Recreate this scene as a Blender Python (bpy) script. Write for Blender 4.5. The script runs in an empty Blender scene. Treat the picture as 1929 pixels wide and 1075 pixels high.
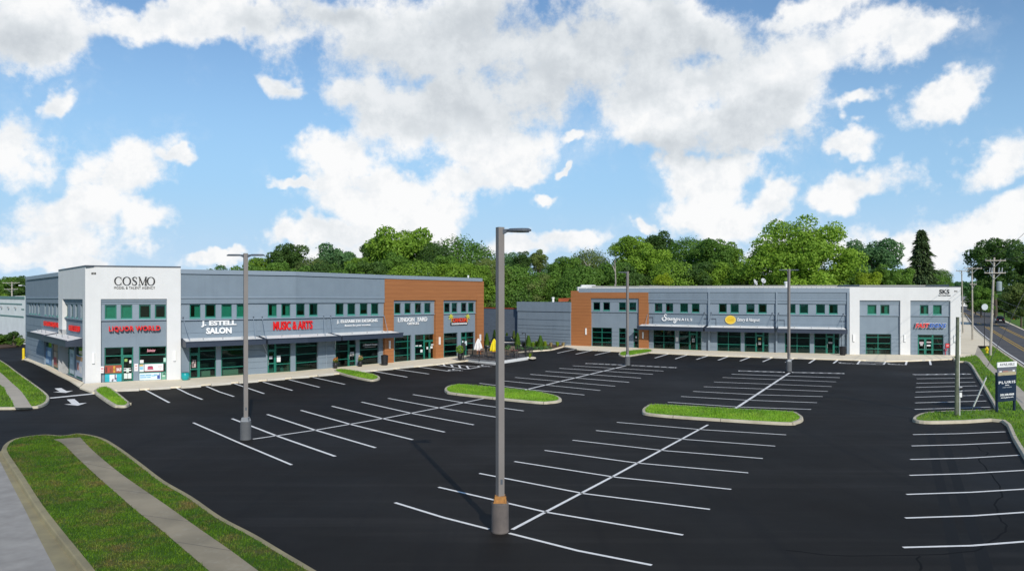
import bpy, bmesh, math, random
import numpy as np
from mathutils import Vector, Matrix
from mathutils.geometry import tessellate_polygon

R = math.radians
random.seed(7)
scene = bpy.context.scene
COL = scene.collection
# ---------------------------------------------------------------- survey helpers
# the site was surveyed from one eye point 7.2 m up; sightings are (column, row) pairs
F, CX, HZ, EYE = 1480.0, 964.5, 552.0, 7.2

def G(px, py, z=0.0):
    Y = F * (EYE - z) / (py - HZ)
    return Vector(((px - CX) / F * Y, Y, z))

def GP(pts, z=0.0):
    return [G(x, y, z) for x, y in pts]

# ---------------------------------------------------------------- mesh helpers
class MB:
    def __init__(self):
        self.v = []; self.f = []
    def poly(self, pts):
        i = len(self.v); self.v += [tuple(p) for p in pts]
        self.f.append(tuple(range(i, i + len(pts))))
    def hexa(self, a, b):
        """a, b: four corners each (front ring, back ring)"""
        i = len(self.v); self.v += [tuple(p) for p in a] + [tuple(p) for p in b]
        self.f += [(i, i+1, i+2, i+3), (i+7, i+6, i+5, i+4)]
        for k in range(4):
            m = (k + 1) % 4
            self.f.append((i+k, i+4+k, i+4+m, i+m))
    def box(self, x0, x1, y0, y1, z0, z1):
        self.hexa([(x0,y0,z0),(x1,y0,z0),(x1,y0,z1),(x0,y0,z1)], [(x0,y1,z0),(x1,y1,z0),(x1,y1,z1),(x0,y1,z1)])
    def tube(self, pts, radii, n=8, caps=True):
        pts = [Vector(p) for p in pts]
        if not hasattr(radii, '__len__'): radii = [radii] * len(pts)
        i0 = len(self.v)
        for k, p in enumerate(pts):
            t = (pts[min(k+1, len(pts)-1)] - pts[max(k-1, 0)])
            t = t.normalized() if t.length > 1e-9 else Vector((0,0,1))
            a = Vector((1,0,0)) if abs(t.z) > .8 else Vector((0,0,1))
            u = t.cross(a).normalized(); w = t.cross(u)
            for j in range(n):
                an = 2*math.pi*j/n + math.pi/n
                self.v.append(tuple(p + (u*math.cos(an) + w*math.sin(an)) * radii[k]))
        for k in range(len(pts)-1):
            for j in range(n):
                a = i0 + k*n + j; b = i0 + k*n + (j+1) % n
                self.f.append((a, b, b+n, a+n))
        if caps:
            self.f.append(tuple(range(i0, i0+n))[::-1])
            e = i0 + (len(pts)-1)*n
            self.f.append(tuple(range(e, e+n)))
    def lathe(self, prof, c=(0,0,0), n=16):
        c = Vector(c)
        self.tube([c + Vector((0,0,z)) for r, z in prof], [max(r, .001) for r, z in prof], n)
    def flat(self, pts, z=None):
        """filled polygon (may be concave)"""
        P = [Vector(p) for p in pts]
        if z is not None: P = [Vector((p.x, p.y, z)) for p in P]
        i = len(self.v); self.v += [tuple(p) for p in P]
        for t in tessellate_polygon([P]):
            a, b, c = (P[k] for k in t)
            n = (b-a).cross(c-a)
            self.f.append(tuple(i+k for k in (t if n.z >= 0 else t[::-1])))
    def prism(self, pts, z0, z1):
        self.flat(pts, z1)
        P = [Vector((p[0], p[1], 0)) for p in pts]
        for k in range(len(P)):
            a, b = P[k], P[(k+1) % len(P)]
            self.poly([(a.x,a.y,z0),(b.x,b.y,z0),(b.x,b.y,z1),(a.x,a.y,z1)])
    def strip(self, pts, w, z):
        """flat ribbon along a polyline"""
        P = [Vector((p[0], p[1], 0)) for p in pts]
        L, Rr = [], []
        for k, p in enumerate(P):
            t = (P[min(k+1, len(P)-1)] - P[max(k-1, 0)]).normalized()
            n = Vector((-t.y, t.x, 0)) * (w/2)
            L.append(p + n); Rr.append(p - n)
        for k in range(len(P)-1):
            self.poly([(Rr[k].x,Rr[k].y,z),(Rr[k+1].x,Rr[k+1].y,z),(L[k+1].x,L[k+1].y,z),(L[k].x,L[k].y,z)])
    def build(self, name, mat, parent=None, smooth=False):
        me = bpy.data.meshes.new(name)
        me.from_pydata(self.v, [], self.f)
        if mat is not None: me.materials.append(mat)
        if smooth:
            me.polygons.foreach_set('use_smooth', [True]*len(me.polygons))
        me.update()
        o = bpy.data.objects.new(name, me); COL.objects.link(o)
        if parent is not None: o.parent = parent
        return o

def bevel(o, w=.02, seg=2):
    m = o.modifiers.new('edge', 'BEVEL'); m.width = w; m.segments = seg; m.limit_method = 'ANGLE'
    return o

def tag(o, label, cat, group=None):
    o['label'] = label; o['category'] = cat
    if group: o['group'] = group
    return o

def empty(name, loc=(0,0,0), rz=0.0):
    o = bpy.data.objects.new(name, None); COL.objects.link(o)
    o.location = loc; o.rotation_euler = (0,0,rz); o.empty_display_size = .3
    return o

def struct(o, kind='structure'):
    o['kind'] = kind; return o

def copy_tree(o, parent=None):
    c = o.copy(); COL.objects.link(c)
    if parent is not None: c.parent = parent
    for ch in list(o.children): copy_tree(ch, c)
    return c

def smooth_closed(P, n=5):
    out = []; N = len(P)
    for i in range(N):
        a, b, c, d = P[i-1], P[i], P[(i+1) % N], P[(i+2) % N]
        for k in range(n):
            t = k/n
            out.append(.5*((2*b) + (c-a)*t + (2*a-5*b+4*c-d)*t*t + (3*b-a-3*c+d)*t**3))
    return out

def smooth_open(P, n=5):
    Q = [2*P[0]-P[1]] + list(P) + [2*P[-1]-P[-2]]
    out = []
    for i in range(1, len(Q)-2):
        a, b, c, d = Q[i-1:i+3]
        for k in range(n):
            t = k/n
            out.append(.5*((2*b) + (c-a)*t + (2*a-5*b+4*c-d)*t*t + (3*b-a-3*c+d)*t**3))
    return out + [P[-1]]

def ccw(P):
    s = sum(P[i].x*P[(i+1) % len(P)].y - P[(i+1) % len(P)].x*P[i].y for i in range(len(P)))
    return list(P) if s > 0 else list(reversed(P))

def inset(P, w):
    """inset of a ccw ring"""
    out = []; N = len(P)
    for i in range(N):
        a, b, c = P[i-1], P[i], P[(i+1) % N]
        t1 = (b-a).normalized(); t2 = (c-b).normalized()
        n1 = Vector((-t1.y, t1.x, 0)); n2 = Vector((-t2.y, t2.x, 0))
        m = (n1+n2)
        m = m.normalized() if m.length > 1e-6 else n1
        k = max(.45, m.dot(n1))
        out.append(b + m*(w/k))
    return out

def kerb_ring(P, w=.16, h=.14, closed=True):
    """kerb mesh on a ccw ring: battered face, rounded nose, flat top; returns (MB, inner ring)"""
    rings = [(0, 0.0), (.02, h-.03), (.05, h), (w, h)]
    mb = MB(); N = len(P)
    R_ = [[Vector((q.x, q.y, z)) for q in (inset(P, d) if d else P)] for d, z in rings]
    for k in range(len(R_)-1):
        for i in range(N if closed else N-1):
            j = (i+1) % N
            mb.poly([R_[k][i], R_[k][j], R_[k+1][j], R_[k+1][i]])
    return mb, R_[-1]

def in_poly(P, x, y):
    inside = np.zeros(len(x), bool)
    N = len(P)
    for i in range(N):
        x0, y0, x1, y1 = P[i].x, P[i].y, P[(i+1) % N].x, P[(i+1) % N].y
        if y0 == y1: continue
        c = ((y0 > y) != (y1 > y)) & (x < (x1-x0)*(y-y0)/(y1-y0) + x0)
        inside ^= c
    return inside

RNG = np.random.default_rng(11)
def grass_mesh(P, z, dens, h, w, base=True, limit=None, holes=()):
    """one turf mesh: a base sheet and single blades"""
    xs = [p.x for p in P]; ys = [p.y for p in P]
    n = int((max(xs)-min(xs))*(max(ys)-min(ys))*dens)
    x = RNG.uniform(min(xs), max(xs), n); y = RNG.uniform(min(ys), max(ys), n)
    k = in_poly(P, x, y)
    for q in holes: k &= ~in_poly(q, x, y)
    x = x[k]; y = y[k]
    if limit: x = x[:limit]; y = y[:limit]
    n = len(x)
    an = RNG.uniform(0, 2*math.pi, n); hh = h*RNG.uniform(.45, 1.25, n)
    lx = RNG.normal(0, .45, n)*hh; ly = RNG.normal(0, .45, n)*hh
    dx = np.cos(an)*w/2; dy = np.sin(an)*w/2
    V = np.empty((n, 3, 3))
    V[:,0] = np.stack([x-dx, y-dy, np.full(n, z)], 1)
    V[:,1] = np.stack([x+dx, y+dy, np.full(n, z)], 1)
    V[:,2] = np.stack([x+lx, y+ly, z+hh], 1)
    mb = MB()
    if base: mb.flat(P, z)
    o = len(mb.v)
    mb.v += [tuple(p) for p in V.reshape(-1, 3).tolist()]
    mb.f += [(o+3*i, o+3*i+1, o+3*i+2) for i in range(n)]
    return mb

# ---------------------------------------------------------------- facade path
class Path:
    """a wall's foot: breakpoints (column, row of the foot, height factor)"""
    def __init__(self, pts, dz=0.0):
        self.px = [p[0] for p in pts]
        self.P = [G(p[0], p[1]) for p in pts]
        self.k = [p[2] if len(p) > 2 else 1.0 for p in pts]
        ns = []
        for a, b in zip(self.P, self.P[1:]):
            t = (b-a).normalized(); n = Vector((t.y, -t.x, 0))
            if n.dot(-a) < 0: n = -n
            ns.append(n)
        self.n = [ns[0]] + [(ns[i-1]+ns[i]).normalized() for i in range(1, len(ns))] + [ns[-1]]
        self.dz = dz
    def seg(self, px):
        for i in range(len(self.px)-2):
            if px < self.px[i+1]: return i
        return len(self.px)-2
    def at(self, i, t, d):
        n = (self.n[i]*(1-t) + self.n[i+1]*t).normalized()
        return self.P[i]*(1-t) + self.P[i+1]*t + n*d, n
    def B(self, px, d=0.0):
        """point and normal of the surface d metres proud of the wall"""
        i = self.seg(px); u = (px-CX)/F
        g = lambda t: (lambda q: q.x - u*q.y)(self.at(i, t, d)[0])
        a, b = -.6, 1.6
        ga = g(a)
        for _ in range(40):
            m = (a+b)/2; gm = g(m)
            if (gm < 0) == (ga < 0): a, ga = m, gm
            else: b = m
        t = (a+b)/2
        q, n = self.at(i, t, d)
        k = self.k[i]*(1-t) + self.k[i+1]*t
        return q, n, k
    def W(self, px, d, z, back=0.0):
        q, n, k = self.B(px, d)
        return Vector((q.x - n.x*back, q.y - n.y*back, z*k + self.dz))
    def z(self, px, py, d=0.0):
        q, n, k = self.B(px, d)
        return (EYE - (py-HZ)*q.y/F - self.dz)/k
    def mpp(self, px):
        return (self.B(px+.5)[0]-self.B(px-.5)[0]).length
    def cuts(self, a, b):
        return [p for p in self.px[1:-1] if a < p < b]

def pbox(mb, path, a, b, d0, d1, z0, z1):
    xs = [a] + path.cuts(a, b) + [b]
    for x0, x1 in zip(xs, xs[1:]):
        fr = [path.W(x0,d1,z0), path.W(x1,d1,z0), path.W(x1,d1,z1), path.W(x0,d1,z1)]
        t = d1-d0
        bk = [path.W(x0,d1,z0,t), path.W(x1,d1,z0,t), path.W(x1,d1,z1,t), path.W(x0,d1,z1,t)]
        mb.hexa(fr, bk)

def pwall(mb, path, a, b, z0, z1, d, openings=(), depth=.25, top=True, ends=True):
    xs = sorted(set([a, b] + path.cuts(a, b) + [o[i] for o in openings for i in (0,1) if a <= o[i] <= b]))
    zs = sorted(set([z0, z1] + [o[i] for o in openings for i in (2,3) if z0 <= o[i] <= z1]))
    for x0, x1 in zip(xs, xs[1:]):
        for s0, s1 in zip(zs, zs[1:]):
            cx, cz = (x0+x1)/2, (s0+s1)/2
            if any(o[0] < cx < o[1] and o[2] < cz < o[3] for o in openings): continue
            mb.poly([path.W(x0,d,s0), path.W(x1,d,s0), path.W(x1,d,s1), path.W(x0,d,s1)])
            mb.poly([path.W(x0,d,s0,depth), path.W(x0,d,s1,depth), path.W(x1,d,s1,depth), path.W(x1,d,s0,depth)])
    def rev(p, q):
        mb.poly([path.W(p[0],d,p[1]), path.W(q[0],d,q[1]), path.W(q[0],d,q[1],depth), path.W(p[0],d,p[1],depth)])
    for o in openings:
        A, B_, C, D = (max(o[0],a),max(o[2],z0)), (min(o[1],b),max(o[2],z0)), (min(o[1],b),min(o[3],z1)), (max(o[0],a),min(o[3],z1))
        rev(D, A); rev(B_, C); rev(C, D)
        if o[2] > z0: rev(A, B_)
    if top:
        for x0, x1 in zip(xs, xs[1:]): rev((x0,z1), (x1,z1))
        if z0 > .5:
            for x0, x1 in zip(xs, xs[1:]):
                if not any(o[0] < (x0+x1)/2 < o[1] and o[2] <= z0 for o in openings): rev((x0,z0), (x1,z0))
    if ends:
        rev((a,z0),(a,z1)); rev((b,z0),(b,z1))

def pquad(mb, path, a, b, z0, z1, d):
    xs = [a] + path.cuts(a, b) + [b]
    for x0, x1 in zip(xs, xs[1:]):
        mb.poly([path.W(x0,d,z0), path.W(x1,d,z0), path.W(x1,d,z1), path.W(x0,d,z1)])

# ---------------------------------------------------------------- lettering
def text_geo(body, shear=0.0, offset=0.0, spacing=1.0, res=3):
    cu = bpy.data.curves.new('lettering', 'FONT')
    cu.body = body; cu.shear = shear; cu.offset = offset; cu.space_character = spacing
    cu.resolution_u = res; cu.extrude = .5; cu.align_x = 'CENTER'; cu.space_line = .95
    o = bpy.data.objects.new('lettering', cu); COL.objects.link(o)
    dg = bpy.context.evaluated_depsgraph_get()
    me = bpy.data.meshes.new_from_object(o.evaluated_get(dg))
    V = [tuple(v.co) for v in me.vertices]; Fc = [tuple(p.vertices) for p in me.polygons]
    bpy.data.objects.remove(o); bpy.data.curves.remove(cu); bpy.data.meshes.remove(me)
    x0 = min(v[0] for v in V); x1 = max(v[0] for v in V); y0 = min(v[1] for v in V); y1 = max(v[1] for v in V)
    return [((v[0]-x0)/(x1-x0), (v[1]-y0)/(y1-y0), v[2]+.5) for v in V], Fc

def ptext(mb, path, geo, a, b, z0, z1, d, thick):
    V, Fc = geo; i = len(mb.v)
    for x, y, t in V:
        mb.v.append(tuple(path.W(a+(b-a)*x, d+thick, z0+(z1-z0)*y, thick*(1-t))))
    mb.f += [tuple(i+k for k in f) for f in Fc]

def stroke_geo(strokes, w=.06):
    """lettering drawn with strokes; each a list of (x, y[, width]) in a unit frame -> flat slab geometry"""
    V, Fc = [], []
    for s in strokes:
        P = [Vector((p[0], p[1], 0)) for p in s]
        P = smooth_open(P, 4) if len(P) > 2 else P
        W_ = [p[2] if len(p) > 2 else w for p in s]
        n = len(P)
        def wid(k):
            t = k/(n-1)*(len(W_)-1); i = min(int(t), len(W_)-2); return W_[i]*(1-t+i) + W_[i+1]*(t-i)
        L, R2 = [], []
        for k in range(n):
            t = (P[min(k+1,n-1)]-P[max(k-1,0)]).normalized(); m = Vector((-t.y, t.x, 0))*wid(k)/2
            L.append(P[k]+m); R2.append(P[k]-m)
        i = len(V)
        for k in range(n):
            V += [(L[k].x, L[k].y, 0), (R2[k].x, R2[k].y, 0), (L[k].x, L[k].y, 1), (R2[k].x, R2[k].y, 1)]
        for k in range(n-1):
            a = i+4*k; b = a+4
            Fc += [(a+2, a+3, b+3, b+2), (a, b, b+1, a+1), (a, a+2, b+2, b), (a+1, b+1, b+3, a+3)]
        Fc += [(i, i+1, i+3, i+2), (i+4*n-4, i+4*n-2, i+4*n-1, i+4*n-3)]
    return V, Fc

# ---------------------------------------------------------------- materials
def newmat(name):
    m = bpy.data.materials.new(name); m.use_nodes = True
    nt = m.node_tree
    return m, nt, nt.nodes['Principled BSDF']

def ramp(nt, fac, stops):
    r = nt.nodes.new('ShaderNodeValToRGB')
    e = r.color_ramp.elements
    while len(e) < len(stops): e.new(.5)
    for el, (p, c) in zip(e, stops):
        el.position = p; el.color = (*c, 1) if len(c) == 3 else c
    nt.links.new(fac, r.inputs[0]); return r.outputs[0]

def noise(nt, scale, detail=4, rough=.55, coord='Object', vec=None, stretch=None):
    n = nt.nodes.new('ShaderNodeTexNoise')
    n.inputs['Scale'].default_value = scale; n.inputs['Detail'].default_value = detail
    n.inputs['Roughness'].default_value = rough
    if vec is None:
        tc = nt.nodes.new('ShaderNodeTexCoord'); vec = tc.outputs[coord]
    if stretch:
        mp = nt.nodes.new('ShaderNodeMapping'); mp.inputs['Scale'].default_value = stretch[0]
        mp.inputs['Rotation'].default_value = (0,0,stretch[1]); nt.links.new(vec, mp.inputs[0]); vec = mp.outputs[0]
    nt.links.new(vec, n.inputs['Vector'])
    return n.outputs[0]

def mixc(nt, a, b, fac, mode='MIX'):
    m = nt.nodes.new('ShaderNodeMix'); m.data_type = 'RGBA'; m.blend_type = mode
    for sock, v in ((m.inputs[6], a), (m.inputs[7], b)):
        if isinstance(v, (tuple, list)): sock.default_value = (*v[:3], 1)
        else: nt.links.new(v, sock)
    if isinstance(fac, (int, float)): m.inputs[0].default_value = fac
    else: nt.links.new(fac, m.inputs[0])
    return m.outputs[2]

def bump(nt, b, h, strength=.3, dist=.02):
    n = nt.nodes.new('ShaderNodeBump'); n.inputs['Strength'].default_value = strength
    n.inputs['Distance'].default_value = dist
    nt.links.new(h, n.inputs['Height']); nt.links.new(n.outputs[0], b.inputs['Normal'])

def mat(name, c, rough=.7, c2=None, scale=3.0, bmp=0, metal=0.0, spec=None, bscale=None, streak=0, worn=None):
    m, nt, b = newmat(name)
    c2 = c2 or tuple(x*.88 for x in c)
    col = ramp(nt, noise(nt, scale), [(.32, c2), (.68, c)])
    if streak:      # rain streaks and dust washed down the wall
        sn = noise(nt, 1.0, 5, .62, stretch=((1.6, 1.6, .10), 0))
        col = mixc(nt, col, tuple(x*.62 for x in c), ramp(nt, sn, [(.50, (0,0,0)), (.80, (streak,)*3)]))
    if worn:        # paint rubbed through in small patches
        wn = noise(nt, worn[0], 6, .75)
        col = mixc(nt, col, worn[1], ramp(nt, wn, [(.55, (0,0,0)), (.72, (worn[2],)*3)]))
    nt.links.new(col, b.inputs['Base Color'])
    b.inputs['Roughness'].default_value = rough; b.inputs['Metallic'].default_value = metal
    if spec is not None: b.inputs['Specular IOR Level'].default_value = spec
    if bmp: bump(nt, b, noise(nt, bscale or scale*8, 5), bmp)
    return m

def plain(name, c, rough=.5, metal=0.0, spec=.5):
    m, nt, b = newmat(name)
    b.inputs['Base Color'].default_value = (*c, 1)
    b.inputs['Roughness'].default_value = rough; b.inputs['Metallic'].default_value = metal
    b.inputs['Specular IOR Level'].default_value = spec
    return m

M = {}
M['stucco_white'] = mat('white_stucco', (.70,.70,.69), .85, (.67,.67,.66), 1.2, .25, bscale=45, streak=.18)
M['stucco_gray'] = mat('gray_stucco', (.208,.262,.312), .85, (.190,.240,.288), .9, .25, bscale=40, streak=.32)
M['gray_trim'] = mat('gray_trim', (.235,.29,.34), .7, (.215,.268,.318), 1.0)
M['coping'] = mat('metal_coping', (.26,.315,.37), .5, (.24,.295,.35), 1.5)
M['dark_coping'] = mat('dark_metal_coping', (.07,.085,.11), .45)
M['fascia'] = mat('canopy_fascia', (.035,.048,.075), .5, (.03,.042,.066), 1.5)
M['membrane'] = mat('canopy_membrane', (.86,.86,.84), .8, (.76,.74,.69), .6)
M['green'] = mat('green_aluminium', (.012,.17,.118), .4, (.01,.15,.105), 2)
M['pale_green'] = mat('pale_green_aluminium', (.12,.40,.34), .4)
M['steel'] = mat('galvanised_steel', (.45,.46,.47), .45, metal=.6)
M['white_metal'] = plain('white_enamel', (.82,.82,.80), .4)
M['black'] = mat('black_plastic', (.012,.012,.014), .5)
M['blackmetal'] = mat('black_metal', (.015,.015,.017), .45)
M['concrete'] = mat('pale_concrete', (.93,.81,.61), .9, (.83,.72,.53), .8, .2)
M['kerb'] = mat('kerb_concrete', (.60,.54,.41), .9, (.44,.385,.28), 1.3, .3)
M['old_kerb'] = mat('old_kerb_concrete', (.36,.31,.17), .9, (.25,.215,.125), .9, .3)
M['dark_walk'] = mat('dark_sidewalk', (.365,.305,.205), .92, (.235,.20,.135), .55, .3, worn=(1.6,(.42,.38,.29),.5))  # darker, browner concrete than the other walks, with paler patches
M['walk'] = mat('sidewalk', (.52,.46,.365), .9, (.43,.38,.30), .5, .2)
M['line'] = mat('white_line_paint', (.93,.91,.86), .75, (.82,.80,.76), 4, worn=(7, (.2,.2,.2), .5))
M['yellow_line'] = mat('yellow_line_paint', (.72,.43,.02), .75, (.55,.32,.02), 3)
M['red'] = plain('red_acrylic', (.72,.012,.012), .35)
M['blue'] = plain('blue_acrylic', (.012,.10,.42), .35)
M['white'] = plain('white_acrylic', (.86,.86,.85), .4)
M['black_acrylic'] = plain('black_acrylic', (.012,.012,.013), .4)
M['yellow'] = mat('yellow_paint', (.80,.58,.01), .5)
M['mulch'] = mat('brown_mulch', (.13,.075,.045), .95, (.06,.035,.02), 9, .6)
M['soil'] = mat('soil', (.10,.07,.04), .95)
M['interior_wall'] = mat('interior_wall', (.38,.38,.35), .9, scale=.5)
M['interior_floor'] = mat('interior_floor', (.30,.27,.23), .5, scale=.7)
M['roofing'] = mat('roof_membrane', (.5,.5,.48), .9, scale=.3)
M['teal'] = mat('teal_glaze', (.01,.36,.37), .25)
M['bark'] = mat('bark', (.12,.095,.07), .95, (.06,.047,.035), 5, .5)
M['pale_bark'] = mat('pale_bark', (.34,.31,.26), .95, (.2,.18,.15), 5, .4)
M['pole_wood'] = mat('weathered_pole_wood', (.46,.42,.36), .95, (.34,.31,.26), 2, .3)
M['green_wood'] = mat('greenish_pole_wood', (.17,.19,.13), .95, (.10,.115,.075), 6, .5)

def orange_panel():
    m, nt, b = newmat('orange_cladding')
    tc = nt.nodes.new('ShaderNodeTexCoord')
    g = noise(nt, 1.0, 4, .5, vec=tc.outputs['Object'], stretch=((.5,.5,14), 0))
    c = ramp(nt, g, [(.3, (.325,.125,.040)), (.7, (.40,.158,.052))])
    s = nt.nodes.new('ShaderNodeSeparateXYZ'); nt.links.new(tc.outputs['Object'], s.inputs[0])
    md = nt.nodes.new('ShaderNodeMath'); md.operation = 'FRACT'
    mu = nt.nodes.new('ShaderNodeMath'); mu.operation = 'MULTIPLY'; mu.inputs[1].default_value = 1/.42
    nt.links.new(s.outputs[2], mu.inputs[0]); nt.links.new(mu.outputs[0], md.inputs[0])
    lt = nt.nodes.new('ShaderNodeMath'); lt.operation = 'LESS_THAN'; lt.inputs[1].default_value = .10
    nt.links.new(md.outputs[0], lt.inputs[0])
    nt.links.new(mixc(nt, c, (.27,.098,.032), lt.outputs[0]), b.inputs['Base Color'])
    b.inputs['Roughness'].default_value = .6
    inv = nt.nodes.new('ShaderNodeMath'); inv.operation = 'SUBTRACT'; inv.inputs[0].default_value = 1
    nt.links.new(lt.outputs[0], inv.inputs[1]); bump(nt, b, inv.outputs[0], .3, .02)
    return m
M['orange'] = orange_panel()

def brick_mat():
    m, nt, b = newmat('painted_gray_brick')
    tc = nt.nodes.new('ShaderNodeTexCoord')
    mp = nt.nodes.new('ShaderNodeMapping'); mp.inputs['Rotation'].default_value = (R(90),0,0)
    nt.links.new(tc.outputs['Object'], mp.inputs[0])
    t = nt.nodes.new('ShaderNodeTexBrick'); t.inputs['Scale'].default_value = 1.0
    t.inputs['Brick Width'].default_value = .6; t.inputs['Row Height'].default_value = .3; t.inputs['Mortar Size'].default_value = .02
    t.inputs['Color1'].default_value = (.165,.205,.255,1); t.inputs['Color2'].default_value = (.14,.175,.22,1)
    t.inputs['Mortar'].default_value = (.11,.14,.175,1)
    nt.links.new(mp.outputs[0], t.inputs[0]); nt.links.new(t.outputs[0], b.inputs['Base Color'])
    b.inputs['Roughness'].default_value = .85
    return m
M['brick'] = brick_mat()

def glass_mat(name='tinted_glass', tint=(.17,.52,.43)):
    m, nt, b = newmat(name)
    nt.nodes.remove(b)
    out = nt.nodes['Material Output']
    tr = nt.nodes.new('ShaderNodeBsdfTransparent'); tr.inputs[0].default_value = (*tint, 1)
    gl = nt.nodes.new('ShaderNodeBsdfGlossy'); gl.inputs['Roughness'].default_value = .02
    gl.inputs[0].default_value = (.8,.95,.9,1)
    fr = nt.nodes.new('ShaderNodeFresnel'); fr.inputs[0].default_value = 1.5
    nb = nt.nodes.new('ShaderNodeBump'); nb.inputs['Strength'].default_value = .12; nb.inputs['Distance'].default_value = .05
    nt.links.new(noise(nt, .8, 1), nb.inputs['Height']); nt.links.new(nb.outputs[0], gl.inputs['Normal'])
    mx = nt.nodes.new('ShaderNodeMixShader')
    nt.links.new(fr.outputs[0], mx.inputs[0]); nt.links.new(tr.outputs[0], mx.inputs[1]); nt.links.new(gl.outputs[0], mx.inputs[2])
    nt.links.new(mx.outputs[0], out.inputs[0])
    return m
M['glass'] = glass_mat()
M['shop_glass'] = glass_mat('shop_glass', (.36,.60,.52))
M['tyre_mark'] = plain('tyre_rubbed_asphalt', (.0098,.0090,.0080), .72, spec=.19)
M['car_glass'] = plain('dark_car_glass', (.008,.01,.012), .06)

def asphalt():
    m, nt, b = newmat('sealed_asphalt')
    tc = nt.nodes.new('ShaderNodeTexCoord'); v = tc.outputs['Object']
    big = noise(nt, .07, 6, .68, vec=v)
    c = ramp(nt, big, [(.3, (.0085,.0076,.0064)), (.7, (.0180,.0162,.0140))])
    st = noise(nt, .9, 3, .6, vec=v, stretch=((.05, 1.4, 1), R(32)))
    c = mixc(nt, c, (.036,.033,.030), ramp(nt, st, [(.52, (0,0,0)), (.78, (.55,.55,.55))]))
    st2 = noise(nt, .7, 3, .6, vec=v, stretch=((1.4, .05, 1), R(12)))
    c = mixc(nt, c, (.006,.006,.0065), ramp(nt, st2, [(.55, (0,0,0)), (.75, (.6,.6,.6))]))
    fine = noise(nt, 40, 3, .7, vec=v)
    c = mixc(nt, c, ramp(nt, fine, [(.3, (.55,.55,.55)), (.75, (1.6,1.6,1.6))]), .6, 'MULTIPLY')
    nt.links.new(c, b.inputs['Base Color'])
    nt.links.new(ramp(nt, noise(nt, .12, 4, .6, vec=v), [(.3, (.62,)*3), (.7, (.78,)*3)]), b.inputs['Roughness'])
    b.inputs['Specular IOR Level'].default_value = .20
    b.inputs['Specular Tint'].default_value = (1, .88, .75, 1)
    bump(nt, b, noise(nt, 60, 3, .7, vec=v), .2, .01)
    return m
M['asphalt'] = asphalt()
M['road'] = mat('worn_road_asphalt', (.105,.10,.098), .9, (.075,.073,.075), .25, .2, bscale=40)
M['street'] = mat('old_gray_street', (.40,.375,.335), .95, (.30,.28,.25), 1.4, .3, bscale=40)
M['seal'] = plain('crack_sealant', (.0060,.0057,.0052), .8, spec=.15)

def grass(name, c1, c2, dry, drymix=.4):
    m, nt, b = newmat(name)
    tc = nt.nodes.new('ShaderNodeTexCoord'); v = tc.outputs['Object']
    c = ramp(nt, noise(nt, 1.1, 5, .65, vec=v), [(.3, c1), (.7, c2)])
    c = mixc(nt, c, dry, ramp(nt, noise(nt, .8, 7, .78, vec=v), [(.47, (0,0,0)), (.66, (drymix,)*3)]))
    c = mixc(nt, c, ramp(nt, noise(nt, .22, 4, .6, vec=v), [(.36, (.72,.80,.75)), (.62, (1.35,1.22,1.1))]), .85, 'MULTIPLY')
    isl = nt.nodes.new('ShaderNodeNewGeometry')
    c = mixc(nt, c, ramp(nt, isl.outputs['Random Per Island'], [(0, (.7,.72,.65)), (1, (1.5,1.4,1.3))]), .8, 'MULTIPLY')
    nt.links.new(c, b.inputs['Base Color']); b.inputs['Roughness'].default_value = .7
    b.inputs['Specular IOR Level'].default_value = .2
    return m
M['grass'] = grass('lawn_grass', (.068,.160,.010), (.125,.255,.017), (.17,.16,.06))
M['grass_bright'] = grass('island_grass', (.105,.245,.014), (.170,.350,.026), (.2,.2,.07), .3)
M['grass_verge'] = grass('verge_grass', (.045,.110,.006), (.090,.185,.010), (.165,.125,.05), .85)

def leaf(name, c1, c2, trans=.42):
    m, nt, b = newmat(name)
    isl = nt.nodes.new('ShaderNodeNewGeometry'); oi = nt.nodes.new('ShaderNodeObjectInfo')
    c = ramp(nt, isl.outputs['Random Per Island'], [(0, c1), (1, c2)])
    c = mixc(nt, c, ramp(nt, oi.outputs['Random'], [(0, (.78,.82,.85)), (1, (1.2,1.15,1.05))]), .8, 'MULTIPLY')
    c = mixc(nt, c, ramp(nt, noise(nt, .35, 3), [(.3, (.72,.80,.85)), (.7, (1.5,1.38,1.15))]), .9, 'MULTIPLY')
    nt.links.new(c, b.inputs['Base Color']); b.inputs['Roughness'].default_value = .55
    b.inputs['Specular IOR Level'].default_value = .25
    t = nt.nodes.new('ShaderNodeBsdfTranslucent'); nt.links.new(c, t.inputs[0])
    mx = nt.nodes.new('ShaderNodeMixShader'); mx.inputs[0].default_value = trans
    out = nt.nodes['Material Output']
    nt.links.new(b.outputs[0], mx.inputs[1]); nt.links.new(t.outputs[0], mx.inputs[2]); nt.links.new(mx.outputs[0], out.inputs[0])
    return m
LEAF = {
 'dark': leaf('dark_leaves', (0.062,0.128,0.032), (0.104,0.196,0.046)),
 'mid': leaf('green_leaves', (0.111,0.227,0.037), (0.178,0.326,0.059)),
 'bright': leaf('bright_leaves', (0.171,0.310,0.032), (0.268,0.431,0.059)),
 'yellow': leaf('yellow_green_leaves', (0.232,0.347,0.022), (0.366,0.471,0.042)),
 'olive': leaf('olive_leaves', (0.142,0.212,0.059), (0.223,0.288,0.090)),
 'blue': leaf('bluish_leaves', (0.089,0.196,0.081), (0.149,0.288,0.117)),
 'needle': leaf('spruce_needles', (0.066,0.116,0.049), (0.129,0.185,0.073), .15),
}
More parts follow.
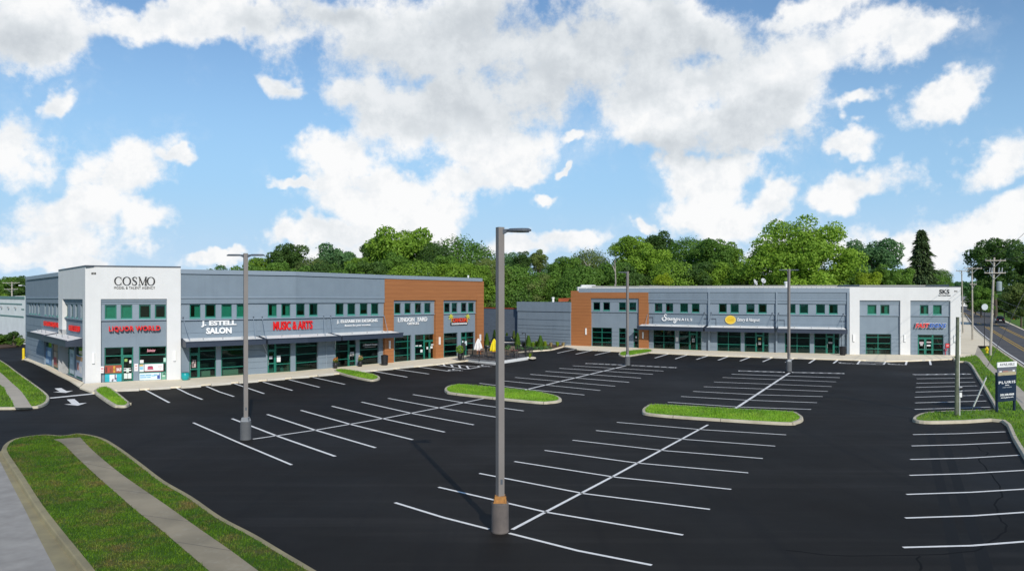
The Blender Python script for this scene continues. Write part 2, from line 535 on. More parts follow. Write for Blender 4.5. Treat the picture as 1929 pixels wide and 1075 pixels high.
# ================================================================ camera, sun, sky
cam = bpy.data.cameras.new('camera'); camo = bpy.data.objects.new('camera', cam); COL.objects.link(camo)
camo.location = (0, 0, EYE); camo.rotation_euler = (R(90), 0, 0)
cam.sensor_fit = 'HORIZONTAL'; cam.sensor_width = 36.0; cam.lens = 36.0*F/1929.0
cam.shift_y = (HZ-537.5)/1929.0
cam.clip_start = .2; cam.clip_end = 20000
scene.camera = camo

SUN_EL = R(31); SUN_AZ = Vector((.297, -.955))        # horizontal direction towards the sun
sd = Vector((SUN_AZ.x*math.cos(SUN_EL), SUN_AZ.y*math.cos(SUN_EL), math.sin(SUN_EL))).normalized()
sl = bpy.data.lights.new('sun', 'SUN'); sl.energy = 3.55; sl.angle = R(.5); sl.color = (1, .945, .855)
so = bpy.data.objects.new('sun', sl); COL.objects.link(so)
so.rotation_euler = sd.to_track_quat('Z', 'Y').to_euler(); so.location = (20, -60, 60)

scene.view_settings.view_transform = 'Standard'; scene.view_settings.look = 'None'
scene.view_settings.gamma = 1; scene.view_settings.exposure = 0.0
scene.render.engine = 'CYCLES'
scene.cycles.max_bounces = 6; scene.cycles.diffuse_bounces = 3; scene.cycles.glossy_bounces = 3
scene.cycles.transparent_max_bounces = 8; scene.cycles.transmission_bounces = 3
scene.cycles.use_denoising = True
scene.cycles.sample_clamp_indirect = 6

def make_sky():
    w = bpy.data.worlds.new('World'); scene.world = w; w.use_nodes = True
    nt = w.node_tree; N = nt.nodes; L = nt.links
    bg = N['Background']
    sky = N.new('ShaderNodeTexSky'); sky.sky_type = 'NISHITA'; sky.sun_disc = False
    sky.sun_elevation = SUN_EL; sky.sun_rotation = math.atan2(SUN_AZ.x, SUN_AZ.y)
    sky.air_density = 1.15; sky.dust_density = 0.0; sky.ozone_density = 2.6; sky.altitude = 100
    tc = N.new('ShaderNodeTexCoord'); d0 = tc.outputs['Generated']
    def math_(op, a, b=None, c=None):
        m = N.new('ShaderNodeMath'); m.operation = op
        for s, v in zip(m.inputs, (a, b, c)):
            if v is None: continue
            if isinstance(v, (int, float)): s.default_value = v
            else: L.new(v, s)
        return m.outputs[0]
    def vmath(op, a, b):
        m = N.new('ShaderNodeVectorMath'); m.operation = op
        for s, v in zip(m.inputs, (a, b)):
            if isinstance(v, (tuple, list, Vector)): s.default_value = tuple(v)
            else: L.new(v, s)
        return m.outputs['Value'] if op == 'DOT_PRODUCT' else m.outputs[0]
    def nz(vec, scale, det, rough, color=False):
        n = N.new('ShaderNodeTexNoise'); n.inputs['Scale'].default_value = scale
        n.inputs['Detail'].default_value = det; n.inputs['Roughness'].default_value = rough
        L.new(vec, n.inputs['Vector']); return n.outputs[1] if color else n.outputs[0]
    def rng(x, a, b, c=0.0, d=1.0, smooth=True):
        m = N.new('ShaderNodeMapRange'); m.interpolation_type = 'SMOOTHSTEP' if smooth else 'LINEAR'
        L.new(x, m.inputs[0])
        for k, v in zip((1,2,3,4), (a,b,c,d)): m.inputs[k].default_value = v
        return m.outputs[0]
    warp = vmath('SUBTRACT', nz(d0, 6, 5, .6, True), (.5,.5,.5))
    ws = N.new('ShaderNodeVectorMath'); ws.operation = 'SCALE'; L.new(warp, ws.inputs[0]); ws.inputs['Scale'].default_value = .16
    d = vmath('ADD', d0, ws.outputs[0])
    def blob(x, y, rx, ry, rot=0, k=1.0):
        c = Vector(((x-CX)/F, 1, (HZ-y)/F)).normalized()
        r = Vector((1,0,0)); r = (r - c*r.dot(c)).normalized(); u = r.cross(c).normalized()
        if u.z < 0: u = -u
        a = R(rot); r2 = r*math.cos(a)+u*math.sin(a); u2 = -r*math.sin(a)+u*math.cos(a)
        A = vmath('DOT_PRODUCT', d, r2*(F/rx)); B = vmath('DOT_PRODUCT', d, u2*(F/ry))
        q = math_('MULTIPLY_ADD', A, A, math_('MULTIPLY', B, B))
        v = math_('SUBTRACT', 1.0, math_('SQRT', q))
        return math_('MULTIPLY', v, k) if k != 1 else v
    def union(bl, sm=.25):
        acc = None
        for b in bl:
            v = blob(*b)
            if acc is None: acc = v
            else:
                m = N.new('ShaderNodeMath'); m.operation = 'SMOOTH_MAX'; L.new(acc, m.inputs[0]); L.new(v, m.inputs[1]); m.inputs[2].default_value = sm; acc = m.outputs[0]
        return acc
    white = [(50,35,130,80), (22,260,85,85), (110,192,60,24,20), (235,318,125,72,28), (105,405,130,58,10), (60,465,130,50),
             (265,400,60,50), (345,300,50,25,-10), (300,18,170,40), (430,25,230,45), (650,30,220,75), (820,60,340,130), (1020,105,350,150),
             (1250,40,250,90), (550,150,55,35,-40), (660,165,80,60), (820,210,240,120), (900,270,160,110), (640,275,80,60),
             (590,350,60,14), (730,350,160,75), (870,345,130,70), (800,410,150,70), (630,435,130,40,12), (560,455,60,24),
             (1290,190,230,90,20), (1480,140,210,95,22), (1670,75,95,75,30), (1390,240,210,80,15), (1250,275,130,60),
             (1310,335,100,55), (1340,405,120,50), (1430,378,65,42), (1610,350,120,40,18), (1590,270,65,26), (1620,213,55,22,20),
             (1870,275,110,50,30), (1790,195,70,34,30), (1830,415,150,65), (1700,450,120,55), (1900,365,70,45,15),
             (1070,252,45,16,5), (1010,390,32,14), (970,330,45,38), (1045,318,26,13,30), (1080,465,90,32), (1200,430,40,18),
             (700,470,200,40), (1000,480,140,40), (110,500,120,22), (400,485,60,14), (1560,20,110,45,15), (1500,470,160,50)]
    gray = [(980,150,330,70,2), (840,90,220,55), (900,185,120,45), (1260,75,200,60), (1010,60,350,40), (1380,250,110,24,20), (1310,300,160,22,12),
            (60,60,90,30), (640,30,160,22)]
    Fd = union([(x, y, rx*.9, ry*.9) + tuple(r) for x, y, rx, ry, *r in white], .2)
    Fd = math_('MAXIMUM', Fd, math_('MULTIPLY', Fd, 1.7))
    def fbm(vec):
        a = nz(vec, 7.0, 10, .60); b = nz(vec, 26, 8, .66)
        return math_('ADD', math_('MULTIPLY', math_('SUBTRACT', a, .5), 4.2), math_('MULTIPLY', math_('SUBTRACT', b, .5), 1.9))
    f0 = fbm(d0)
    dens = math_('ADD', Fd, f0)
    # scattered cloud out of the surveyed part of the sky
    sx = N.new('ShaderNodeSeparateXYZ'); L.new(d0, sx.inputs[0])
    behind = rng(sx.outputs[1], .62, .40)
    dens_b = math_('MULTIPLY', math_('SUBTRACT', nz(d0, 2.3, 8, .56), .56), 5.0)
    mb_ = N.new('ShaderNodeMix'); L.new(behind, mb_.inputs[0]); L.new(dens, mb_.inputs[2]); L.new(dens_b, mb_.inputs[3])
    dens = mb_.outputs[0]
    alpha = rng(dens, .02, .92)
    wisp = math_('MULTIPLY', rng(dens, -.55, .25), rng(nz(d, 9, 8, .7), .46, .72, 0, .20))
    alpha = math_('MAXIMUM', alpha, wisp)
    # the sun stands behind the viewer: heads bright, folds and undersides soft grey
    gd = union([(x, y, rx*1.15, ry*1.25) + tuple(r) for x, y, rx, ry, *r in gray], .5)
    gshade = rng(math_('ADD', gd, math_('MULTIPLY', f0, .22)), -.55, .85)
    up = N.new('ShaderNodeVectorMath'); up.operation = 'ADD'; L.new(d0, up.inputs[0]); up.inputs[1].default_value = (.010, 0, .022)
    relief = math_('SUBTRACT', f0, fbm(up.outputs[0]))
    soft = rng(relief, -.7, .7)
    core = rng(dens, .15, 1.2)
    shade = math_('ADD', math_('MULTIPLY', gshade, .66), math_('MULTIPLY', math_('SUBTRACT', .70, soft), math_('MULTIPLY_ADD', core, .42, .16)))
    cm = ramp(nt, shade, [(0, (.97,.975,.98)), (.25, (.87,.895,.92)), (.55, (.745,.785,.82)), (1, (.60,.645,.69))])
    cm = mixc(nt, cm, (.50,.50,.50), behind, 'MULTIPLY')      # unseen clouds outside the view, darkened to weaken the bluish ambient light
    st = N.new('ShaderNodeMix'); st.data_type = 'RGBA'
    hz_f = rng(sx.outputs[2], .34, .0, 0, .97)
    sk = N.new('ShaderNodeMix'); sk.data_type = 'RGBA'; sk.blend_type = 'MULTIPLY'; sk.inputs[0].default_value = 1
    L.new(sky.outputs[0], sk.inputs[6]); sk.inputs[7].default_value = (SKYK*.84, SKYK*.96, SKYK*1.06, 1)
    skh = mixc(nt, sk.outputs[2], (.33,.575,.87), hz_f)
    skh = mixc(nt, skh, (.58,.76,.93), rng(sx.outputs[2], .14, .0, 0, .8))
    L.new(alpha, st.inputs[0]); L.new(skh, st.inputs[6]); L.new(cm, st.inputs[7])
    sc = N.new('ShaderNodeVectorMath'); sc.operation = 'SCALE'; L.new(st.outputs[2], sc.inputs[0]); sc.inputs['Scale'].default_value = 10.0
    L.new(sc.outputs[0], bg.inputs[0]); bg.inputs[1].default_value = .1
    w.cycles.sampling_method = 'MANUAL'; w.cycles.sample_map_resolution = 512
SKYK = .112
make_sky()

# ================================================================ ground sheets
def sheet(name, pts, m, z, kind='structure'):
    mb = MB(); mb.flat(ccw([Vector((p.x, p.y, 0)) for p in pts]), z)
    return struct(mb.build(name, m), kind)

mb = MB(); mb.flat([Vector((-4000,-300,0)), Vector((4000,-300,0)), Vector((4000,9000,0)), Vector((-4000,9000,0))], -.03)
struct(mb.build('ground', M['grass']))
mb = MB(); mb.flat([Vector(p) for p in ((-140,-40,0),(95,-40,0),(80,60,0),(70,104,0),(30,118,0),(-10,128,0),(-90,128,0),(-140,110,0))], 0)
struct(mb.build('parking_lot', M['asphalt']))

# markings
W_ = .125
mk = MB()
def ln(*pts, w=W_, z=.005): mk.strip(GP(pts), w, z)
A = [((364,795.6),(451.5,834),(549.4,875)), ((437,788),(521.4,820.5),(631.6,859)), ((503.3,780),(594,809.6),(707.5,842.8)),
     ((566.8,772.3),(661.4,799),(777.5,827.7)), ((625,764.5),(721,788),(837.7,813.3)), ((681,756.7),(775.5,778),(892.5,799.7)),
     ((731,749.7),(827,767.6),(937,785.5)), ((778,742.7),(870,757.5),(986.6,773.5))]
A += [((903,721.4),(1000,733.5),(1101,743.5)), ((936.6,715.7),(1131,735)), ((970,710.5),(1159,727)), ((999,704.6),(1185,719.6)),
      ((1027.6,698.9),(1207.5,711.8)), ((1053.5,693.2),(1230,704.6)), ((1079,688.5),(1250,698.6))]
A += [((1378,704.3),(1582,711)), ((1361,710.5),(1575,718.8)), ((1345,719),(1566.8,727.6)), ((1325.7,727.9),(1559.5,736.7)),
      ((1305.8,736.7),(1427,743),(1550,746.5)), ((1283,746.3),(1405,753),(1539,758)), ((1258,757),(1392,766),(1528,770.6))]
A += [((1162,794.8),(1320,808.5),(1481,818.5)), ((1122.7,810.3),(1290,827),(1460.4,839.7)), ((1078.6,828.5),(1255,848.5),(1437,863)),
      ((1026,847.7),(1200,871.5),(1409.6,890)), ((969,868.6),(1158,898),(1377.6,921)), ((903,891),(1100,929),(1337.5,958.7)),
      ((826,916.9),(1029.7,964.1),(1287,1007)), ((744,946),(835,974),(921,996)), ((959,1003.6),(1089,1036.6),(1228,1063.7))]
A += [((1727,713),(1833,711.4)), ((1726,721.4),(1837,719.4)), ((1725.6,729.2),(1840.8,726.3)), ((1725,738),(1846,734.8)),
      ((1723.5,747.8),(1851.5,743.7)), ((1724,758.3),(1858,754.7)), ((1723,770.5),(1865,766.3)),
      ((1720,818),(1805,816.3),(1893.7,812.7)), ((1717.3,839.3),(1810,837),(1904.4,832.8)), ((1714.6,864.8),(1820,862.3),(1920,856.7)),
      ((1713.5,894.7),(1820,891.5),(1950,884)), ((1707.6,930.6),(1830,926.5),(1990,917)), ((1705.3,975),(1830,971),(2050,956)), ((1701,1030.4),(1830,1027),(2130,1004))]
A += [((476.6,826.5),(594,809.6),(721,788),(827,767.6),(916.6,749)), ((973,737.8),(1182,687.7)), ((1377.6,774),(1487.7,701.7)), ((965,996.8),(1157,895.5),(1333.6,799.6))]
# stalls along the shop fronts
A += [((272,733),(319,758)), ((332,730),(355,741.5),(381,752)), ((388.5,727),(413,737.5),(440.6,746.4)), ((441.6,722),(497.6,741)), ((495.5,719),(551,735)),
      ((544,714.5),(602,729)), ((589,710),(649.7,723.5)), ((705,699),(767,710)), ((745.6,695),(808,704)), ((784.5,690),(847,699)),
      ((817,686.6),(879.6,695)), ((841,685),(904,691)), ((879.6,695),(904,691)), ((869,679.6),(934,687.6)),
      ((835,685.2),(838,689.2)), ((849.5,685.8),(853,691)), ((864,687),(867.5,693)), ((879,689),(883,694))]
A += [((1083,657.7),(1050,664.7)), ((1119,659),(1084.8,666.7)), ((1154.3,661),(1120.8,668.4)), ((1260.5,666),(1233.5,674)), ((1298,667),(1272,675.6)),
      ((1336.4,669),(1312,676.7)), ((1375,670),(1353,678)), ((1414,672),(1394.4,679.5)), ((1455,673.4),(1437,681)), ((1496.7,674.5),(1480,682)),
      ((1537.7,675),(1524,683.8)), ((1580,676.4),(1570,684)), ((1622,676.7),(1615,685.7)), ((1669.6,679),(1664.5,686.3)), ((1709,677.8),(1706,687)),
      ((1751.3,678.3),(1753.3,687)), ((1615,685.7),(1664.5,686.3)), ((1622,679.2),(1668,682)), ((1620,681),(1666,684)), ((1618,683),(1650,685.6)), ((1640,678.5),(1668,680.3))]
for p in A: ln(*p, w=.19 if min(q[1] for q in p) < 705 else (.15 if min(q[1] for q in p) < 790 else W_))
ln((93,749.5),(181.5,740.7), w=.55)
def ladder(a0, a1, wid, n):
    P0, P1 = G(*a0), G(*a1); t = (P1-P0).normalized(); nn = Vector((-t.y, t.x, 0))*wid
    for q in (0, 1): mk.strip([P0+nn*q, P1+nn*q], .14, .005)
    for k in range(n+1):
        p = P0.lerp(P1, k/n); q = P0.lerp(P1, min(1, (k+.8)/n)) if 0 < k < n else p
        mk.strip([p, q+nn], .14, .005)
for a0, a1 in (((1102.7,684.5),(1174,687.6)), ((1189.5,688.4),(1271,692.6)), ((1392,698.6),(1477,701.2)), ((1493.6,701.6),(1590,703.6)), ((1727,706),(1829,704.6))):
    ladder(a0, a1, .55, 6)
def arrow(tail, tip, wsh=.45, whd=1.3):
    a, b = G(*tail), G(*tip); t = (b-a).normalized(); n = Vector((-t.y, t.x, 0)); m = b - t*1.15
    P = [a+n*wsh/2, m+n*wsh/2, m+n*whd/2, b, m-n*whd/2, m-n*wsh/2, a-n*wsh/2]
    mk.flat(ccw(P), .005)
arrow((109,730.8),(124,739.5)); arrow((133,751.5),(147,763.5))
def access_symbol(px, py, s=1.0):
    o = G(px, py); q = lambda x, y: Vector((o.x+x*s, o.y+y*s, 0))
    ring = [q(.42*math.cos(a*.5+2.2), .1+.42*math.sin(a*.5+2.2)) for a in range(0, 10)]
    mk.strip(ring, .13*s, .005)
    mk.strip([q(-.1,.75), q(-.05,.2), q(.35,.2), q(.5,-.35), q(.7,-.3)], .15*s, .005)
    mk.strip([q(-.08,.5), q(.28,.5)], .1*s, .005)
    mk.flat(ccw([q(-.1+.13*math.cos(k), .95+.13*math.sin(k)) for k in np.arange(0, 6.2, .8)]), .005)
for p in ((855,697), (910,689.5), (1593,684), (1685.5,686)): access_symbol(*p, 1.25)
struct(mk.build('parking_lot_markings', M['line']))

# sealed cracks
sk_ = MB()
for p in (((1838,838),(1850,848),(1862,853),(1845,863),(1856,880),(1880,910),(1886,930),(1876,950),(1880,970),(1892,985),(1895,1000),(1858,1025),(1815,1040),(1600,1046),(1480,1036)),
          ((1500,765),(1600,772),(1720,788)), ((1470,742),(1560,748),(1700,760)), ((1730,1046),(1735,1075))):
    P = smooth_open(GP(p), 4)
    P = [q + Vector((random.uniform(-.05,.05), random.uniform(-.05,.05), 0)) for q in P]
    sk_.strip(P, .06, .0025)
struct(sk_.build('sealed_cracks', M['seal']))
tm = MB()
for p in (((1752,812),(1765,880),(1782,960),(1800,1040),(1812,1100)), ((1775,812),(1795,880),(1820,960),(1848,1040),(1864,1100))):
    tm.strip(smooth_open(GP(p), 4), .34, .0015)
struct(tm.build('tyre_marks', M['tyre_mark']))

# ================================================================ kerbed islands
def island(name, pts, label, group, gm='grass_bright', dens=170, bh=.11, n=6, cat='traffic island', km='kerb', kw=.2):
    P = ccw(smooth_closed(GP(pts), n))
    t = tag(empty(name, (sum((p for p in P), Vector())/len(P))), label, cat, group)
    off = t.location
    P = [p-off for p in P]
    mb, inner = kerb_ring(P, kw, .15)
    acc = 0; jm = MB()
    for i in range(len(P)):
        a, b = P[i], P[(i+1) % len(P)]; acc += (b-a).length
        if acc > 3.0:
            acc = 0; tt = (b-a).normalized(); q = inset(P, kw)[i]; nn = (q-a).normalized()
            for s0, s1, z0, z1 in ((-.004,.012,0,.125),(.012,.05,.125,.152)):
                jm.poly([a-tt*.016+nn*s0+Vector((0,0,z0)), a+tt*.016+nn*s0+Vector((0,0,z0)), a+tt*.016+nn*s1+Vector((0,0,z1)), a-tt*.016+nn*s1+Vector((0,0,z1))])
            jm.poly([a-tt*.016+nn*.05+Vector((0,0,.152)), a+tt*.016+nn*.05+Vector((0,0,.152)), q+tt*.016+Vector((0,0,.152)), q-tt*.016+Vector((0,0,.152))])
    nk = len(mb.f); o_ = len(mb.v); mb.v += jm.v; mb.f += [tuple(o_+q for q in f) for f in jm.f]
    ko = mb.build('kerb', M[km], t); ko.data.materials.append(M['joint'])
    for pl in ko.data.polygons[nk:]: pl.material_index = 1
    g = grass_mesh(inner, .14, dens, bh, .035).build('turf', M[gm], t); g['kind'] = 'stuff'
    return t
M['joint'] = plain('kerb_joint_filler', (.13,.11,.08), .95)
IG = 'kerbed grass islands in the parking lot'
island('planted_island', [(837,735),(843,730),(858,727),(880,727),(1000,738.5),(1043,746.5),(1057,752.5),(1056,757),(1040,759.8),(1002,759.5),(860,744.3),(840,740)],
       'long kerbed grass island crossed by the white line running to the second shop lamp post', IG)
island('planted_island', [(1209,777),(1216,769),(1239,765),(1379,772.5),(1485,778),(1507,784),(1513.5,791.5),(1503,798),(1472,800.3),(1303.7,790),(1222,783)],
       'longest kerbed grass island in the open middle of the lot near the largest tree', IG)
island('planted_island', [(181,735),(186,732.5),(208,732.5),(243,759),(245.5,763),(238,767.3),(222,767.5),(209,764),(177,741)],
       'narrow kerbed grass island beside the drive arrows at the white corner tower', IG)
island('planted_island', [(629,700.5),(638,697.5),(665,699.5),(704,707),(716,712.5),(710,717),(692,717.5),(650,708)],
       'teardrop grass island against the walk in front of the flower shop', IG)
island('planted_island', [(1165,668),(1174,663.5),(1215,659.5),(1229,661),(1226,664.5),(1194.5,670.3),(1180,671.8),(1168,671)],
       'small grass island at the brown panelled corner of the farther shops', IG, dens=120)

# ================================================================ verges with sidewalk by the street
def turf_sheet(name, P, z, m, dens, bh, bw, holes=()):
    o = grass_mesh(P, z, dens, bh, bw, holes=holes).build(name, M[m]); o['kind'] = 'stuff'; return o

def walk_ring(l, r, z=.158):
    return smooth_open(GP(l, z), 4) + smooth_open(GP(r, z), 4)[::-1]
wl = [(100,827),(118,835),(146,862),(187,900),(218,927),(258,962),(295,990),(342,1030),(395,1075),(520,1180),(660,1300)]
wr = [(151,823),(174,847),(218,884),(264,917),(311,949),(373,993),(435,1036),(488,1075),(610,1160),(780,1280)]
wl2, wr2 = [(-110,672),(-60,692),(0,724),(12,740),(22.5,754.6),(27.6,767.5)], [(-60,668),(-30,684),(0,701),(20.5,719),(41,738),(61,767)]
wl3, wr3 = [(1808,673),(1837,668.5),(1857,690),(1876,708),(1911,749),(1929,774),(1980,850),(2090,1010)], [(1841,650),(1850,662),(1860,676.5),(1875,694),(1911,722),(1929,737),(1990,790),(2140,930)]
# near verge
kerb_out = [(151,1075),(93,999),(62,955),(31,903),(4,860),(3,849),(12,838),(35,829),(84,823),(118,825),(151,821),(193,829),(224,846),(264,875),(311,911),(364,942),(420,981),(482,1014),(535,1046),(582,1074),(690,1140),(820,1225)]
kerb_out += [(560,1500),(330,1310)]
P = ccw([Vector((p.x,p.y,0)) for p in smooth_closed(GP(kerb_out, .0), 4)])
mb, inner = kerb_ring(P, .22, .15)
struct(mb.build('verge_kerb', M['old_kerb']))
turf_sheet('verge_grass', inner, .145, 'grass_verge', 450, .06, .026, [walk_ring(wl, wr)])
def walk_mesh(name, l, r, z, m, joints=12):
    Lp = smooth_open(GP(l, z), 4); Rp = smooth_open(GP(r, z), 4)
    mb = MB(); mb.flat(ccw(Lp + Rp[::-1]), z)
    for k in range(len(Lp)): pass
    return struct(mb.build(name, m))
walk_mesh('verge_sidewalk', wl, wr, .158, M['dark_walk'])
# expansion joints of the verge sidewalk
jt = MB()
for t in np.arange(.08, 1, .15):
    a = smooth_open(GP(wl, .16), 8); b = smooth_open(GP(wr, .16), 8)
    p, q = a[int(t*(len(a)-1))], b[int(t*(len(b)-1))]
    jt.strip([p, q], .03, .1605)
struct(jt.build('sidewalk_joints', plain('joint_filler', (.17,.15,.115), .95)))
# gutter and street
gut = GP([(-40,830),(0,868),(12,893),(60,985),(106,1075),(260,1300),(150,1300)][:6], .003)
kin = GP([(3,849),(4,860),(31,903),(62,955),(93,999),(151,1075),(330,1310)], .003)
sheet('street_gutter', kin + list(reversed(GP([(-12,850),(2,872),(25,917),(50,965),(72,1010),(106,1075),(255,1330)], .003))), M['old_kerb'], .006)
sheet('old_street', GP([(-12,850),(2,872),(25,917),(50,965),(72,1010),(106,1075),(255,1330)]) + [Vector((-30,4,0)), Vector((-60,12,0)), Vector((-60,38,0)), Vector((-36,38,0))], M['street'], .004)

# far verge across the driveway
k2 = [(-140,600.5),(-60,648),(0,679.5),(37,705.5),(67.5,727.5),(86,741.5),(93.5,751),(90,761),(76,767.5),(61,769.5),(0,771.5),(-90,768),(-240,745),(-300,690)]
P = ccw([Vector((p.x,p.y,0)) for p in smooth_closed(GP(k2), 4)])
mb, inner = kerb_ring(P, .2, .15); struct(mb.build('side_verge_kerb', M['kerb']))
turf_sheet('side_verge_grass', inner, .145, 'grass', 70, .12, .05, [walk_ring(wl2, wr2)])
walk_mesh('side_verge_sidewalk', wl2, wr2, .158, M['walk'])

# ================================================================ walks along the shops
def slab(name, front, back, z, m):
    P = GP(front, z) + list(reversed(GP(back, z)))
    mb = MB(); mb.prism([(p.x, p.y) for p in ccw(P)], 0, z)
    return struct(mb.build(name, m))
slab('shop_walk', [(150,729),(176,738.5),(210,733.8),(258,732),(340,727),(400,722),(500,714.5),(560,709.5),(629,703),(700,697),(760,691),(815,686),(870,679.5),(889,677)],
     [(158,722),(340,712),(560,697),(725,682),(905,665)], .12, M['concrete'])
slab('shop_walk', [(1062,652.5),(1087,657),(1151,660.2),(1228.5,663.5),(1341,668.6),(1440,671.6),(1545,675),(1632,677.5),(1670,679.3),(1714,678.6),(1793.5,675.3)],
     [(1070,648),(1221,654.5),(1440,662),(1600,666),(1811,668)], .12, M['concrete'])
slab('side_wall_footing', [(44,675.5),(60,681),(84,692),(108,704.5),(130,715),(150,728)], [(48,671),(84,683),(120,703),(158,720)], .1, M['concrete'])

# planted bed beside the low wing
bed = [(938,664.5),(975,664.3),(993.5,662.8),(1035,660),(1052,656.5),(1063,652),(1040,648.2),(975,645.6),(930,643.6),(905,643)]
P = ccw(smooth_closed(GP(bed), 4)); mb, inner = kerb_ring(P, .22, .13); struct(mb.build('bed_kerb', M['concrete']))
mb = MB(); mb.flat(inner, .12); struct(mb.build('mulch_bed', M['mulch']))
# dining patio
pt = [(868,678.2),(935,685.8),(994,676.8),(1008,676),(1004,673.2),(955,662),(905,664)]
P = ccw(GP(pt)); mb = MB(); mb.prism([(p.x,p.y) for p in P], 0, .14); struct(mb.build('patio_slab', mat('patio_paving', (.10,.09,.085), .9, scale=1)))
ke = MB(); a, b, c = G(868,678.2), G(935,685.8), G(994,676.8)
for p, q in ((a,b),(b,c)):
    t = (q-p).normalized(); n = Vector((t.y,-t.x,0))*.16
    ke.prism([(p.x,p.y),(p.x+n.x,p.y+n.y),(q.x+n.x,q.y+n.y),(q.x,q.y)], 0, .3)
struct(ke.build('patio_kerb', M['white_metal']))
# kerb end with tuft right of the patio
sheet('patio_kerb_end', GP([(994,677),(1003,679),(1010,677.5),(1009,675),(1000,673.5)]), M['concrete'], .15)

# ================================================================ lawn, walk and road at the side street
lot_edge = [(1793.5,674.5),(1800.6,682),(1823,684.8),(1840,711),(1858,742),(1874,773),(1862,775.2),(1790,777.5),(1745,780.5),(1726,785.5),(1718.5,792),(1724.7,796),(1753.7,798.4),(1820,797),(1886.5,795.5),(1907,829),(1930,868),(1990,965),(2100,1140),(2240,1370)]
lot_pts = smooth_open(GP(lot_edge), 3)
# asphalt side kerb strip
ring = [(0,0),(.02,.13),(.05,.16),(.2,.16)]
mb = MB()
def left_off(P, d):
    out = []
    for k, p in enumerate(P):
        t = (P[min(k+1,len(P)-1)]-P[max(k-1,0)]).normalized(); out.append(p + Vector((-t.y, t.x, 0))*d)
    return out
Rr = [[Vector((q.x,q.y,z)) for q in left_off(lot_pts, d)] for d, z in ring]
for k in range(3):
    for i in range(len(lot_pts)-1):
        mb.poly([Rr[k][i], Rr[k][i+1], Rr[k+1][i+1], Rr[k+1][i]])
struct(mb.build('lawn_kerb', M['kerb']))
road_l = [(2260,860),(2120,808),(2000,740),(1929,696.5),(1906.5,680),(1870,653.5),(1836,623.5),(1824,608),(1815,593),(1807,580)]
road_kerb = smooth_open(GP(road_l), 4)
inner_lot = [Vector((p.x,p.y,0)) for p in Rr[-1]]
lawnP = ccw(inner_lot + [Vector((p.x,p.y,0)) for p in road_kerb[:21]] + [G(1808,671)])
turf_sheet('side_street_lawn', lawnP, .15, 'grass', 40, .13, .05, [walk_ring(wl3, wr3), [G(1800,676), G(1843,669), G(1846,648), G(1800,640)]])
# kerb and gutter of the road
mb = MB()
rk = [Vector((p.x,p.y,0)) for p in road_kerb]
for k in range(len(rk)-1):
    t = (rk[k+1]-rk[k]).normalized(); n = Vector((t.y,-t.x,0))
    t2 = (rk[min(k+2,len(rk)-1)]-rk[k]).normalized(); n2 = Vector((t2.y,-t2.x,0))
    a, b = rk[k], rk[k+1]; a2, b2 = a+n*.3, b+n2*.3
    if k == len(rk)-2: b2 = b+n*.3
    mb.poly([(a.x,a.y,.155),(b.x,b.y,.155),(b2.x,b2.y,.155),(a2.x,a2.y,.155)])
    mb.poly([(a2.x,a2.y,.155),(b2.x,b2.y,.155),(b2.x,b2.y,.0),(a2.x,a2.y,.0)])
struct(mb.build('road_kerb', M['kerb']))
walk_mesh('side_street_sidewalk', wl3, wr3, .156, M['walk'])
sheet('corner_plaza', [G(1808,673.5,.16), G(1836,669,.16), G(1842,651,.16)] + [Vector((p.x,p.y,0)) for p in road_kerb[20:34]] + [G(1809,588), G(1806,600)], M['concrete'], .160)
road_r = [(1809,575.6),(1839.5,578.5),(1863,586.5),(1893,605.5),(1929,622),(2020,655),(2200,700),(2500,780)]
roadP = [Vector((p.x,p.y,0)) for p in road_kerb] + GP(road_r)
sheet('road', roadP, M['road'], .004)
sheet('road_far_edge', GP([(1812,574.6),(1839.5,576.6),(1863,584.8),(1893,603.5),(1929,620),(2020,652),(2200,697)]) + GP(road_r)[::-1][1:], M['concrete'], .002)
ym = MB(); wm = MB()
def yl(pts, w=.14, gap=.22):
    P = smooth_open(GP(pts), 3)
    ym.strip(left_off(P, gap), w, .009); ym.strip(left_off(P, -gap), w, .009)
yl([(2050,722),(1980,686),(1929,658.5),(1884,631.7),(1858,615.4)])
yl([(2050,676),(1980,655),(1929,636),(1899,622),(1874,609.4)])
yl([(1829,597.5),(1815,589)]); yl([(1854,596.8),(1836,589),(1822,581.5)])
for x, y in ((1845,609.5),): yl([(x-2,y-1.5),(x+3,y+2)])
struct(ym.build('road_yellow_lines', M['yellow_line']))
wl_ = left_off(road_kerb, -.75)
wm.strip(wl_[2:-4], .16, .009)
struct(wm.build('road_edge_line', M['line']))
# ================================================================ building pieces
def solid_hull(name, root, pts, z1, m=None, skip=()):
    """outer side and rear walls with a roof deck; pts ccw or cw ring, edges in skip stay open"""
    mb = MB(); N = len(pts)
    for i in range(N):
        if i in skip: continue
        a, b = pts[i], pts[(i+1) % N]
        mb.poly([(a.x,a.y,0),(b.x,b.y,0),(b.x,b.y,z1),(a.x,a.y,z1)])
    return mb.build(name, m or M['stucco_gray'], root)

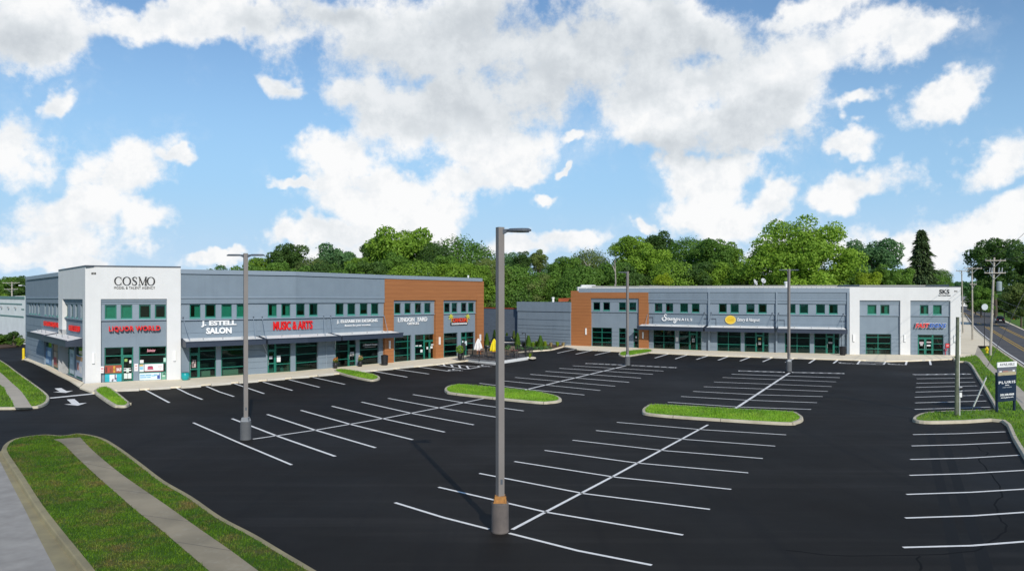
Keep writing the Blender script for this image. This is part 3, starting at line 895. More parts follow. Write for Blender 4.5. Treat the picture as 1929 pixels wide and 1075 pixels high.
def bars(mb, path, a, b, z0, z1, dback, t, w, cols=(), rows=(), sill=True):
    """frame round an opening and its glazing bars; w bar width in metres"""
    e = w/path.mpp((a+b)/2); d0, d1 = -dback-t, -dback
    pbox(mb, path, a, a+e, d0, d1, z0, z1); pbox(mb, path, b-e, b, d0, d1, z0, z1)
    pbox(mb, path, a+e, b-e, d0, d1, z1-w, z1)
    if sill: pbox(mb, path, a+e, b-e, d0, d1, z0, z0+w)
    for c in cols: pbox(mb, path, c-e/2, c+e/2, d0+.005, d1-.003, z0+w, z1-w)
    cs = [a+e] + sorted(c for c in cols) + [b-e]
    for r in rows:
        r, lo, hi = r if isinstance(r, tuple) else (r, a, b)
        pbox(mb, path, max(lo, a+e), min(hi, b-e), d0+.008, d1-.006, r-w*.45, r+w*.45)

def window(root, path, a, b, z0, z1, wd=0.0, style='green', blind=None, name='window'):
    """upper-floor window in an opening of a wall whose face is at wd"""
    mb = MB(); back = .10-wd
    bars(mb, path, a, b, z0, z1, back, .07, .09)
    # projecting sill
    o = mb.build(name, M['green'], root)
    g = MB(); e = .05/path.mpp((a+b)/2)
    pquad(g, path, a+e, b-e, z0+.05, z1-.05, -back-.035); g.build('pane', M['glass'], o)
    s = MB(); pbox(s, path, a-.02, b+.02, wd-.06, wd+.045, z0-.10, z0-.005); s.build('sill', M['pale_green'], o)
    if blind:
        k = MB()
        if blind == 'curtain': pquad(k, path, a+(b-a)*.45, b-e, z0+.05, z1-.05, -back-.16)
        elif blind == 'half': pquad(k, path, a+e, b-e, z0+(z1-z0)*.4, z1-.05, -back-.16)
        else: pquad(k, path, a+e, b-e, z0+.05, z1-.05, -back-.16)
        k.build('blind', M['blind'], o)
    return o
M['blind'] = mat('window_blind', (.50,.62,.57), .9, (.42,.54,.49), 4)

def storefront(root, path, a, b, z0, z1, wd=0.0, cols=(), rows=(), name='storefront_window', w=.075, setback=.12):
    mb = MB(); back = setback-wd
    bars(mb, path, a, b, z0, z1, back, .1, w, cols, rows)
    o = mb.build(name, M['green'], root)
    g = MB(); e = .05/path.mpp((a+b)/2)
    pquad(g, path, a+e, b-e, z0+.05, z1-.05, -back-.05); g.build('pane', M['shop_glass'], o)
    return o

def door(root, path, a, b, z0, z1, wd=0.0, rows=(), handle='a', setback=.10, name='glass_door', label=None):
    mb = MB(); back = setback-wd
    bars(mb, path, a, b, z0, z1, back, .12, .12, (), rows)
    o = mb.build(name, M['green'], root)
    g = MB(); e = .08/path.mpp((a+b)/2)
    pquad(g, path, a+e, b-e, z0+.08, z1-.08, -back-.06); g.build('pane', M['shop_glass'], o)
    h = MB(); hx = a+e*1.0 if handle == 'a' else b-e*1.0
    p0, p1 = path.W(hx, -back+.07, .8), path.W(hx, -back+.07, 1.25)
    q0, q1 = path.W(hx, -back, .8), path.W(hx, -back, 1.25)
    h.tube([q0, p0, p1, q1], .022, 6); h.build('handle', M['steel'], o)
    return o

def canopy(root, path, a, b, zw, zt, zb, proj=1.9, rods=(), d0=.02, drain=True, name='canopy', wall_d=0.0):
    """flat metal canopy hung on rods; a..b are the wall columns"""
    mb = MB(); xs = [a] + path.cuts(a, b) + [b]
    def q(px, d, z):
        p, n, k = path.B(px, 0); return Vector((p.x+n.x*d, p.y+n.y*d, z*k))
    th = .09
    for x0, x1 in zip(xs, xs[1:]):
        mb.hexa([q(x0,proj,zb), q(x1,proj,zb), q(x1,proj,zt), q(x0,proj,zt)], [q(x0,proj-th,zb), q(x1,proj-th,zb), q(x1,proj-th,zt), q(x0,proj-th,zt)])
        # top lip of the fascia
        mb.hexa([q(x0,proj+.05,zt), q(x1,proj+.05,zt), q(x1,proj+.05,zt+.07), q(x0,proj+.05,zt+.07)], [q(x0,proj-.12,zt), q(x1,proj-.12,zt), q(x1,proj-.12,zt+.07), q(x0,proj-.12,zt+.07)])
        # soffit
        mb.poly([q(x0,d0,zb+.06), q(x1,d0,zb+.06), q(x1,proj-th,zb+.06), q(x0,proj-th,zb+.06)])
    e = .09/path.mpp(a)
    for x, s in ((a, 1), (b, -1)):
        x2 = x + s*e
        mb.hexa([q(x,d0,zb), q(x2,d0,zb), q(x2,d0,zw), q(x,d0,zw)], [q(x,proj-th,zb), q(x2,proj-th,zb), q(x2,proj-th,zt), q(x,proj-th,zt)])
    o = mb.build(name, M['fascia'], root)
    t = MB()
    for x0, x1 in zip([a+e]+xs[1:-1], xs[1:-1]+[b-e]):
        t.poly([q(x0,d0,zw-.02), q(x1,d0,zw-.02), q(x1,proj-.11,zt+.02), q(x0,proj-.11,zt+.02)])
    t.build('roof_sheet', M['membrane'], o)
    for wx, cx, zr in rods:
        r = MB(); p0 = path.W(wx, wall_d+.04, zr); pc, n, k = path.B(cx, proj-.5)
        p1 = Vector((pc.x, pc.y, (zt+.12)*k))
        r.tube([p0, p1], .025, 6); r.build('tie_rod', M['gray_trim'], o)
        c = MB(); pl = p0; c.tube([p0+Vector((0,0,-.12)), p0+Vector((0,0,.12))], .05, 6); c.build('rod_bracket', M['dark_coping'], o)
    # small roof posts
    n = 4
    for k in range(1, n):
        x = a+(b-a)*k/n; s = MB(); p = q(x, proj*.55, (zw+zt)/2-.05)
        s.tube([p, p+Vector((0,0,.3))], .035, 6); s.build('vent_stub', M['steel'], o)
    return o

def sconce(root, path, px, z0, z1, d):
    mb = MB(); e = .085/path.mpp(px)
    pbox(mb, path, px-e, px+e, d, d+.12, z0, z1); o = mb.build('wall_light', M['white_metal'], root)
    b = MB(); pbox(b, path, px-e*1.1, px+e*1.1, d-.005, d+.05, z0-.06, z0-.003); b.build('mount', M['steel'], o)
    return o

def grooves(mb, path, a, b, zs, d, gap=.07, t=.035):
    """horizontal cladding boards with shadow gaps between the heights zs"""
    for z0, z1 in zip(zs, zs[1:]): pbox(mb, path, a, b, d-.005, d+t, z0+gap/2, z1-gap/2)

def interior(root, path, a, b, levels, depth=7.0):
    """rooms behind the glass"""
    w, f = MB(), MB()
    xs = [a] + path.cuts(a, b) + [b]
    def q(px, d, z):
        p, n, k = path.B(px, 0); return Vector((p.x-n.x*d, p.y-n.y*d, z))
    for x0, x1 in zip(xs, xs[1:]):
        w.poly([q(x0,depth,0), q(x1,depth,0), q(x1,depth,8.2), q(x0,depth,8.2)])
        for z in levels:
            f.hexa([q(x0,.26,z), q(x1,.26,z), q(x1,.26,z+.02), q(x0,.26,z+.02)], [q(x0,depth,z), q(x1,depth,z), q(x1,depth,z+.02), q(x0,depth,z+.02)])
    for x in (a, b): w.poly([q(x,.3,0), q(x,depth,0), q(x,depth,8.2), q(x,.3,8.2)])
    w.build('interior_wall', M['interior_wall'], root); f.build('interior_floor', M['interior_floor'], root)

def furnish(root, path, items):
    for name, px, d, w, dep, h, z, m in items:
        mb = MB(); p, n, k = path.B(px, 0); t = Vector((-n.y, n.x, 0)); c = p - n*d
        if t.x < 0: t = -t
        def pt(u, v, zz): r = c + t*u - n*v; return (r.x, r.y, zz)
        mb.hexa([pt(-w/2,0,z), pt(w/2,0,z), pt(w/2,0,z+h), pt(-w/2,0,z+h)], [pt(-w/2,dep,z), pt(w/2,dep,z), pt(w/2,dep,z+h), pt(-w/2,dep,z+h)])
        if name == 'salon_chair':
            mb.hexa([pt(-w/2,dep-.12,z+h), pt(w/2,dep-.12,z+h), pt(w/2,dep-.12,z+h+.5), pt(-w/2,dep-.12,z+h+.5)], [pt(-w/2,dep,z+h), pt(w/2,dep,z+h), pt(w/2,dep,z+h+.5), pt(-w/2,dep,z+h+.5)])
        mb.build(name, m, root)

def poster(root, path, a, b, z0, z1, d, name, c, bits=()):
    mb = MB(); pbox(mb, path, a, b, d-.02, d, z0, z1)
    o = mb.build(name, c, root)
    for (u0, u1, v0, v1, m) in bits:
        k = MB(); pbox(k, path, a+(b-a)*u0, a+(b-a)*u1, d-.004, d+.006, z0+(z1-z0)*v0, z0+(z1-z0)*v1); k.build('print', m, o)
    return o
flatc = {}
def fc(r, g, b):
    k = (r, g, b)
    if k not in flatc: flatc[k] = plain('poster_print', k, .6)
    return flatc[k]

# ================================================================ corner building with the salon, music, flower and restaurant shops
LP = Path([(160.5,724,1.0), (340.5,716,1.0), (557,701.4,.997), (725,685.4,.985), (911,668,.972)])
LS = Path([(48,674,.975), (110,698.5,.99), (160.5,724,1.0)])
LP.P[0] = LP.P[0] - LP.n[0]*.30; LS.P[-1] = LS.P[-1] - LS.n[-1]*.30      # white faces stand .3 proud and meet at the corner
lb = tag(empty('retail_building', LP.P[1].lerp(LP.P[3], .5)), 'two storey gray shop building with white corner tower and brown panelled far end', 'building')
lb_off = lb.location.copy(); lb.location = (0,0,0)
UW = (5.16, 6.27)
def upper(lst, path, wd, root, z=UW, blinds=()):
    ops = []
    for i, (a, b) in enumerate(lst): ops.append((a, b, z[0], z[1]))
    return ops

# --- gray bays
gw = [(357.2,377.6),(386.3,406.4),(417,436.7),(445.7,465.3), (504.6,521.6),(529.9,547),(557.9,574.2),(582.4,598.5), (632.2,647.6),(654.6,669.5),(677.8,692.5),(699,713)]
gs = [(356.8,407,.06,2.95),(416.6,462,.06,2.95),(504,547.7,.06,2.95),(556.7,598.7,.06,2.95),(632,670.6,.06,2.95),(677.3,713.5,.06,2.95)]
mb = MB()
pwall(mb, LP, 340.5, 725, 0, 4.92, 0.0, gs)
mb.build('shop_wall', M['stucco_gray'], lb)
mb = MB(); pwall(mb, LP, 340.5, 725, 4.92, 6.40, .12, upper(gw, LP, .12, lb), depth=.3); mb.build('window_band', M['gray_trim'], lb)
mb = MB(); pwall(mb, LP, 340.5, 725, 6.33, 8.80, .26, depth=.35); mb.build('parapet', M['stucco_gray'], lb)
mb = MB(); pbox(mb, LP, 340.5, 725, .24, .34, 6.78, 6.90); pbox(mb, LP, 340.5, 725, .10, .19, 4.93, 5.03); mb.build('string_course', M['coping'], lb)
mb = MB(); pbox(mb, LP, 340.5, 909, -.3, .38, 8.80, 9.17); mb.build('coping', M['coping'], lb)
bl = [None,'curtain',None,'full','full','curtain',None,None,'curtain','curtain',None,'full']
for i, (a, b) in enumerate(gw): window(lb, LP, a, b, *UW, wd=.12, blind=['curtain',None,'full','full','curtain','curtain','half','curtain','curtain','full','half','full'][i])
rows = [2.35, 1.62, .85]
storefront(lb, LP, 374.9, 407, .06, 2.95, rows=rows); storefront(lb, LP, 416.6, 462, .06, 2.95, rows=rows)
storefront(lb, LP, 356.8, 374.7, 2.12, 2.95); door(lb, LP, 356.8, 374.7, .06, 2.11, rows=[.85])
storefront(lb, LP, 518.9, 547.7, .06, 2.95, rows=rows); storefront(lb, LP, 556.7, 598.7, .06, 2.95, rows=rows)
storefront(lb, LP, 504, 518.7, 2.12, 2.95); door(lb, LP, 504, 518.7, .06, 2.11, rows=[.95])
storefront(lb, LP, 632, 656.4, .06, 2.95, rows=rows); storefront(lb, LP, 677.3, 713.5, .06, 2.95, rows=rows)
storefront(lb, LP, 656.6, 670.6, 2.12, 2.95); door(lb, LP, 656.6, 670.6, .06, 2.11, rows=[.6])
mb = MB(); zs = [.05,.62,1.15,1.7,2.25,2.8,3.3]

for a, b in ((463.5,503),(599.7,614.3),(615.3,631),(714.5,724)):
    mb = MB(); grooves(mb, LP, a, b, zs, 0); mb.build('cladding_board', M['stucco_gray'], lb)
mb = MB(); zs = [3.52,3.86,4.9]
for a, b in ((341.5,480),(484,492),(496,612),(616,623),(627,724)):
    mb = MB(); grooves(mb, LP, a, b, [3.3,3.86,4.9], 0, .06, .03); mb.build('sign_band', M['stucco_gray'], lb)
mb = MB(); mb.tube([LP.W(614.8,.07,.1), LP.W(614.8,.07,3.2)], .04, 6); mb.build('downpipe', M['gray_trim'], lb)
canopy(lb, LP, 341.5, 483, 3.47, 3.22, 2.82, 2.0, [(345,358,5.12),(477.5,481,5.05)], wall_d=.12)
canopy(lb, LP, 487, 619, 3.47, 3.22, 2.82, 2.0, [(494,502,5.05),(609.7,613,5.0)], wall_d=.12)
canopy(lb, LP, 622, 734, 3.47, 3.22, 2.82, 2.0, [(623,630,5.0),(723.6,731,5.0)], wall_d=.12)
for wx, cx in ((486,503),(620.5,631)):
    b_ = MB(); q0 = LP.W(cx, .05, 1.9); p, n, k = LP.B(wx, 0); b_.tube([q0, Vector((p.x+n.x*1.0, p.y+n.y*1.0, 2.9))], .05, 6); b_.build('drain_pipe', M['gray_trim'], lb)

# --- brown panelled end
OPN = [(742,821,0,6.58),(835.6,898.6,0,6.58)]
mb = MB(); pwall(mb, LP, 725, 911.5, 0, 8.82, .30, OPN, depth=.45); mb.build('brown_cladding', M['orange'], lb)
mb = MB()
for x in (742.3, 820.6, 898.2): pbox(mb, LP, x-.25, x+.25, .295, .306, 6.6, 8.78)
mb.build('cladding_joint', M['orange'], lb)
w1 = [(743,755.2),(762,774.2),(781.4,793.7),(799.4,811.5)]; w2 = [(836.6,848),(850.8,861.8),(868.4,879.2),(882,893)]
OW = (5.17, 6.27)
s1 = [(743,775,.06,2.85),(781.4,820,.06,2.85),(836,862.5,.06,2.85),(868.4,893.6,.06,2.85)]
for (a, b), ws in (((742,821), w1), ((835.6,898.6), w2)):
    mb = MB(); pwall(mb, LP, a, b, 0, 4.98, 0, [s for s in s1 if a-1 < s[0] < b], ends=False); pwall(mb, LP, a, b, 6.33, 6.9, .1, ends=False); pbox(mb, LP, a, b, .05, .15, 6.52, 6.72); mb.build('bay_wall', M['stucco_gray'], lb)
    mb = MB(); pwall(mb, LP, a, b, 4.98, 6.34, .06, upper(ws, LP, .06, lb, OW), ends=False); pbox(mb, LP, a, b, .05, .14, 4.99, 5.09); mb.build('window_band', M['gray_trim'], lb)
    for i, (p, q) in enumerate(ws): window(lb, LP, p, q, *OW, wd=.06, blind=[None,'half',None,'full'][i])
storefront(lb, LP, 743, 775, .06, 2.85, cols=[768], rows=[2.2,1.5,.75])
storefront(lb, LP, 781.4, 798.8, .06, 2.85, rows=[2.2,1.5,.75]); storefront(lb, LP, 799, 820, 2.12, 2.85)
door(lb, LP, 799, 809.4, .06, 2.11, handle='b'); door(lb, LP, 809.5, 820, .06, 2.11)
storefront(lb, LP, 836, 862.5, .06, 2.85, rows=[2.2,1.5,.75], cols=[])
door(lb, LP, 868.4, 877.6, .06, 2.2); storefront(lb, LP, 868.4, 877.6, 2.21, 2.85); storefront(lb, LP, 877.8, 893.6, .06, 2.85, rows=[2.2,1.5,.75])
for px, a, b in ((734.7,641,655),(829,634,648),(905.6,629,641)): sconce(lb, LP, px, LP.z(px,b), LP.z(px,a), .30)

# --- white corner tower
mb = MB(); pwall(mb, LP, 160.5, 340.5, 0, 9.30, .30, [(190,314.5,0,6.73)], depth=.5); 
mb.build('white_tower_face', M['stucco_white'], lb)
mb = MB(); pbox(mb, LP, 160.2, 340.8, -.25, .345, 9.30, 9.40); mb.build('tower_coping', M['dark_coping'], lb)
tw = [(197.3,219.6),(227.5,249.2),(261.8,283.8),(291.7,312.6)]; ts = [(196.8,251.2,.06,2.86),(261.8,313.8,.06,2.86)]
mb = MB(); pwall(mb, LP, 190, 314.5, 0, 4.98, 0, ts, ends=False); pwall(mb, LP, 190, 314.5, 6.33, 7.0, .12, ends=False); pbox(mb, LP, 190, 314.5, .1, .19, 6.52, 6.72); mb.build('bay_wall', M['stucco_gray'], lb)
mb = MB(); pwall(mb, LP, 190, 314.5, 4.98, 6.34, .08, upper(tw, LP, .08, lb), ends=False); pbox(mb, LP, 190, 314.5, .05, .16, 4.99, 5.1); mb.build('window_band', M['gray_trim'], lb)
for a, b in tw: window(lb, LP, a, b, *UW, wd=.08, blind='full' if a < 230 else None)
storefront(lb, LP, 196.8, 229.8, .06, 2.86, rows=[2.17,1.47,.75]); storefront(lb, LP, 230, 251.2, 2.15, 2.86); dl = door(lb, LP, 230, 251.2, .06, 2.14, handle='b')
storefront(lb, LP, 261.8, 313.8, .06, 2.86, rows=[2.17,1.47,.75])
sconce(lb, LP, 176, 1.65, 2.5, .30); sconce(lb, LP, 329, 1.65, 2.5, .30)
# papers and posters in the liquor shop window
PD = -.10
poster(lb, LP, 197.6, 229, .80, 1.42, PD, 'window_poster', fc(.32,.06,.03), [(.04,.13,.1,.8,fc(.10,.02,.02)),(.18,.27,.1,.7,fc(.45,.05,.03)),(.5,.62,.05,.9,fc(.55,.30,.04)),(.52,.6,.3,.6,fc(.03,.03,.02)),(.31,.4,.1,.6,fc(.2,.05,.03))])
sg = MB(); ptext(sg, LP, text_geo('SALE!', offset=.03), 219.5, 228.5, .95, 1.2, PD+.006, .01); sg.build('poster_lettering', M['white'], lb)
poster(lb, LP, 197.6, 229, .10, .70, PD, 'window_poster', fc(.02,.42,.50), [(.28,.70,.02,.96,fc(.72,.74,.8)),(.58,.66,.25,.95,fc(.10,.02,.08)),(.66,.72,.1,.5,fc(.05,.08,.35)),(.34,.5,.03,.25,fc(.02,.12,.1)),(.45,.52,.18,.4,fc(.5,.1,.05)),(.0,.27,.45,.5,fc(.02,.3,.38)),(.72,1,.48,.53,fc(.02,.3,.38))])
poster(lb, LP, 233.6, 240.3, .30, .74, PD, 'window_paper', fc(.62,.68,.64)); poster(lb, LP, 241.0, 247.6, .30, .74, PD, 'window_paper', fc(.66,.72,.68))
poster(lb, LP, 233, 247, .92, 1.02, PD, 'window_paper', fc(.7,.7,.7)); poster(lb, LP, 232.5, 246, 1.1, 1.16, PD, 'window_paper', fc(.7,.68,.68)); poster(lb, LP, 238, 243, .82, 1.12, PD+.01, 'window_paper', fc(.6,.7,.62))
poster(lb, LP, 243.5, 247.5, 1.55, 1.78, PD, 'window_paper', fc(.7,.7,.7)); poster(lb, LP, 234.5, 240, 1.68, 1.9, PD, 'window_paper', fc(.25,.4,.1))
poster(lb, LP, 263.5, 270.5, 1.52, 1.78, PD, 'window_paper', fc(.7,.7,.68)); poster(lb, LP, 308, 312.5, 1.55, 1.9, PD, 'window_paper', fc(.4,.65,.55))
poster(lb, LP, 262.6, 271, .82, 1.42, PD, 'window_poster', fc(.55,.65,.7), [(.05,.85,.75,.98,fc(.6,.4,.1)),(.1,.8,.3,.65,fc(.2,.5,.65)),(0,1,0,.2,fc(.75,.75,.75))])
poster(lb, LP, 272.2, 307.5, .80, 1.42, PD, 'window_poster', fc(.78,.78,.78), [(0,1,0,.11,fc(.30,.03,.06)),(.16,.46,.30,.68,fc(.45,.06,.12)),(.2,.42,.6,.74,fc(.15,.03,.05)),(.12,.5,.26,.31,fc(.1,.05,.05)),(.55,.56,.3,.8,fc(.5,.3,.3)),(.7,.95,.55,.72,fc(.65,.5,.5)),(.78,.9,.3,.4,fc(.4,.4,.35))])
poster(lb, LP, 262.6, 303, .14, .70, PD, 'window_poster', fc(.62,.74,.82), [(.83,.96,.1,.65,fc(.03,.08,.3)),(.92,.95,.65,.95,fc(.05,.1,.3)),(.57,.75,.5,.66,fc(.2,.45,.7))])
for u, v, w_ in ((264,.50,9),(274,.50,11),(264,.36,12),(277,.36,7),(290,.52,6)): poster(lb, LP, u, u+w_, .3 if v < .4 else .46, .40 if v < .4 else .58, PD+.006, 'poster_print', fc(.22,.42,.60))
poster(lb, LP, 304, 312.5, .12, .70, PD, 'window_poster', fc(.15,.36,.26), [(.2,.8,.4,.6,fc(.5,.6,.5)),(.4,.9,.7,.9,fc(.02,.08,.06))])
sg = MB(); ptext(sg, LP, text_geo('Budweiser', shear=.3, offset=.02), 277, 293, 2.42, 2.66, PD+.02, .02); sg.build('window_script', fc(.7,.3,.35), lb)
poster(lb, LP, 189.2, 195.6, .86, 1.4, .305, 'wall_notice', fc(.75,.72,.72), [(.15,.85,.55,.75,fc(.6,.2,.22)),(.15,.85,.25,.35,fc(.5,.35,.35))])
poster(lb, LP, 253, 260, .9, 1.5, .02, 'wall_notice', fc(.75,.73,.73), [(.25,.75,.6,.8,fc(.65,.3,.3)),(.2,.8,.25,.4,fc(.6,.4,.4))])
# other window papers
poster(lb, LP, 521.5, 528.5, 1.05, 1.62, PD, 'window_paper', fc(.75,.76,.75)); poster(lb, LP, 507, 513, 1.35, 1.6, PD, 'window_paper', fc(.45,.45,.5)); 
poster(lb, LP, 361.5, 369, 1.0, 1.62, PD, 'window_decal', fc(.5,.38,.36), [(.1,.5,.1,.6,fc(.1,.08,.08)),(.5,.9,.5,.95,fc(.1,.08,.08)),(.0,.3,.7,1,fc(.12,.1,.1))])
sg = MB(); ptext(sg, LP, text_geo('J. Elizabeth Designs', shear=.3, offset=.01), 683.5, 711, 1.95, 2.2, PD+.005, .01); sg.build('window_script', M['white'], lb)
poster(lb, LP, 687, 707, 1.84, 1.87, PD, 'window_decal', fc(.6,.6,.6)); poster(lb, LP, 659.5, 667, 1.1, 1.5, PD, 'window_decal', fc(.4,.4,.4), [(.1,.6,.4,.6,fc(.03,.03,.03)),(.3,.9,.1,.25,fc(.03,.03,.03))])
for a, b, z0, z1 in ((803.5,806.5,1.2,1.45),(811,815,1.25,1.5),(790,794,1.55,1.7),(812,818,1.6,1.72),(782.5,788,1.6,1.7),(792,796,.9,1.2)): poster(lb, LP, a, b, z0, z1, PD+.03, 'window_paper', fc(.7,.75,.74))
for k in range(4):
    for j in range(2): poster(lb, LP, 745+j*4.6, 747.2+j*4.6, .42+.46*k, .66+.46*k, PD-.2, 'framed_picture', fc(.45,.36,.14))
poster(lb, LP, 766, 771, .15, 2.7, PD-.3, 'hanging_curtain', fc(.45,.62,.55))
for a, b, z0, z1 in ((870.5,873,1.65,1.85),(875.5,879.5,1.3,1.8),(873,876,.75,.9)): poster(lb, LP, a, b, z0, z1, PD+.03, 'window_paper', fc(.65,.75,.75))

interior(lb, LP, 190.5, 314, (.04, 4.1)); interior(lb, LP, 341, 724, (.04, 4.1)); interior(lb, LP, 742.5, 898, (.04, 4.1))
fz = []
for px in (388, 396, 428, 440, 452): fz.append(('salon_chair', px, 1.6, .85, .7, .55, .06, fc(.36,.40,.34)))
for px in (540, 528): fz.append(('display_table', px, 1.8, 1.3, .8, .8, .06, fc(.05,.26,.25)))
for px in (565, 578, 590): fz.append(('display_table', px, 1.4, 1.0, .6, .9, .06, fc(.22,.2,.16)))
for px in (640, 648): fz.append(('display_table', px, 1.4, .9, .6, .7, .06, fc(.03,.22,.25)))
for px in (690, 704): fz.append(('display_table', px, 1.6, 1.0, .5, 1.0, .06, fc(.12,.16,.14)))
for px in (205, 220, 275, 300): fz.append(('liquor_shelf', px, 2.6, 2.2, .5, 1.9, .06, fc(.10,.06,.05)))
for px in (846, 856): fz.append(('dining_bench', px, 1.6, 1.2, .8, .8, .06, fc(.2,.1,.05)))
furnish(lb, LP, fz)

# --- flank by the driveway
mb = MB(); so_ = [(84,97.6,.06,2.75),(98.4,109,.06,2.75)]
sw1 = [(55,57.8),(60,62.6),(65,67.8),(71.6,75),(84,86.6),(91.6,94.6),(97.8,101.2),(105.6,109)]
pwall(mb, LS, 48, 109.5, 0, 4.92, 0, so_); mb.build('flank_wall', M['stucco_gray'], lb)
mb = MB(); pwall(mb, LS, 48, 109.5, 4.92, 6.4, .10, [(a,b,*UW) for a,b in sw1], depth=.3); pbox(mb, LS, 48, 109.5, .09, .17, 4.93, 5.03); mb.build('window_band', M['gray_trim'], lb)
mb = MB(); pwall(mb, LS, 48, 109.5, 6.33, 8.8, .24, depth=.35); mb.build('parapet', M['stucco_gray'], lb)
mb = MB(); pbox(mb, LS, 48, 109.5, .22, .31, 6.78, 6.9); mb.build('string_course', M['coping'], lb)
mb = MB(); pbox(mb, LS, 48, 109.5, -.3, .36, 8.8, 9.17); mb.build('coping', M['coping'], lb)
for a, b in sw1: window(lb, LS, a, b, *UW, wd=.1, blind='half')
storefront(lb, LS, 84, 97.6, .06, 2.75, rows=[1.9,1.0]); storefront(lb, LS, 98.4, 109, .06, 2.75, rows=[1.9,1.0])
mb = MB(); grooves(mb, LS, 48.5, 83, [.05,.62,1.15,1.7,2.25,2.75], 0); grooves(mb, LS, 48.5, 109, [3.3,3.86,4.9], 0, .06, .03); mb.build('cladding_board', M['stucco_gray'], lb)
mb = MB(); pwall(mb, LS, 110, 160.5, 0, 9.30, .30, [(117.2,155.6,0,6.73),(110,117.2,0,4.0)], depth=.5); mb.build('white_tower_flank', M['stucco_white'], lb)
mb = MB(); pbox(mb, LS, 109.8, 160.7, -.25, .345, 9.3, 9.4); mb.build('tower_coping', M['dark_coping'], lb)
sw2 = [(122.8,127.4),(132.4,137.4),(141.2,146),(151.6,155.4)]; ss2 = [(122.8,139.6,.06,2.75),(141.2,155.6,.06,2.75)]
mb = MB(); pwall(mb, LS, 109.5, 155.6, 0, 4.98, -.02, ss2, ends=False); pwall(mb, LS, 117.2, 155.6, 6.33, 7.0, .1, ends=False); pbox(mb, LS, 117.2, 155.6, .08, .17, 6.52, 6.72); mb.build('bay_wall', M['stucco_gray'], lb)
mb = MB(); pwall(mb, LS, 117.2, 155.6, 4.98, 6.34, .06, [(a,b,*UW) for a,b in sw2], ends=False); pbox(mb, LS, 117.2, 155.6, .05, .14, 4.99, 5.1); mb.build('window_band', M['gray_trim'], lb)
for a, b in sw2: window(lb, LS, a, b, *UW, wd=.06, blind='half')
storefront(lb, LS, 122.8, 139.6, .06, 2.75, cols=[130], rows=[1.9,1.0]); storefront(lb, LS, 141.2, 155.6, .06, 2.75, rows=[1.9,1.0])
# printed window films on the flank
poster(lb, LS, 85, 96.6, .2, 1.9, -.11, 'window_film', fc(.10,.22,.40), [(.1,.6,.1,.35,fc(.35,.5,.65)),(.4,.9,.5,.8,fc(.5,.62,.7)),(.0,.4,.75,.98,fc(.05,.09,.2))])
poster(lb, LS, 99.2, 108.4, .2, 2.6, -.11, 'window_film', fc(.30,.19,.10), [(.2,.8,.1,.4,fc(.35,.06,.06)),(.3,.7,.4,.6,fc(.42,.3,.22)),(0,1,.62,.66,fc(.1,.06,.04))])
poster(lb, LS, 131, 139, .2, 2.3, -.12, 'window_film', fc(.42,.50,.54), [(.2,.8,.7,.85,fc(.2,.26,.3)),(.2,.7,.4,.6,fc(.6,.66,.7))])
poster(lb, LS, 142.2, 154.8, .2, 2.0, -.12, 'window_film', fc(.46,.50,.58), [(0,1,.75,.95,fc(.45,.24,.12)),(.3,.6,.85,1,fc(.1,.2,.5)),(.2,.5,.3,.65,fc(.5,.22,.18)),(.6,.9,.2,.5,fc(.65,.62,.6))])
canopy(lb, LS, 79, 110.3, 3.62, 3.38, 2.92, 1.3, []); canopy(lb, LS, 112.2, 157.5, 3.58, 3.34, 2.88, 1.3, [])
interior(lb, LS, 50, 109, (.04, 4.1), 5.0); interior(lb, LS, 118, 155, (.04, 4.1), 5.0)
# rear walls and roof deck
c0, c1, c2 = LS.P[0], LP.P[0], LP.P[-1]
back1 = c2 + (c0-c1); back1 = Vector((back1.x, back1.y, 0))
nF = LP.n[2]; nS = LS.n[0]
hull = [c0 - nS*.3, c0*1.0 + (c0-c1).normalized()*0, back1, c2]
mb = MB()
for a, b in ((c0, back1), (back1, c2 - nF*.2)): mb.poly([(a.x,a.y,0),(b.x,b.y,0),(b.x,b.y,8.85),(a.x,a.y,8.85)])
mb.build('rear_wall', M['stucco_gray'], lb)
ring = [c0 - nS*.4 + Vector((.3,0,0)), c1 - nS*.4 - nF*.5] + [LP.P[k] - LP.n[k]*.4 for k in range(1, 4)] + [c2 - nF*.5, back1]
mb = MB(); mb.flat(ccw([Vector((p.x,p.y,0)) for p in ring]), 8.3); mb.build('roof_deck', M['roofing'], lb)

# ================================================================ farther shop building
RP = Path([(1075.3,651.6,1.0), (1221,657.2,1.0), (1333,661.8,1.0), (1440,664.9,1.0), (1600.5,668.6,.995), (1810,670.4,.99)])
rb = tag(empty('retail_building'), 'two storey gray shop building with brown panelled end and white framed end, near the street', 'building')
rw = [(1233,1247.6),(1254,1268),(1281,1296),(1303,1317.6),(1354,1369),(1376,1391.6),(1406,1421.4),(1428.6,1444.3),(1483,1498.6),(1506,1522.4),(1537.3,1554),(1561.5,1578)]
rs = [(1230.7,1271.6,.06,2.85),(1279,1321,.06,2.85),(1351,1395.5,.06,2.85),(1402.4,1448,.06,2.85),(1478.5,1525.6,.06,2.85),(1533.6,1581,.06,2.85)]
RU = (4.82, 5.9)
mb = MB(); pwall(mb, RP, 1221, 1600.5, 0, 4.6, 0, rs); mb.build('shop_wall', M['stucco_gray'], rb)
mb = MB(); pwall(mb, RP, 1221, 1600.5, 4.6, 6.02, .1, [(a,b,*RU) for a,b in rw], depth=.3); pbox(mb, RP, 1221, 1600.5, .09, .17, 4.61, 4.71); mb.build('window_band', M['gray_trim'], rb)
mb = MB(); pwall(mb, RP, 1221, 1600.5, 5.96, 7.3, .22, depth=.4); mb.build('parapet', M['stucco_gray'], rb)
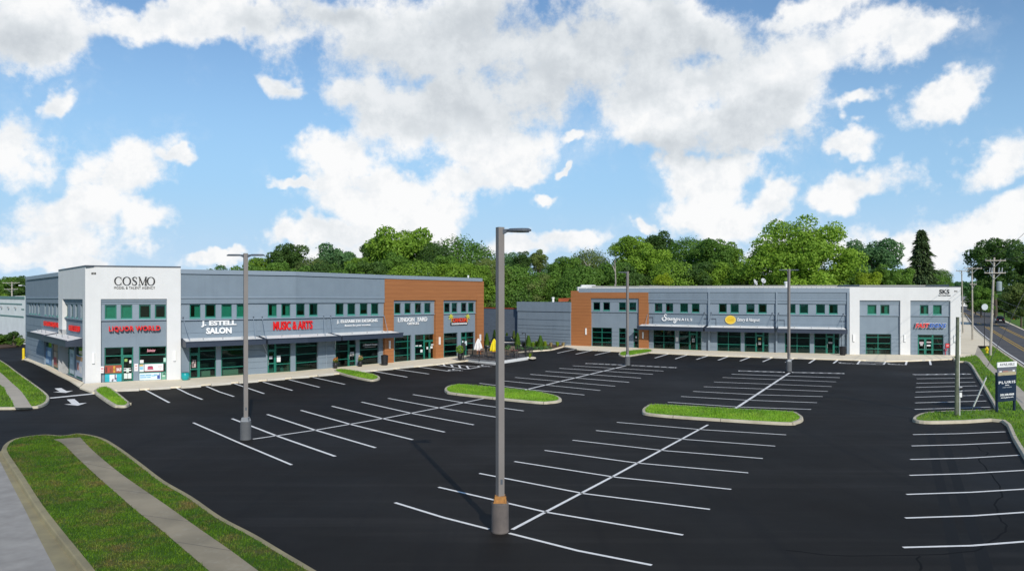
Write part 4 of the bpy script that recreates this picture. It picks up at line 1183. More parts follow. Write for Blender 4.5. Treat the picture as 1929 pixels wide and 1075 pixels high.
mb = MB(); pbox(mb, RP, 1221, 1600.5, .2, .28, 6.34, 6.45); mb.build('string_course', M['coping'], rb)
mb = MB(); pbox(mb, RP, 1090, 1600.5, -.3, .30, 7.3, 7.84); mb.build('coping', M['coping'], rb)
mb = MB()
xs = np.arange(1106, 1600, 9.0)
for x in xs: pbox(mb, RP, x, x+8.3, -.3, .345, 7.84, 7.94)
mb.build('metal_cap', plain('pale_metal_cap', (.82,.82,.80), .5), rb)
for a, b in ((1334,1337),(1461.4,1464.4),(1595.5,1599.8)):
    mb = MB(); pbox(mb, RP, a, b, .0, .36, .05, 7.35); mb.build('pilaster', M['gray_trim'], rb)
blr = ['curtain','curtain','full','half',None,'full','half',None,'full','full','full','curtain']
for (a, b), k in zip(rw, blr): window(rb, RP, a, b, *RU, wd=.1, blind=k)
rr = [2.05, .95]
storefront(rb, RP, 1230.7, 1271.6, .06, 2.85, cols=[1250.5], rows=[1.75,.95])
storefront(rb, RP, 1279, 1298.8, .06, 2.85, rows=[1.75,.95]); door(rb, RP, 1299, 1312.6, .06, 2.11); storefront(rb, RP, 1299, 1312.6, 2.12, 2.85); storefront(rb, RP, 1312.8, 1321, .06, 2.85, rows=[1.75,.95])
storefront(rb, RP, 1351, 1395.5, .06, 2.85, cols=[1372], rows=[1.9,.95])
storefront(rb, RP, 1402.4, 1423.8, .06, 2.85, rows=[1.9,.95]); door(rb, RP, 1424, 1438, .06, 2.11); storefront(rb, RP, 1424, 1438, 2.12, 2.85); storefront(rb, RP, 1438.2, 1448, .06, 2.85, rows=[1.9,.95])
storefront(rb, RP, 1478.5, 1525.6, .06, 2.85, cols=[1501.5], rows=[1.9,.95])
storefront(rb, RP, 1533.6, 1556.8, .06, 2.85, rows=[1.9,.95]); door(rb, RP, 1557, 1570.8, .06, 2.11); storefront(rb, RP, 1557, 1570.8, 2.12, 2.85); storefront(rb, RP, 1571, 1581, .06, 2.85, rows=[1.9,.95])
# green lower films
for a, b in ((1352,1394.5),(1403.3,1423),(1438.8,1447),(1479.5,1524.6),(1534.4,1556),(1571.6,1580)):
    mbf = MB(); pquad(mbf, RP, a, b, .12, .9, -.19); mbf.build('frosted_film', fc(.03,.13,.11), rb)
mb = MB(); zs = [.05,.6,1.15,1.7,2.25,2.85]
for a, b in ((1322,1333.8),(1337.2,1350),(1449,1461.2),(1464.6,1477.5),(1582,1595.3),(1222,1229.5)):
    mb = MB(); grooves(mb, RP, a, b, zs, 0); mb.build('cladding_board', M['stucco_gray'], rb)
mb = MB()
for a, b in ((1222,1333),(1338,1461),(1465,1595)):
    mb = MB(); grooves(mb, RP, a, b, [3.1,3.5,4.58], 0, .06, .03); mb.build('sign_band', M['stucco_gray'], rb)
canopy(rb, RP, 1210, 1331, 3.25, 2.98, 2.56, 1.8, [(1220,1216,4.6),(1327,1322,4.75)], wall_d=.15)
canopy(rb, RP, 1334.5, 1459.5, 3.25, 2.98, 2.56, 1.8, [(1340,1338,4.75),(1455,1452,4.75)], wall_d=.15)
canopy(rb, RP, 1464.5, 1591, 3.25, 2.98, 2.56, 1.8, [(1467,1466,4.75),(1589,1585,4.75)], wall_d=.15)
mb = MB()
for x0, x1, za, zb in ((1229.5,1230,3.3,4.1),(1223,1230,4.06,4.14),(1325,1333,4.0,4.08),(1338,1349,4.0,4.08),(1348.6,1349,3.2,4.0),(1452,1461,3.95,4.03),(1465,1478,3.95,4.03),(1477.6,1478,3.2,3.95),(1582,1595,3.9,3.98),(1585.2,1585.6,.1,3.5)):
    pbox(mb, RP, x0, x1, .03, .09, za, zb)
mb.build('conduit', M['dark_coping'], rb)
# brown end
mb = MB(); pwall(mb, RP, 1075.3, 1221, 0, 7.52, .30, [(1112.4,1203.3,0,6.53)], depth=.5); mb.build('brown_cladding', M['orange'], rb)
mb = MB()
for x in (1112.6, 1203.5): pbox(mb, RP, x-.25, x+.25, .295, .306, 6.56, 7.5)
mb.build('cladding_joint', M['orange'], rb)
ow = [(1117.4,1130.5),(1136,1149),(1165.7,1179),(1185,1198.6)]; os_ = [(1115,1152.5,.06,2.62),(1165.7,1179,.06,2.62),(1193.3,1203.3,.06,2.62)]
mb = MB(); pwall(mb, RP, 1112.4, 1203.3, 0, 4.66, 0, os_, ends=False); pwall(mb, RP, 1112.4, 1203.3, 6.02, 6.9, .1, ends=False); pbox(mb, RP, 1112.4, 1203.3, .05, .15, 6.3, 6.48); mb.build('bay_wall', M['stucco_gray'], rb)
mb = MB(); pwall(mb, RP, 1112.4, 1203.3, 4.66, 6.04, .06, [(a,b,4.93,5.98) for a,b in ow], ends=False); pbox(mb, RP, 1112.4, 1203.3, .05, .14, 4.67, 4.77); mb.build('window_band', M['gray_trim'], rb)
for a, b in ow: window(rb, RP, a, b, 4.93, 5.98, wd=.06, blind=None if a < 1160 else 'half')
storefront(rb, RP, 1115, 1152.5, .06, 2.62, cols=[1134], rows=[2.0,1.25,.68]); storefront(rb, RP, 1165.7, 1179, .06, 2.62, rows=[2.0,1.25,.68])
door(rb, RP, 1193.3, 1203.3, .06, 2.2, handle='a'); storefront(rb, RP, 1193.3, 1203.3, 2.21, 2.62)
for a, b in ((1153,1165.2),(1179.6,1192.8)):
    mb = MB(); grooves(mb, RP, a, b, [.05,.55,1.05,1.55,2.05,2.6], 0); mb.build('cladding_board', M['stucco_gray'], rb)
sconce(rb, RP, 1103.4, 1.65, 2.5, .3); sconce(rb, RP, 1211, 1.4, 2.2, .3)
# white frame end
mb = MB(); pwall(mb, RP, 1600.5, 1810, 0, 7.98, .30, [(1619.3,1696,0,6.4),(1715,1790.5,0,6.4)], depth=.5); mb.build('white_frame', M['stucco_white'], rb)
mb = MB(); pbox(mb, RP, 1600.2, 1810.3, -.25, .345, 7.98, 8.07); mb.build('frame_coping', M['dark_coping'], rb)
ww = [(1634,1651),(1658.3,1675.4),(1733,1749),(1757.5,1774)]; wsn = [(1630.7,1678.4,.06,2.5),(1728.7,1777,.06,2.45)]
for a, b in ((1619.3,1696),(1715,1790.5)):
    mb = MB(); pwall(mb, RP, a, b, 0, 4.58, 0, [s for s in wsn if a < s[0] < b], ends=False); pwall(mb, RP, a, b, 5.92, 6.8, .1, ends=False); pbox(mb, RP, a, b, .05, .15, 6.2, 6.36); mb.build('bay_wall', M['stucco_gray'], rb)
    mb = MB(); pwall(mb, RP, a, b, 4.58, 5.95, .06, [(p,q,4.82,5.88) for p,q in ww if a < p < b], ends=False); pbox(mb, RP, a, b, .05, .14, 4.59, 4.7); mb.build('window_band', M['gray_trim'], rb)
for a, b in ww: window(rb, RP, a, b, 4.82, 5.88, wd=.06, blind='full' if a > 1700 and a > 1750 else ('full' if a < 1650 else 'curtain'))
storefront(rb, RP, 1630.7, 1678.4, .06, 2.5, cols=[1654], rows=[2.1,1.4,.75])
door(rb, RP, 1729, 1742.8, .06, 2.05, rows=[.72], handle='b'); door(rb, RP, 1743, 1756.8, .06, 2.05, rows=[.72]); storefront(rb, RP, 1728.7, 1756.8, 2.06, 2.45); storefront(rb, RP, 1757, 1777, .06, 2.45, rows=[2.02,1.4,.7])
mb = MB(); zs = [.05,.55,1.05,1.45,1.9,2.3,2.5]
for a, b in ((1620,1630),(1679.2,1695.4),(1715.8,1728),(1777.8,1790)):
    mb = MB(); grooves(mb, RP, a, b, zs, 0); mb.build('cladding_board', M['stucco_gray'], rb)
for px in (1608.4, 1704.7, 1799): sconce(rb, RP, px, 1.62, 2.45, .3)
# papers in the windows
for a, b, z0, z1 in ((1273,1277.5,1.1,1.65),(1321.5,1325.5,1.1,1.65)): poster(rb, RP, a, b, z0, z1, .02, 'wall_notice', fc(.72,.72,.7))
poster(rb, RP, 1303.5, 1308.5, 1.1, 1.55, -.06, 'window_decal', fc(.4,.4,.4), [(.2,.8,.3,.6,fc(.05,.05,.05))]); poster(rb, RP, 1428.5, 1433.5, 1.6, 1.8, -.06, 'window_decal', fc(.55,.45,.12)); poster(rb, RP, 1428.5, 1433.5, 1.0, 1.35, -.06, 'window_decal', fc(.35,.35,.35))
poster(rb, RP, 1560.5, 1568, 1.3, 1.5, -.06, 'window_decal', fc(.35,.35,.35)); poster(rb, RP, 1197, 1199.8, 1.35, 1.6, -.06, 'window_decal', fc(.7,.7,.7)); poster(rb, RP, 1196, 1201, .9, 1.2, -.06, 'window_decal', fc(.08,.08,.08))
poster(rb, RP, 1732, 1740, 1.38, 1.62, -.06, 'window_decal', fc(.45,.36,.38), [(.2,.8,-.9,0,fc(.4,.4,.4))]); poster(rb, RP, 1745.5, 1754, 1.5, 1.65, -.06, 'window_decal', fc(.5,.42,.42)); poster(rb, RP, 1746, 1753, 1.12, 1.28, -.06, 'window_paper', fc(.7,.7,.7))
mbx = MB(); mbx.tube([RP.W(1765,-.3,1.85), RP.W(1772,-.3,.95)], .07, 6); mbx.build('window_banner', fc(.35,.04,.05), rb)
poster(rb, RP, 1781.5, 1788.5, .96, 1.45, .14, 'fire_notice', fc(.62,.02,.03), [(.2,.8,.35,.7,fc(.6,.3,.3))])
mbx = MB(); mbx.tube([RP.W(1781,.1,.05), RP.W(1781,.1,.7), RP.W(1783,.22,.78)], .05, 8); pbox(mbx, RP, 1780.3, 1784, .08, .3, .62, .85); mbx.build('standpipe', fc(.40,.05,.09), rb)
interior(rb, RP, 1113, 1203, (.04, 3.9)); interior(rb, RP, 1222, 1600, (.04, 3.9)); interior(rb, RP, 1620, 1790, (.04, 3.9))
fz = []
for px in (1240,1262,1290,1360,1385,1410,1490,1515,1545): fz.append(('display_table', px, 1.8, 1.4, .7, .8, .06, fc(.14,.15,.14)))
for px in (1120,1140,1172,1640,1665): fz.append(('display_table', px, 1.5, 1.2, .6, .75, .06, fc(.2,.2,.2)))
furnish(rb, RP, fz)
r0, r1 = RP.P[0], RP.P[-1]; dv = Vector((.30, 1, 0)).normalized()*22
mb = MB()
for a, b in ((r0-RP.n[0]*.3, r0+dv), (r0+dv, r1+dv), (r1+dv, r1-RP.n[-1]*.3)): mb.poly([(a.x,a.y,0),(b.x,b.y,0),(b.x,b.y,7.5),(a.x,a.y,7.5)])
mb.build('rear_wall', M['stucco_gray'], rb)
mb = MB(); mb.flat(ccw([r0-RP.n[0]*.4, r0+dv, r1+dv, r1-RP.n[-1]*.4] + [RP.P[k]-RP.n[k]*.4 for k in (4,3,2,1)]), 7.2); mb.build('roof_deck', M['roofing'], rb)

# roof equipment
def roof_unit(px, py0, py1, w, Y, label, name='air_conditioner', cat='air conditioner'):
    x = (px-CX)/F*Y; z0 = EYE-(py1-HZ)*Y/F; z1 = EYE-(py0-HZ)*Y/F
    t = tag(empty(name, (x, Y, 0)), label, cat)
    mb = MB(); mb.box(-w/2, w/2, 0, 1.6, z0-.6, z1-.12); mb.box(-w/2-.05, w/2+.05, -.05, 1.65, z1-.12, z1); bevel(mb.build('housing', M['white_metal'], t))
    g = MB()
    for k in range(5): g.box(-w/2+.1, w/2-.1, -.03, -.005, z0+.05+k*.12, z0+.10+k*.12)
    g.build('louvre', M['steel'], t)
    mb = MB(); mb.box(-w/2+.1, w/2-.1, .1, 1.5, 7.2, z0-.6); mb.build('roof_curb', M['steel'], t)
roof_unit(1108.5, 537, 544, 2.0, 113, 'low white cooling unit on the roof, its top just over the brown panelled end')
roof_unit(1097, 540.5, 548, 1.3, 112, 'small white cooling unit at the roof corner in front of the longer unit')
def vent(px, py0, py1, r, Y, zb, label):
    x = (px-CX)/F*Y; z1 = EYE-(py0-HZ)*Y/F
    t = tag(empty('vent_pipe', (x, Y, 0)), label, 'vent pipe')
    mb = MB(); mb.lathe([(r,zb),(r,z1-.15)], n=12); mb.build('pipe', M['white_metal'], t)
    mb = MB(); mb.lathe([(r*1.35,z1-.22),(r*1.35,z1-.05),(r*.9,z1)], n=12); mb.build('cap', M['white_metal'], t)
vent(1481.5, 530, 539, .22, 98, 7.2, 'white capped vent pipe on the roof beside the farthest lamp post')
vent(1042, 559.5, 568, .16, 112, 5.5, 'white capped vent pipe over the low gray wing')
vent(882, 518.5, 525, .08, 92, 8.3, 'thin pale vent pipe on the roof over the restaurant windows')

# ================================================================ low wing and brick wing
WP = Path([(974.5,646.9,1), (1075,652.0,1)])
lw = tag(empty('low_wing'), 'low windowless gray clad wing beside the brown panelled wall', 'building')
mb = MB(); pwall(mb, WP, 974.5, 1075, 0, 5.98, 0, depth=.4); mb.build('wall', M['stucco_gray'], lw)
mb = MB(); zs = [.05,.45,.8,1.2,1.58,2.18,2.64]; grooves(mb, WP, 975.5, 1074.4, zs, 0, .10, .05); pbox(mb, WP, 975.5, 1074.4, -.005, .05, 2.70, 3.42); pbox(mb, WP, 975, 1074.4, -.005, .06, 3.52, 4.56); pbox(mb, WP, 973.5, 1075, -.005, .16, 4.66, 5.97); mb.build('cladding_board', M['stucco_gray'], lw)
mb = MB(); a, b = WP.P; a2, b2 = a+Vector((2,24,0)), b+Vector((4,24,0))
for p, q in ((a,a2),(a2,b2),(b2,b)): mb.poly([(p.x,p.y,0),(q.x,q.y,0),(q.x,q.y,5.9),(p.x,p.y,5.9)])
mb.build('rear_wall', M['stucco_gray'], lw)
mb = MB(); mb.flat(ccw([a,b,b2,a2]), 5.6); mb.build('roof_deck', M['roofing'], lw)
mb = MB(); p = G(1067, 646); 
for k in range(3): mb.tube([(p.x-1.0, 116, 6.0+.18*k), (p.x+1.3, 116.5, 6.05+.18*k)], .06, 6)
mb.build('roof_rail', plain('orange_red_metal', (.5,.10,.04), .6), lw)
BP = Path([(893,640,1), (974.5,646.3,1)])
bw = tag(empty('brick_wing'), 'low gray painted brick wall with thin red coping behind the patio', 'building')
mb = MB(); pwall(mb, BP, 893, 974.2, 0, 4.92, 0, depth=.4); mb.build('wall', M['brick'], bw)
mb = MB(); pbox(mb, BP, 893, 974, -.42, .05, 4.92, 5.05); mb.build('coping', plain('red_coping', (.45,.07,.03), .6), bw)
mb = MB(); pbox(mb, BP, 936.6, 938.6, -.005, .05, 2.2, 3.7); mb.build('window_slot', M['pale_green'], bw)
mb = MB(); a, b = BP.P; a2, b2 = a+Vector((0,20,0)), b+Vector((2,20,0))
for p, q in ((a,a2),(a2,b2)): mb.poly([(p.x,p.y,0),(q.x,q.y,0),(q.x,q.y,4.9),(p.x,p.y,4.9)])
mb.flat(ccw([a,b,b2,a2]), 4.7); mb.build('rear_wall', M['stucco_gray'], bw)

# ================================================================ white warehouse across the drive
HP = Path([(-160,613,1), (49.5,649,1)])
wh = tag(empty('warehouse'), 'white windowless warehouse with thin green bands beyond the side driveway', 'building')
mb = MB(); pwall(mb, HP, -160, 49.5, 0, 6.75, 0, depth=.4); mb.build('wall', mat('white_block_wall', (.84,.86,.85), .85, scale=.6), wh)
mb = MB(); pbox(mb, HP, -160, 45, 0, .12, 6.4, 6.75); pbox(mb, HP, -160, 41, .0, .06, 5.55, 5.72); pbox(mb, HP, -160, 44, 0, .06, 3.75, 3.95); pbox(mb, HP, 40, 45, 0, .05, 4.85, 5.0); mb.build('green_band', fc(.14,.25,.235), wh)
for px in (-20, 0, 13, 26):
    s = MB(); pbox(s, HP, px, px+1.1, 0, .25, 4.95, 5.2); s.build('wall_pack_light', M['steel'], wh)
mb = MB(); a, b = HP.P; a2, b2 = a+Vector((-15,30,0)), b+Vector((-2,34,0))
for p, q in ((a,a2),(a2,b2),(b2,b)): mb.poly([(p.x,p.y,0),(q.x,q.y,0),(q.x,q.y,6.6),(p.x,p.y,6.6)])
mb.flat(ccw([a,b,b2,a2]), 6.5); mb.build('rear_wall', M['stucco_white'], wh)
# ================================================================ shop signs (things on the walls)
def sign(label, parts, name='shop_sign', cat='shop sign'):
    """parts: (part name, path, geo, a, b, z0, z1, d, thick, material)"""
    t = tag(empty(name), label, cat)
    for nm, path, geo, a, b, z0, z1, d, th, m in parts:
        mb = MB(); ptext(mb, path, geo, a, b, z0, z1, d, th); mb.build(nm, m, t)
    return t
def zz(path, px, y0, y1, d=0): return path.z(px, y1, d), path.z(px, y0, d)

# serif capitals drawn as strokes with thick and thin parts
def serif_C(x, w): 
    c = x+w/2; pts = []
    for k in range(15):
        a = R(38 + k*(322-38)/14); pts.append((c+.46*w*math.cos(a), .5+.47*math.sin(a), .045 + .115*abs(math.cos(a))**1.5*(1 if math.cos(a) < 0 else .4)))
    return [pts, [(x+w*.86,.62,.03),(x+w*.86,.97,.03)], [(x+w*.86,.03,.03),(x+w*.86,.34,.03)]]
def serif_O(x, w):
    c = x+w/2
    return [[(c+.44*w*math.cos(R(k*20)), .5+.475*math.sin(R(k*20)), .035+.125*abs(math.cos(R(k*20)))**1.4) for k in range(19)]]
def serif_S(x, w):
    return [[(x+.84*w,.74,.03),(x+.72*w,.92,.05),(x+.48*w,.965,.06),(x+.22*w,.86,.12),(x+.22*w,.68,.14),(x+.5*w,.52,.16),(x+.78*w,.36,.14),(x+.78*w,.16,.12),(x+.5*w,.035,.06),(x+.24*w,.08,.05),(x+.12*w,.28,.03)],
            [(x+.86*w,.70,.03),(x+.86*w,.97,.03)], [(x+.1*w,.03,.03),(x+.1*w,.32,.03)]]
def serif_M(x, w):
    return [[(x+.13*w,.0,.04),(x+.13*w,1,.04)], [(x+.86*w,0,.15),(x+.86*w,1,.15)], [(x+.12*w,.98,.15),(x+.5*w,.04,.13)], [(x+.5*w,.04,.04),(x+.86*w,.98,.05)],
            [(x,.025,.05),(x+.28*w,.025,.05)], [(x+.7*w,.025,.05),(x+1.02*w,.025,.05)], [(x,.975,.05),(x+.2*w,.975,.05)], [(x+.8*w,.975,.05),(x+1.02*w,.975,.05)]]
def serif_word(letters):
    S = []; 
    for f, x, w in letters: S += f(x, w)
    return S
cosmo = serif_word([(serif_C,0,.19),(serif_O,.20,.205),(serif_S,.425,.145),(serif_M,.59,.215),(serif_O,.805,.195)])
sx = 78/16.2
g_ = stroke_geo([[(p[0]*sx, p[1], p[2]*(1.1)) for p in s] for s in cosmo])
x0 = min(v[0] for v in g_[0]); x1 = max(v[0] for v in g_[0]); y0 = min(v[1] for v in g_[0]); y1 = max(v[1] for v in g_[0])
g_ = ([((v[0]-x0)/(x1-x0), (v[1]-y0)/(y1-y0), v[2]) for v in g_[0]], g_[1])
a, b = zz(LP, 253, 521, 537.3, .3); a2, b2 = zz(LP, 253, 539.4, 544.4, .3)
sign('black serif agency lettering high on the white corner tower', [('lettering', LP, g_, 215, 292.2, a, b, .302, .06, M['black_acrylic']),
     ('tagline', LP, text_geo('MODEL & TALENT AGENCY', spacing=1.1), 214.8, 292, a2, b2, .302, .04, M['black_acrylic'])])
a, b = zz(LP, 176, 512.8, 517, .3)
sign('small black house number on the white corner tower', [('numerals', LP, text_geo('808', offset=.02), 172, 181, a, b, .302, .03, M['black_acrylic'])], 'house_number', 'house number')
a, b = zz(LP, 253, 613.2, 624.4, .15)
sign('red raised liquor shop lettering over the poster filled windows', [('lettering', LP, text_geo('LIQUOR WORLD', offset=.025, spacing=1.08), 205, 302.3, a, b, .16, .22, M['red'])])
a, b = zz(LP, 412, 603, 630)
sign('two line white salon lettering over the first canopy', [('lettering', LP, text_geo('J. ESTELL', offset=.045), 379, 445.5, LP.z(412,615), LP.z(412,603.4), .05, .12, M['white']), ('lettering', LP, text_geo('SALON', offset=.045), 388.5, 436.5, LP.z(412,628), LP.z(412,616.4), .05, .12, M['white'])])
sign('red music and arts lettering over the second canopy', [('lettering', LP, text_geo('MUSIC & ARTS', offset=.022), 515.5, 589.3, LP.z(552,620.4), LP.z(552,604.5), .05, .12, M['red'])])
sign('white flower shop lettering with a small second line over the third canopy', [('lettering', LP, text_geo('J. ELIZABETH DESIGNS', offset=.012, spacing=1.08), 635.5, 711.5, LP.z(673,608.6), LP.z(673,601.4), .05, .1, M['white']), ('tagline', LP, text_geo('flowers for your occasion', offset=.01), 650, 698, LP.z(673,614.6), LP.z(673,610.2), .05, .08, M['white'])])
sign('white two line office lettering between the brown pillars', [('lettering', LP, text_geo('LYNDON  YARD', offset=.006, spacing=1.05), 750.4, 805, LP.z(777,605.4), LP.z(777,597.4), .02, .08, M['white']), ('tagline', LP, text_geo('OFFICES', offset=.01), 768, 789.5, LP.z(777,611.2), LP.z(777,606.6), .02, .08, M['white'])])
# restaurant sign
t = tag(empty('restaurant_sign'), 'red restaurant sign with two yellow palms and a white strip over the patio door', 'shop sign')
mb = MB(); pbox(mb, LP, 849.6, 880.6, .02, .12, LP.z(865,611.8), LP.z(865,607)); mb.build('strip_frame', M['black_acrylic'], t)
mb = MB(); pbox(mb, LP, 851, 879.4, .10, .135, LP.z(865,610.8), LP.z(865,607.8)); mb.build('strip', M['white'], t)
mb = MB(); ptext(mb, LP, text_geo('MEXICAN RESTAURANT', offset=.01), 852, 878.6, LP.z(865,610.4), LP.z(865,608.2), .137, .01); mb.build('strip_lettering', fc(.3,.3,.32), t)
mb = MB(); ptext(mb, LP, text_geo('CANCUN', offset=.05), 852.6, 879.6, LP.z(865,606.8), LP.z(865,598.4), .03, .1); mb.build('backing', fc(.25,.02,.01), t)
mb = MB(); ptext(mb, LP, text_geo('CANCUN', offset=.02), 853, 879.2, LP.z(865,606.3), LP.z(865,598.8), .13, .05); mb.build('lettering', fc(.75,.06,.02), t)
for cx, s in ((850, 1), (881.4, -1)):
    mb = MB(); zc = LP.z(cx, 597); k = LP.mpp(cx)
    fr = []
    for an in (15, 65, 115, 165, 215, -30): fr.append([(0,0,.12),(.3*math.cos(R(an)),.3*math.sin(R(an))+.05,.14),(.52*math.cos(R(an)),.5*math.sin(R(an))-.05,.03)])
    V, Fc_ = stroke_geo(fr); i = len(mb.v)
    for x, y, q in V: mb.v.append(tuple(LP.W(cx+x/k*.8, .12, zc+y*.8, .05*(1-q))))
    mb.f += [tuple(i+j for j in f) for f in Fc_]; mb.build('palm_frond', fc(.62,.60,.06), t)
    mb = MB(); mb.tube([LP.W(cx,.1,zc), LP.W(cx+s*1.2,.1,zc-.6)], .05, 5); mb.build('palm_stem', fc(.55,.35,.05), t)
# flank signs
sign('red liquor lettering on the gray flank above the side canopy', [('lettering', LS, text_geo('SPIRITS & LIQUOR', offset=.02), 81.5, 109.5, LS.z(96,616), LS.z(96,605.5), .04, .1, M['red'])])
sign('red drive through lettering in the white framed flank bay', [('lettering', LS, text_geo('DRIVE THRU', offset=.02), 129, 148, LS.z(138,623), LS.z(138,612.5), .02, .1, M['red'])])
# farther building
sass = [[(.62,.86,.10),(.50,.98,.10),(.36,.90,.09),(.36,.72,.12),(.52,.58,.15),(.56,.38,.13),(.42,.24,.12),(.2,.24,.12),(.06,.40,.11),(.12,.58,.09),(.28,.58,.07)],
        [(.98,.52,.06),(.84,.56,.08),(.76,.44,.1),(.82,.30,.08),(.94,.38,.07),(1.0,.54,.08),(1.0,.34,.09),(1.1,.32,.06),(1.2,.52,.06),(1.28,.40,.1),(1.22,.28,.09),(1.12,.30,.06)],
        [(1.24,.3,.05),(1.36,.42,.06),(1.44,.54,.06),(1.52,.42,.1),(1.46,.28,.09),(1.36,.30,.06)], [(1.48,.3,.05),(1.62,.54,.07),(1.62,.36,.1),(1.72,.30,.08),(1.84,.54,.07)],
        [(1.86,.56,.08),(1.8,.2,.11),(1.66,.0,.12),(1.52,.04,.10),(1.58,.2,.06),(1.9,.38,.05)]]
gs_ = stroke_geo(sass); xs_ = [v[0] for v in gs_[0]]; ys_ = [v[1] for v in gs_[0]]
gs_ = ([((v[0]-min(xs_))/(max(xs_)-min(xs_)), (v[1]-min(ys_))/(max(ys_)-min(ys_)), v[2]) for v in gs_[0]], gs_[1])
sign('white script and capitals nail salon lettering over the first canopy of the farther shops', [('script', RP, gs_, 1246.3, 1275, RP.z(1260,608), RP.z(1260,591.3), .05, .1, M['white']), ('lettering', RP, text_geo('NAILS', spacing=1.5, offset=.02), 1275.8, 1303.5, RP.z(1290,604), RP.z(1290,599), .05, .1, M['white'])])
t = tag(empty('shop_sign'), 'round yellow disc with white cafe lettering beside it', 'shop sign')
mb = MB(); k = RP.mpp(1376); zc = RP.z(1376, 602)
ringp = lambda r, d, n=28: [tuple(RP.W(1376+r*10.2*math.cos(2*math.pi*j/n), d, zc+r*.52*1.02*math.sin(2*math.pi*j/n))) for j in range(n)]
A0, B0 = ringp(1, .03), ringp(1, .14); mb.poly(B0)
for j in range(28): mb.poly([A0[j], A0[(j+1) % 28], B0[(j+1) % 28], B0[j]])
mb.build('disc', fc(.80,.52,.03), t)
mb = MB(); A1, B1 = ringp(.93, .143), ringp(.86, .143)
for j in range(28): mb.poly([A1[j], A1[(j+1) % 28], B1[(j+1) % 28], B1[j]])
mb.build('disc_ring', fc(.82,.68,.2), t)
mb = MB(); ptext(mb, RP, text_geo('CAFE', offset=.01), 1369.5, 1382.5, zc-.18, zc+.12, .142, .01); mb.build('disc_lettering', fc(.62,.38,.02), t)
mb = MB(); ptext(mb, RP, text_geo('Eatery & Hangout', shear=.25, offset=.015), 1388.5, 1431, RP.z(1410,606.6), RP.z(1410,598.8), .05, .1); mb.build('lettering', M['white'], t)
t = tag(empty('shop_sign'), 'slanted red and blue sign lettering with white edges on the white framed end', 'shop sign')
z0, z1 = RP.z(1753,617), RP.z(1753,608.4)
for body, a, b, m in (('FAST',1724.5,1751,M['red']),('SIGNS',1750,1783,M['blue'])):
    mb = MB(); ptext(mb, RP, text_geo(body, shear=.28, offset=.05, spacing=1.08), a-.25, b+.25, z0-.035, z1+.035, .16, .18); mb.build('lettering_edge', M['white'], t)
    mb = MB(); ptext(mb, RP, text_geo(body, shear=.28, offset=.036, spacing=1.08), a, b, z0, z1, .343, .03); mb.build('lettering', m, t)
sign('black accountant lettering in the upper corner of the white framed end', [('lettering', RP, text_geo('SKS', offset=.02), 1769.7, 1788.8, RP.z(1779,553.4,.3), RP.z(1779,545,.3), .302, .05, M['black_acrylic']), ('tagline', RP, text_geo('ACCOUNTING'), 1768, 1790.7, RP.z(1779,557.9,.3), RP.z(1779,555.2,.3), .302, .03, M['black_acrylic'])])
sign('tiny black house number on the white framed end', [('numerals', RP, text_geo('912', offset=.02), 1797.7, 1803.6, RP.z(1800,549.9,.3), RP.z(1800,547,.3), .302, .03, M['black_acrylic'])], 'house_number', 'house number')
# ================================================================ lamp posts
def lamp_post(px, base_y, top_y, heads, label, rusty=False, s=1.0):
    p = G(px, base_y); zt = EYE-(top_y-HZ)*p.y/F
    t = tag(empty('lamp_post', p), label, 'lamp post', 'tall square lamp posts in the parking lot')
    mb = MB(); mb.lathe([(.262,0),(.272,.03),(.265,.09),(.262,.86),(.25,.9),(.21,.905)], n=28)
    o = mb.build('concrete_base', M['lamp_base'] if rusty else M['lamp_base_gray'], t, smooth=False)
    mb = MB()
    mb.prism([(-.2,-.2),(.2,-.2),(.2,.2),(-.2,.2)], .905, .93); mb.prism([(-.155,-.155),(.155,-.155),(.155,.155),(-.155,.155)], .93, 1.10)
    bevel(mb.build('base_cover', M['rust'] if rusty else M['steel'], t), .015)
    for dx in (-.16,.16):
        for dy in (-.16,.16):
            mb = MB(); mb.tube([(dx,dy,.9),(dx,dy,1.03)], .025, 6); mb.build('anchor_bolt', M['rust'] if rusty else M['steel'], t)
    mb = MB(); mb.prism([(-.098,-.098),(.098,-.098),(.098,.098),(-.098,.098)], 1.10, zt)
    pole = bevel(mb.build('pole', M['lamp_pole'], t), .012)
    pole.rotation_euler = (0,0,R(28))
    mb = MB(); mb.box(-.035,.035,-.103,-.097,1.45,1.6); mb.build('hand_hole_cover', M['lamp_head'], pole)
    for an in heads:
        h = MB(); c, s_ = math.cos(R(an)), math.sin(R(an))
        L = lambda u, v, z: (c*u - s_*v, s_*u + c*v, zt + z)
        h.hexa([L(.09,-.05,-.22),L(.09,.05,-.22),L(.09,.05,-.06),L(.09,-.05,-.06)], [L(.26,-.04,-.13),L(.26,.04,-.13),L(.26,.04,-.06),L(.26,-.04,-.06)])
        n = 16; top, bot = [], []
        for k in range(n):
            q = 2*math.pi*k/n; u = .58+.38*math.cos(q); v = .19*math.sin(q)
            top.append(L(.58+.30*math.cos(q), .13*math.sin(q), -.045)); bot.append((u, v))
        mid = [L(u, v, -.085) for u, v in bot]; low = [L(u, v, -.13) for u, v in bot]
        h.poly(top); h.poly(low[::-1])
        for k in range(n):
            m = (k+1) % n
            h.poly([mid[k],mid[m],top[m],top[k]]); h.poly([low[k],low[m],mid[m],mid[k]])
        lum = h.build('luminaire', M['lamp_head'], t)
        g = MB(); g.poly([L(.58+.28*math.cos(2*math.pi*k/12), .12*math.sin(2*math.pi*k/12), -.134) for k in range(12)]); g.build('lens', M['lamp_lens'], lum)
    return t
M['lamp_base'] = mat('stained_concrete_base', (.16,.135,.12), .9, (.11,.095,.088), 3, .3)
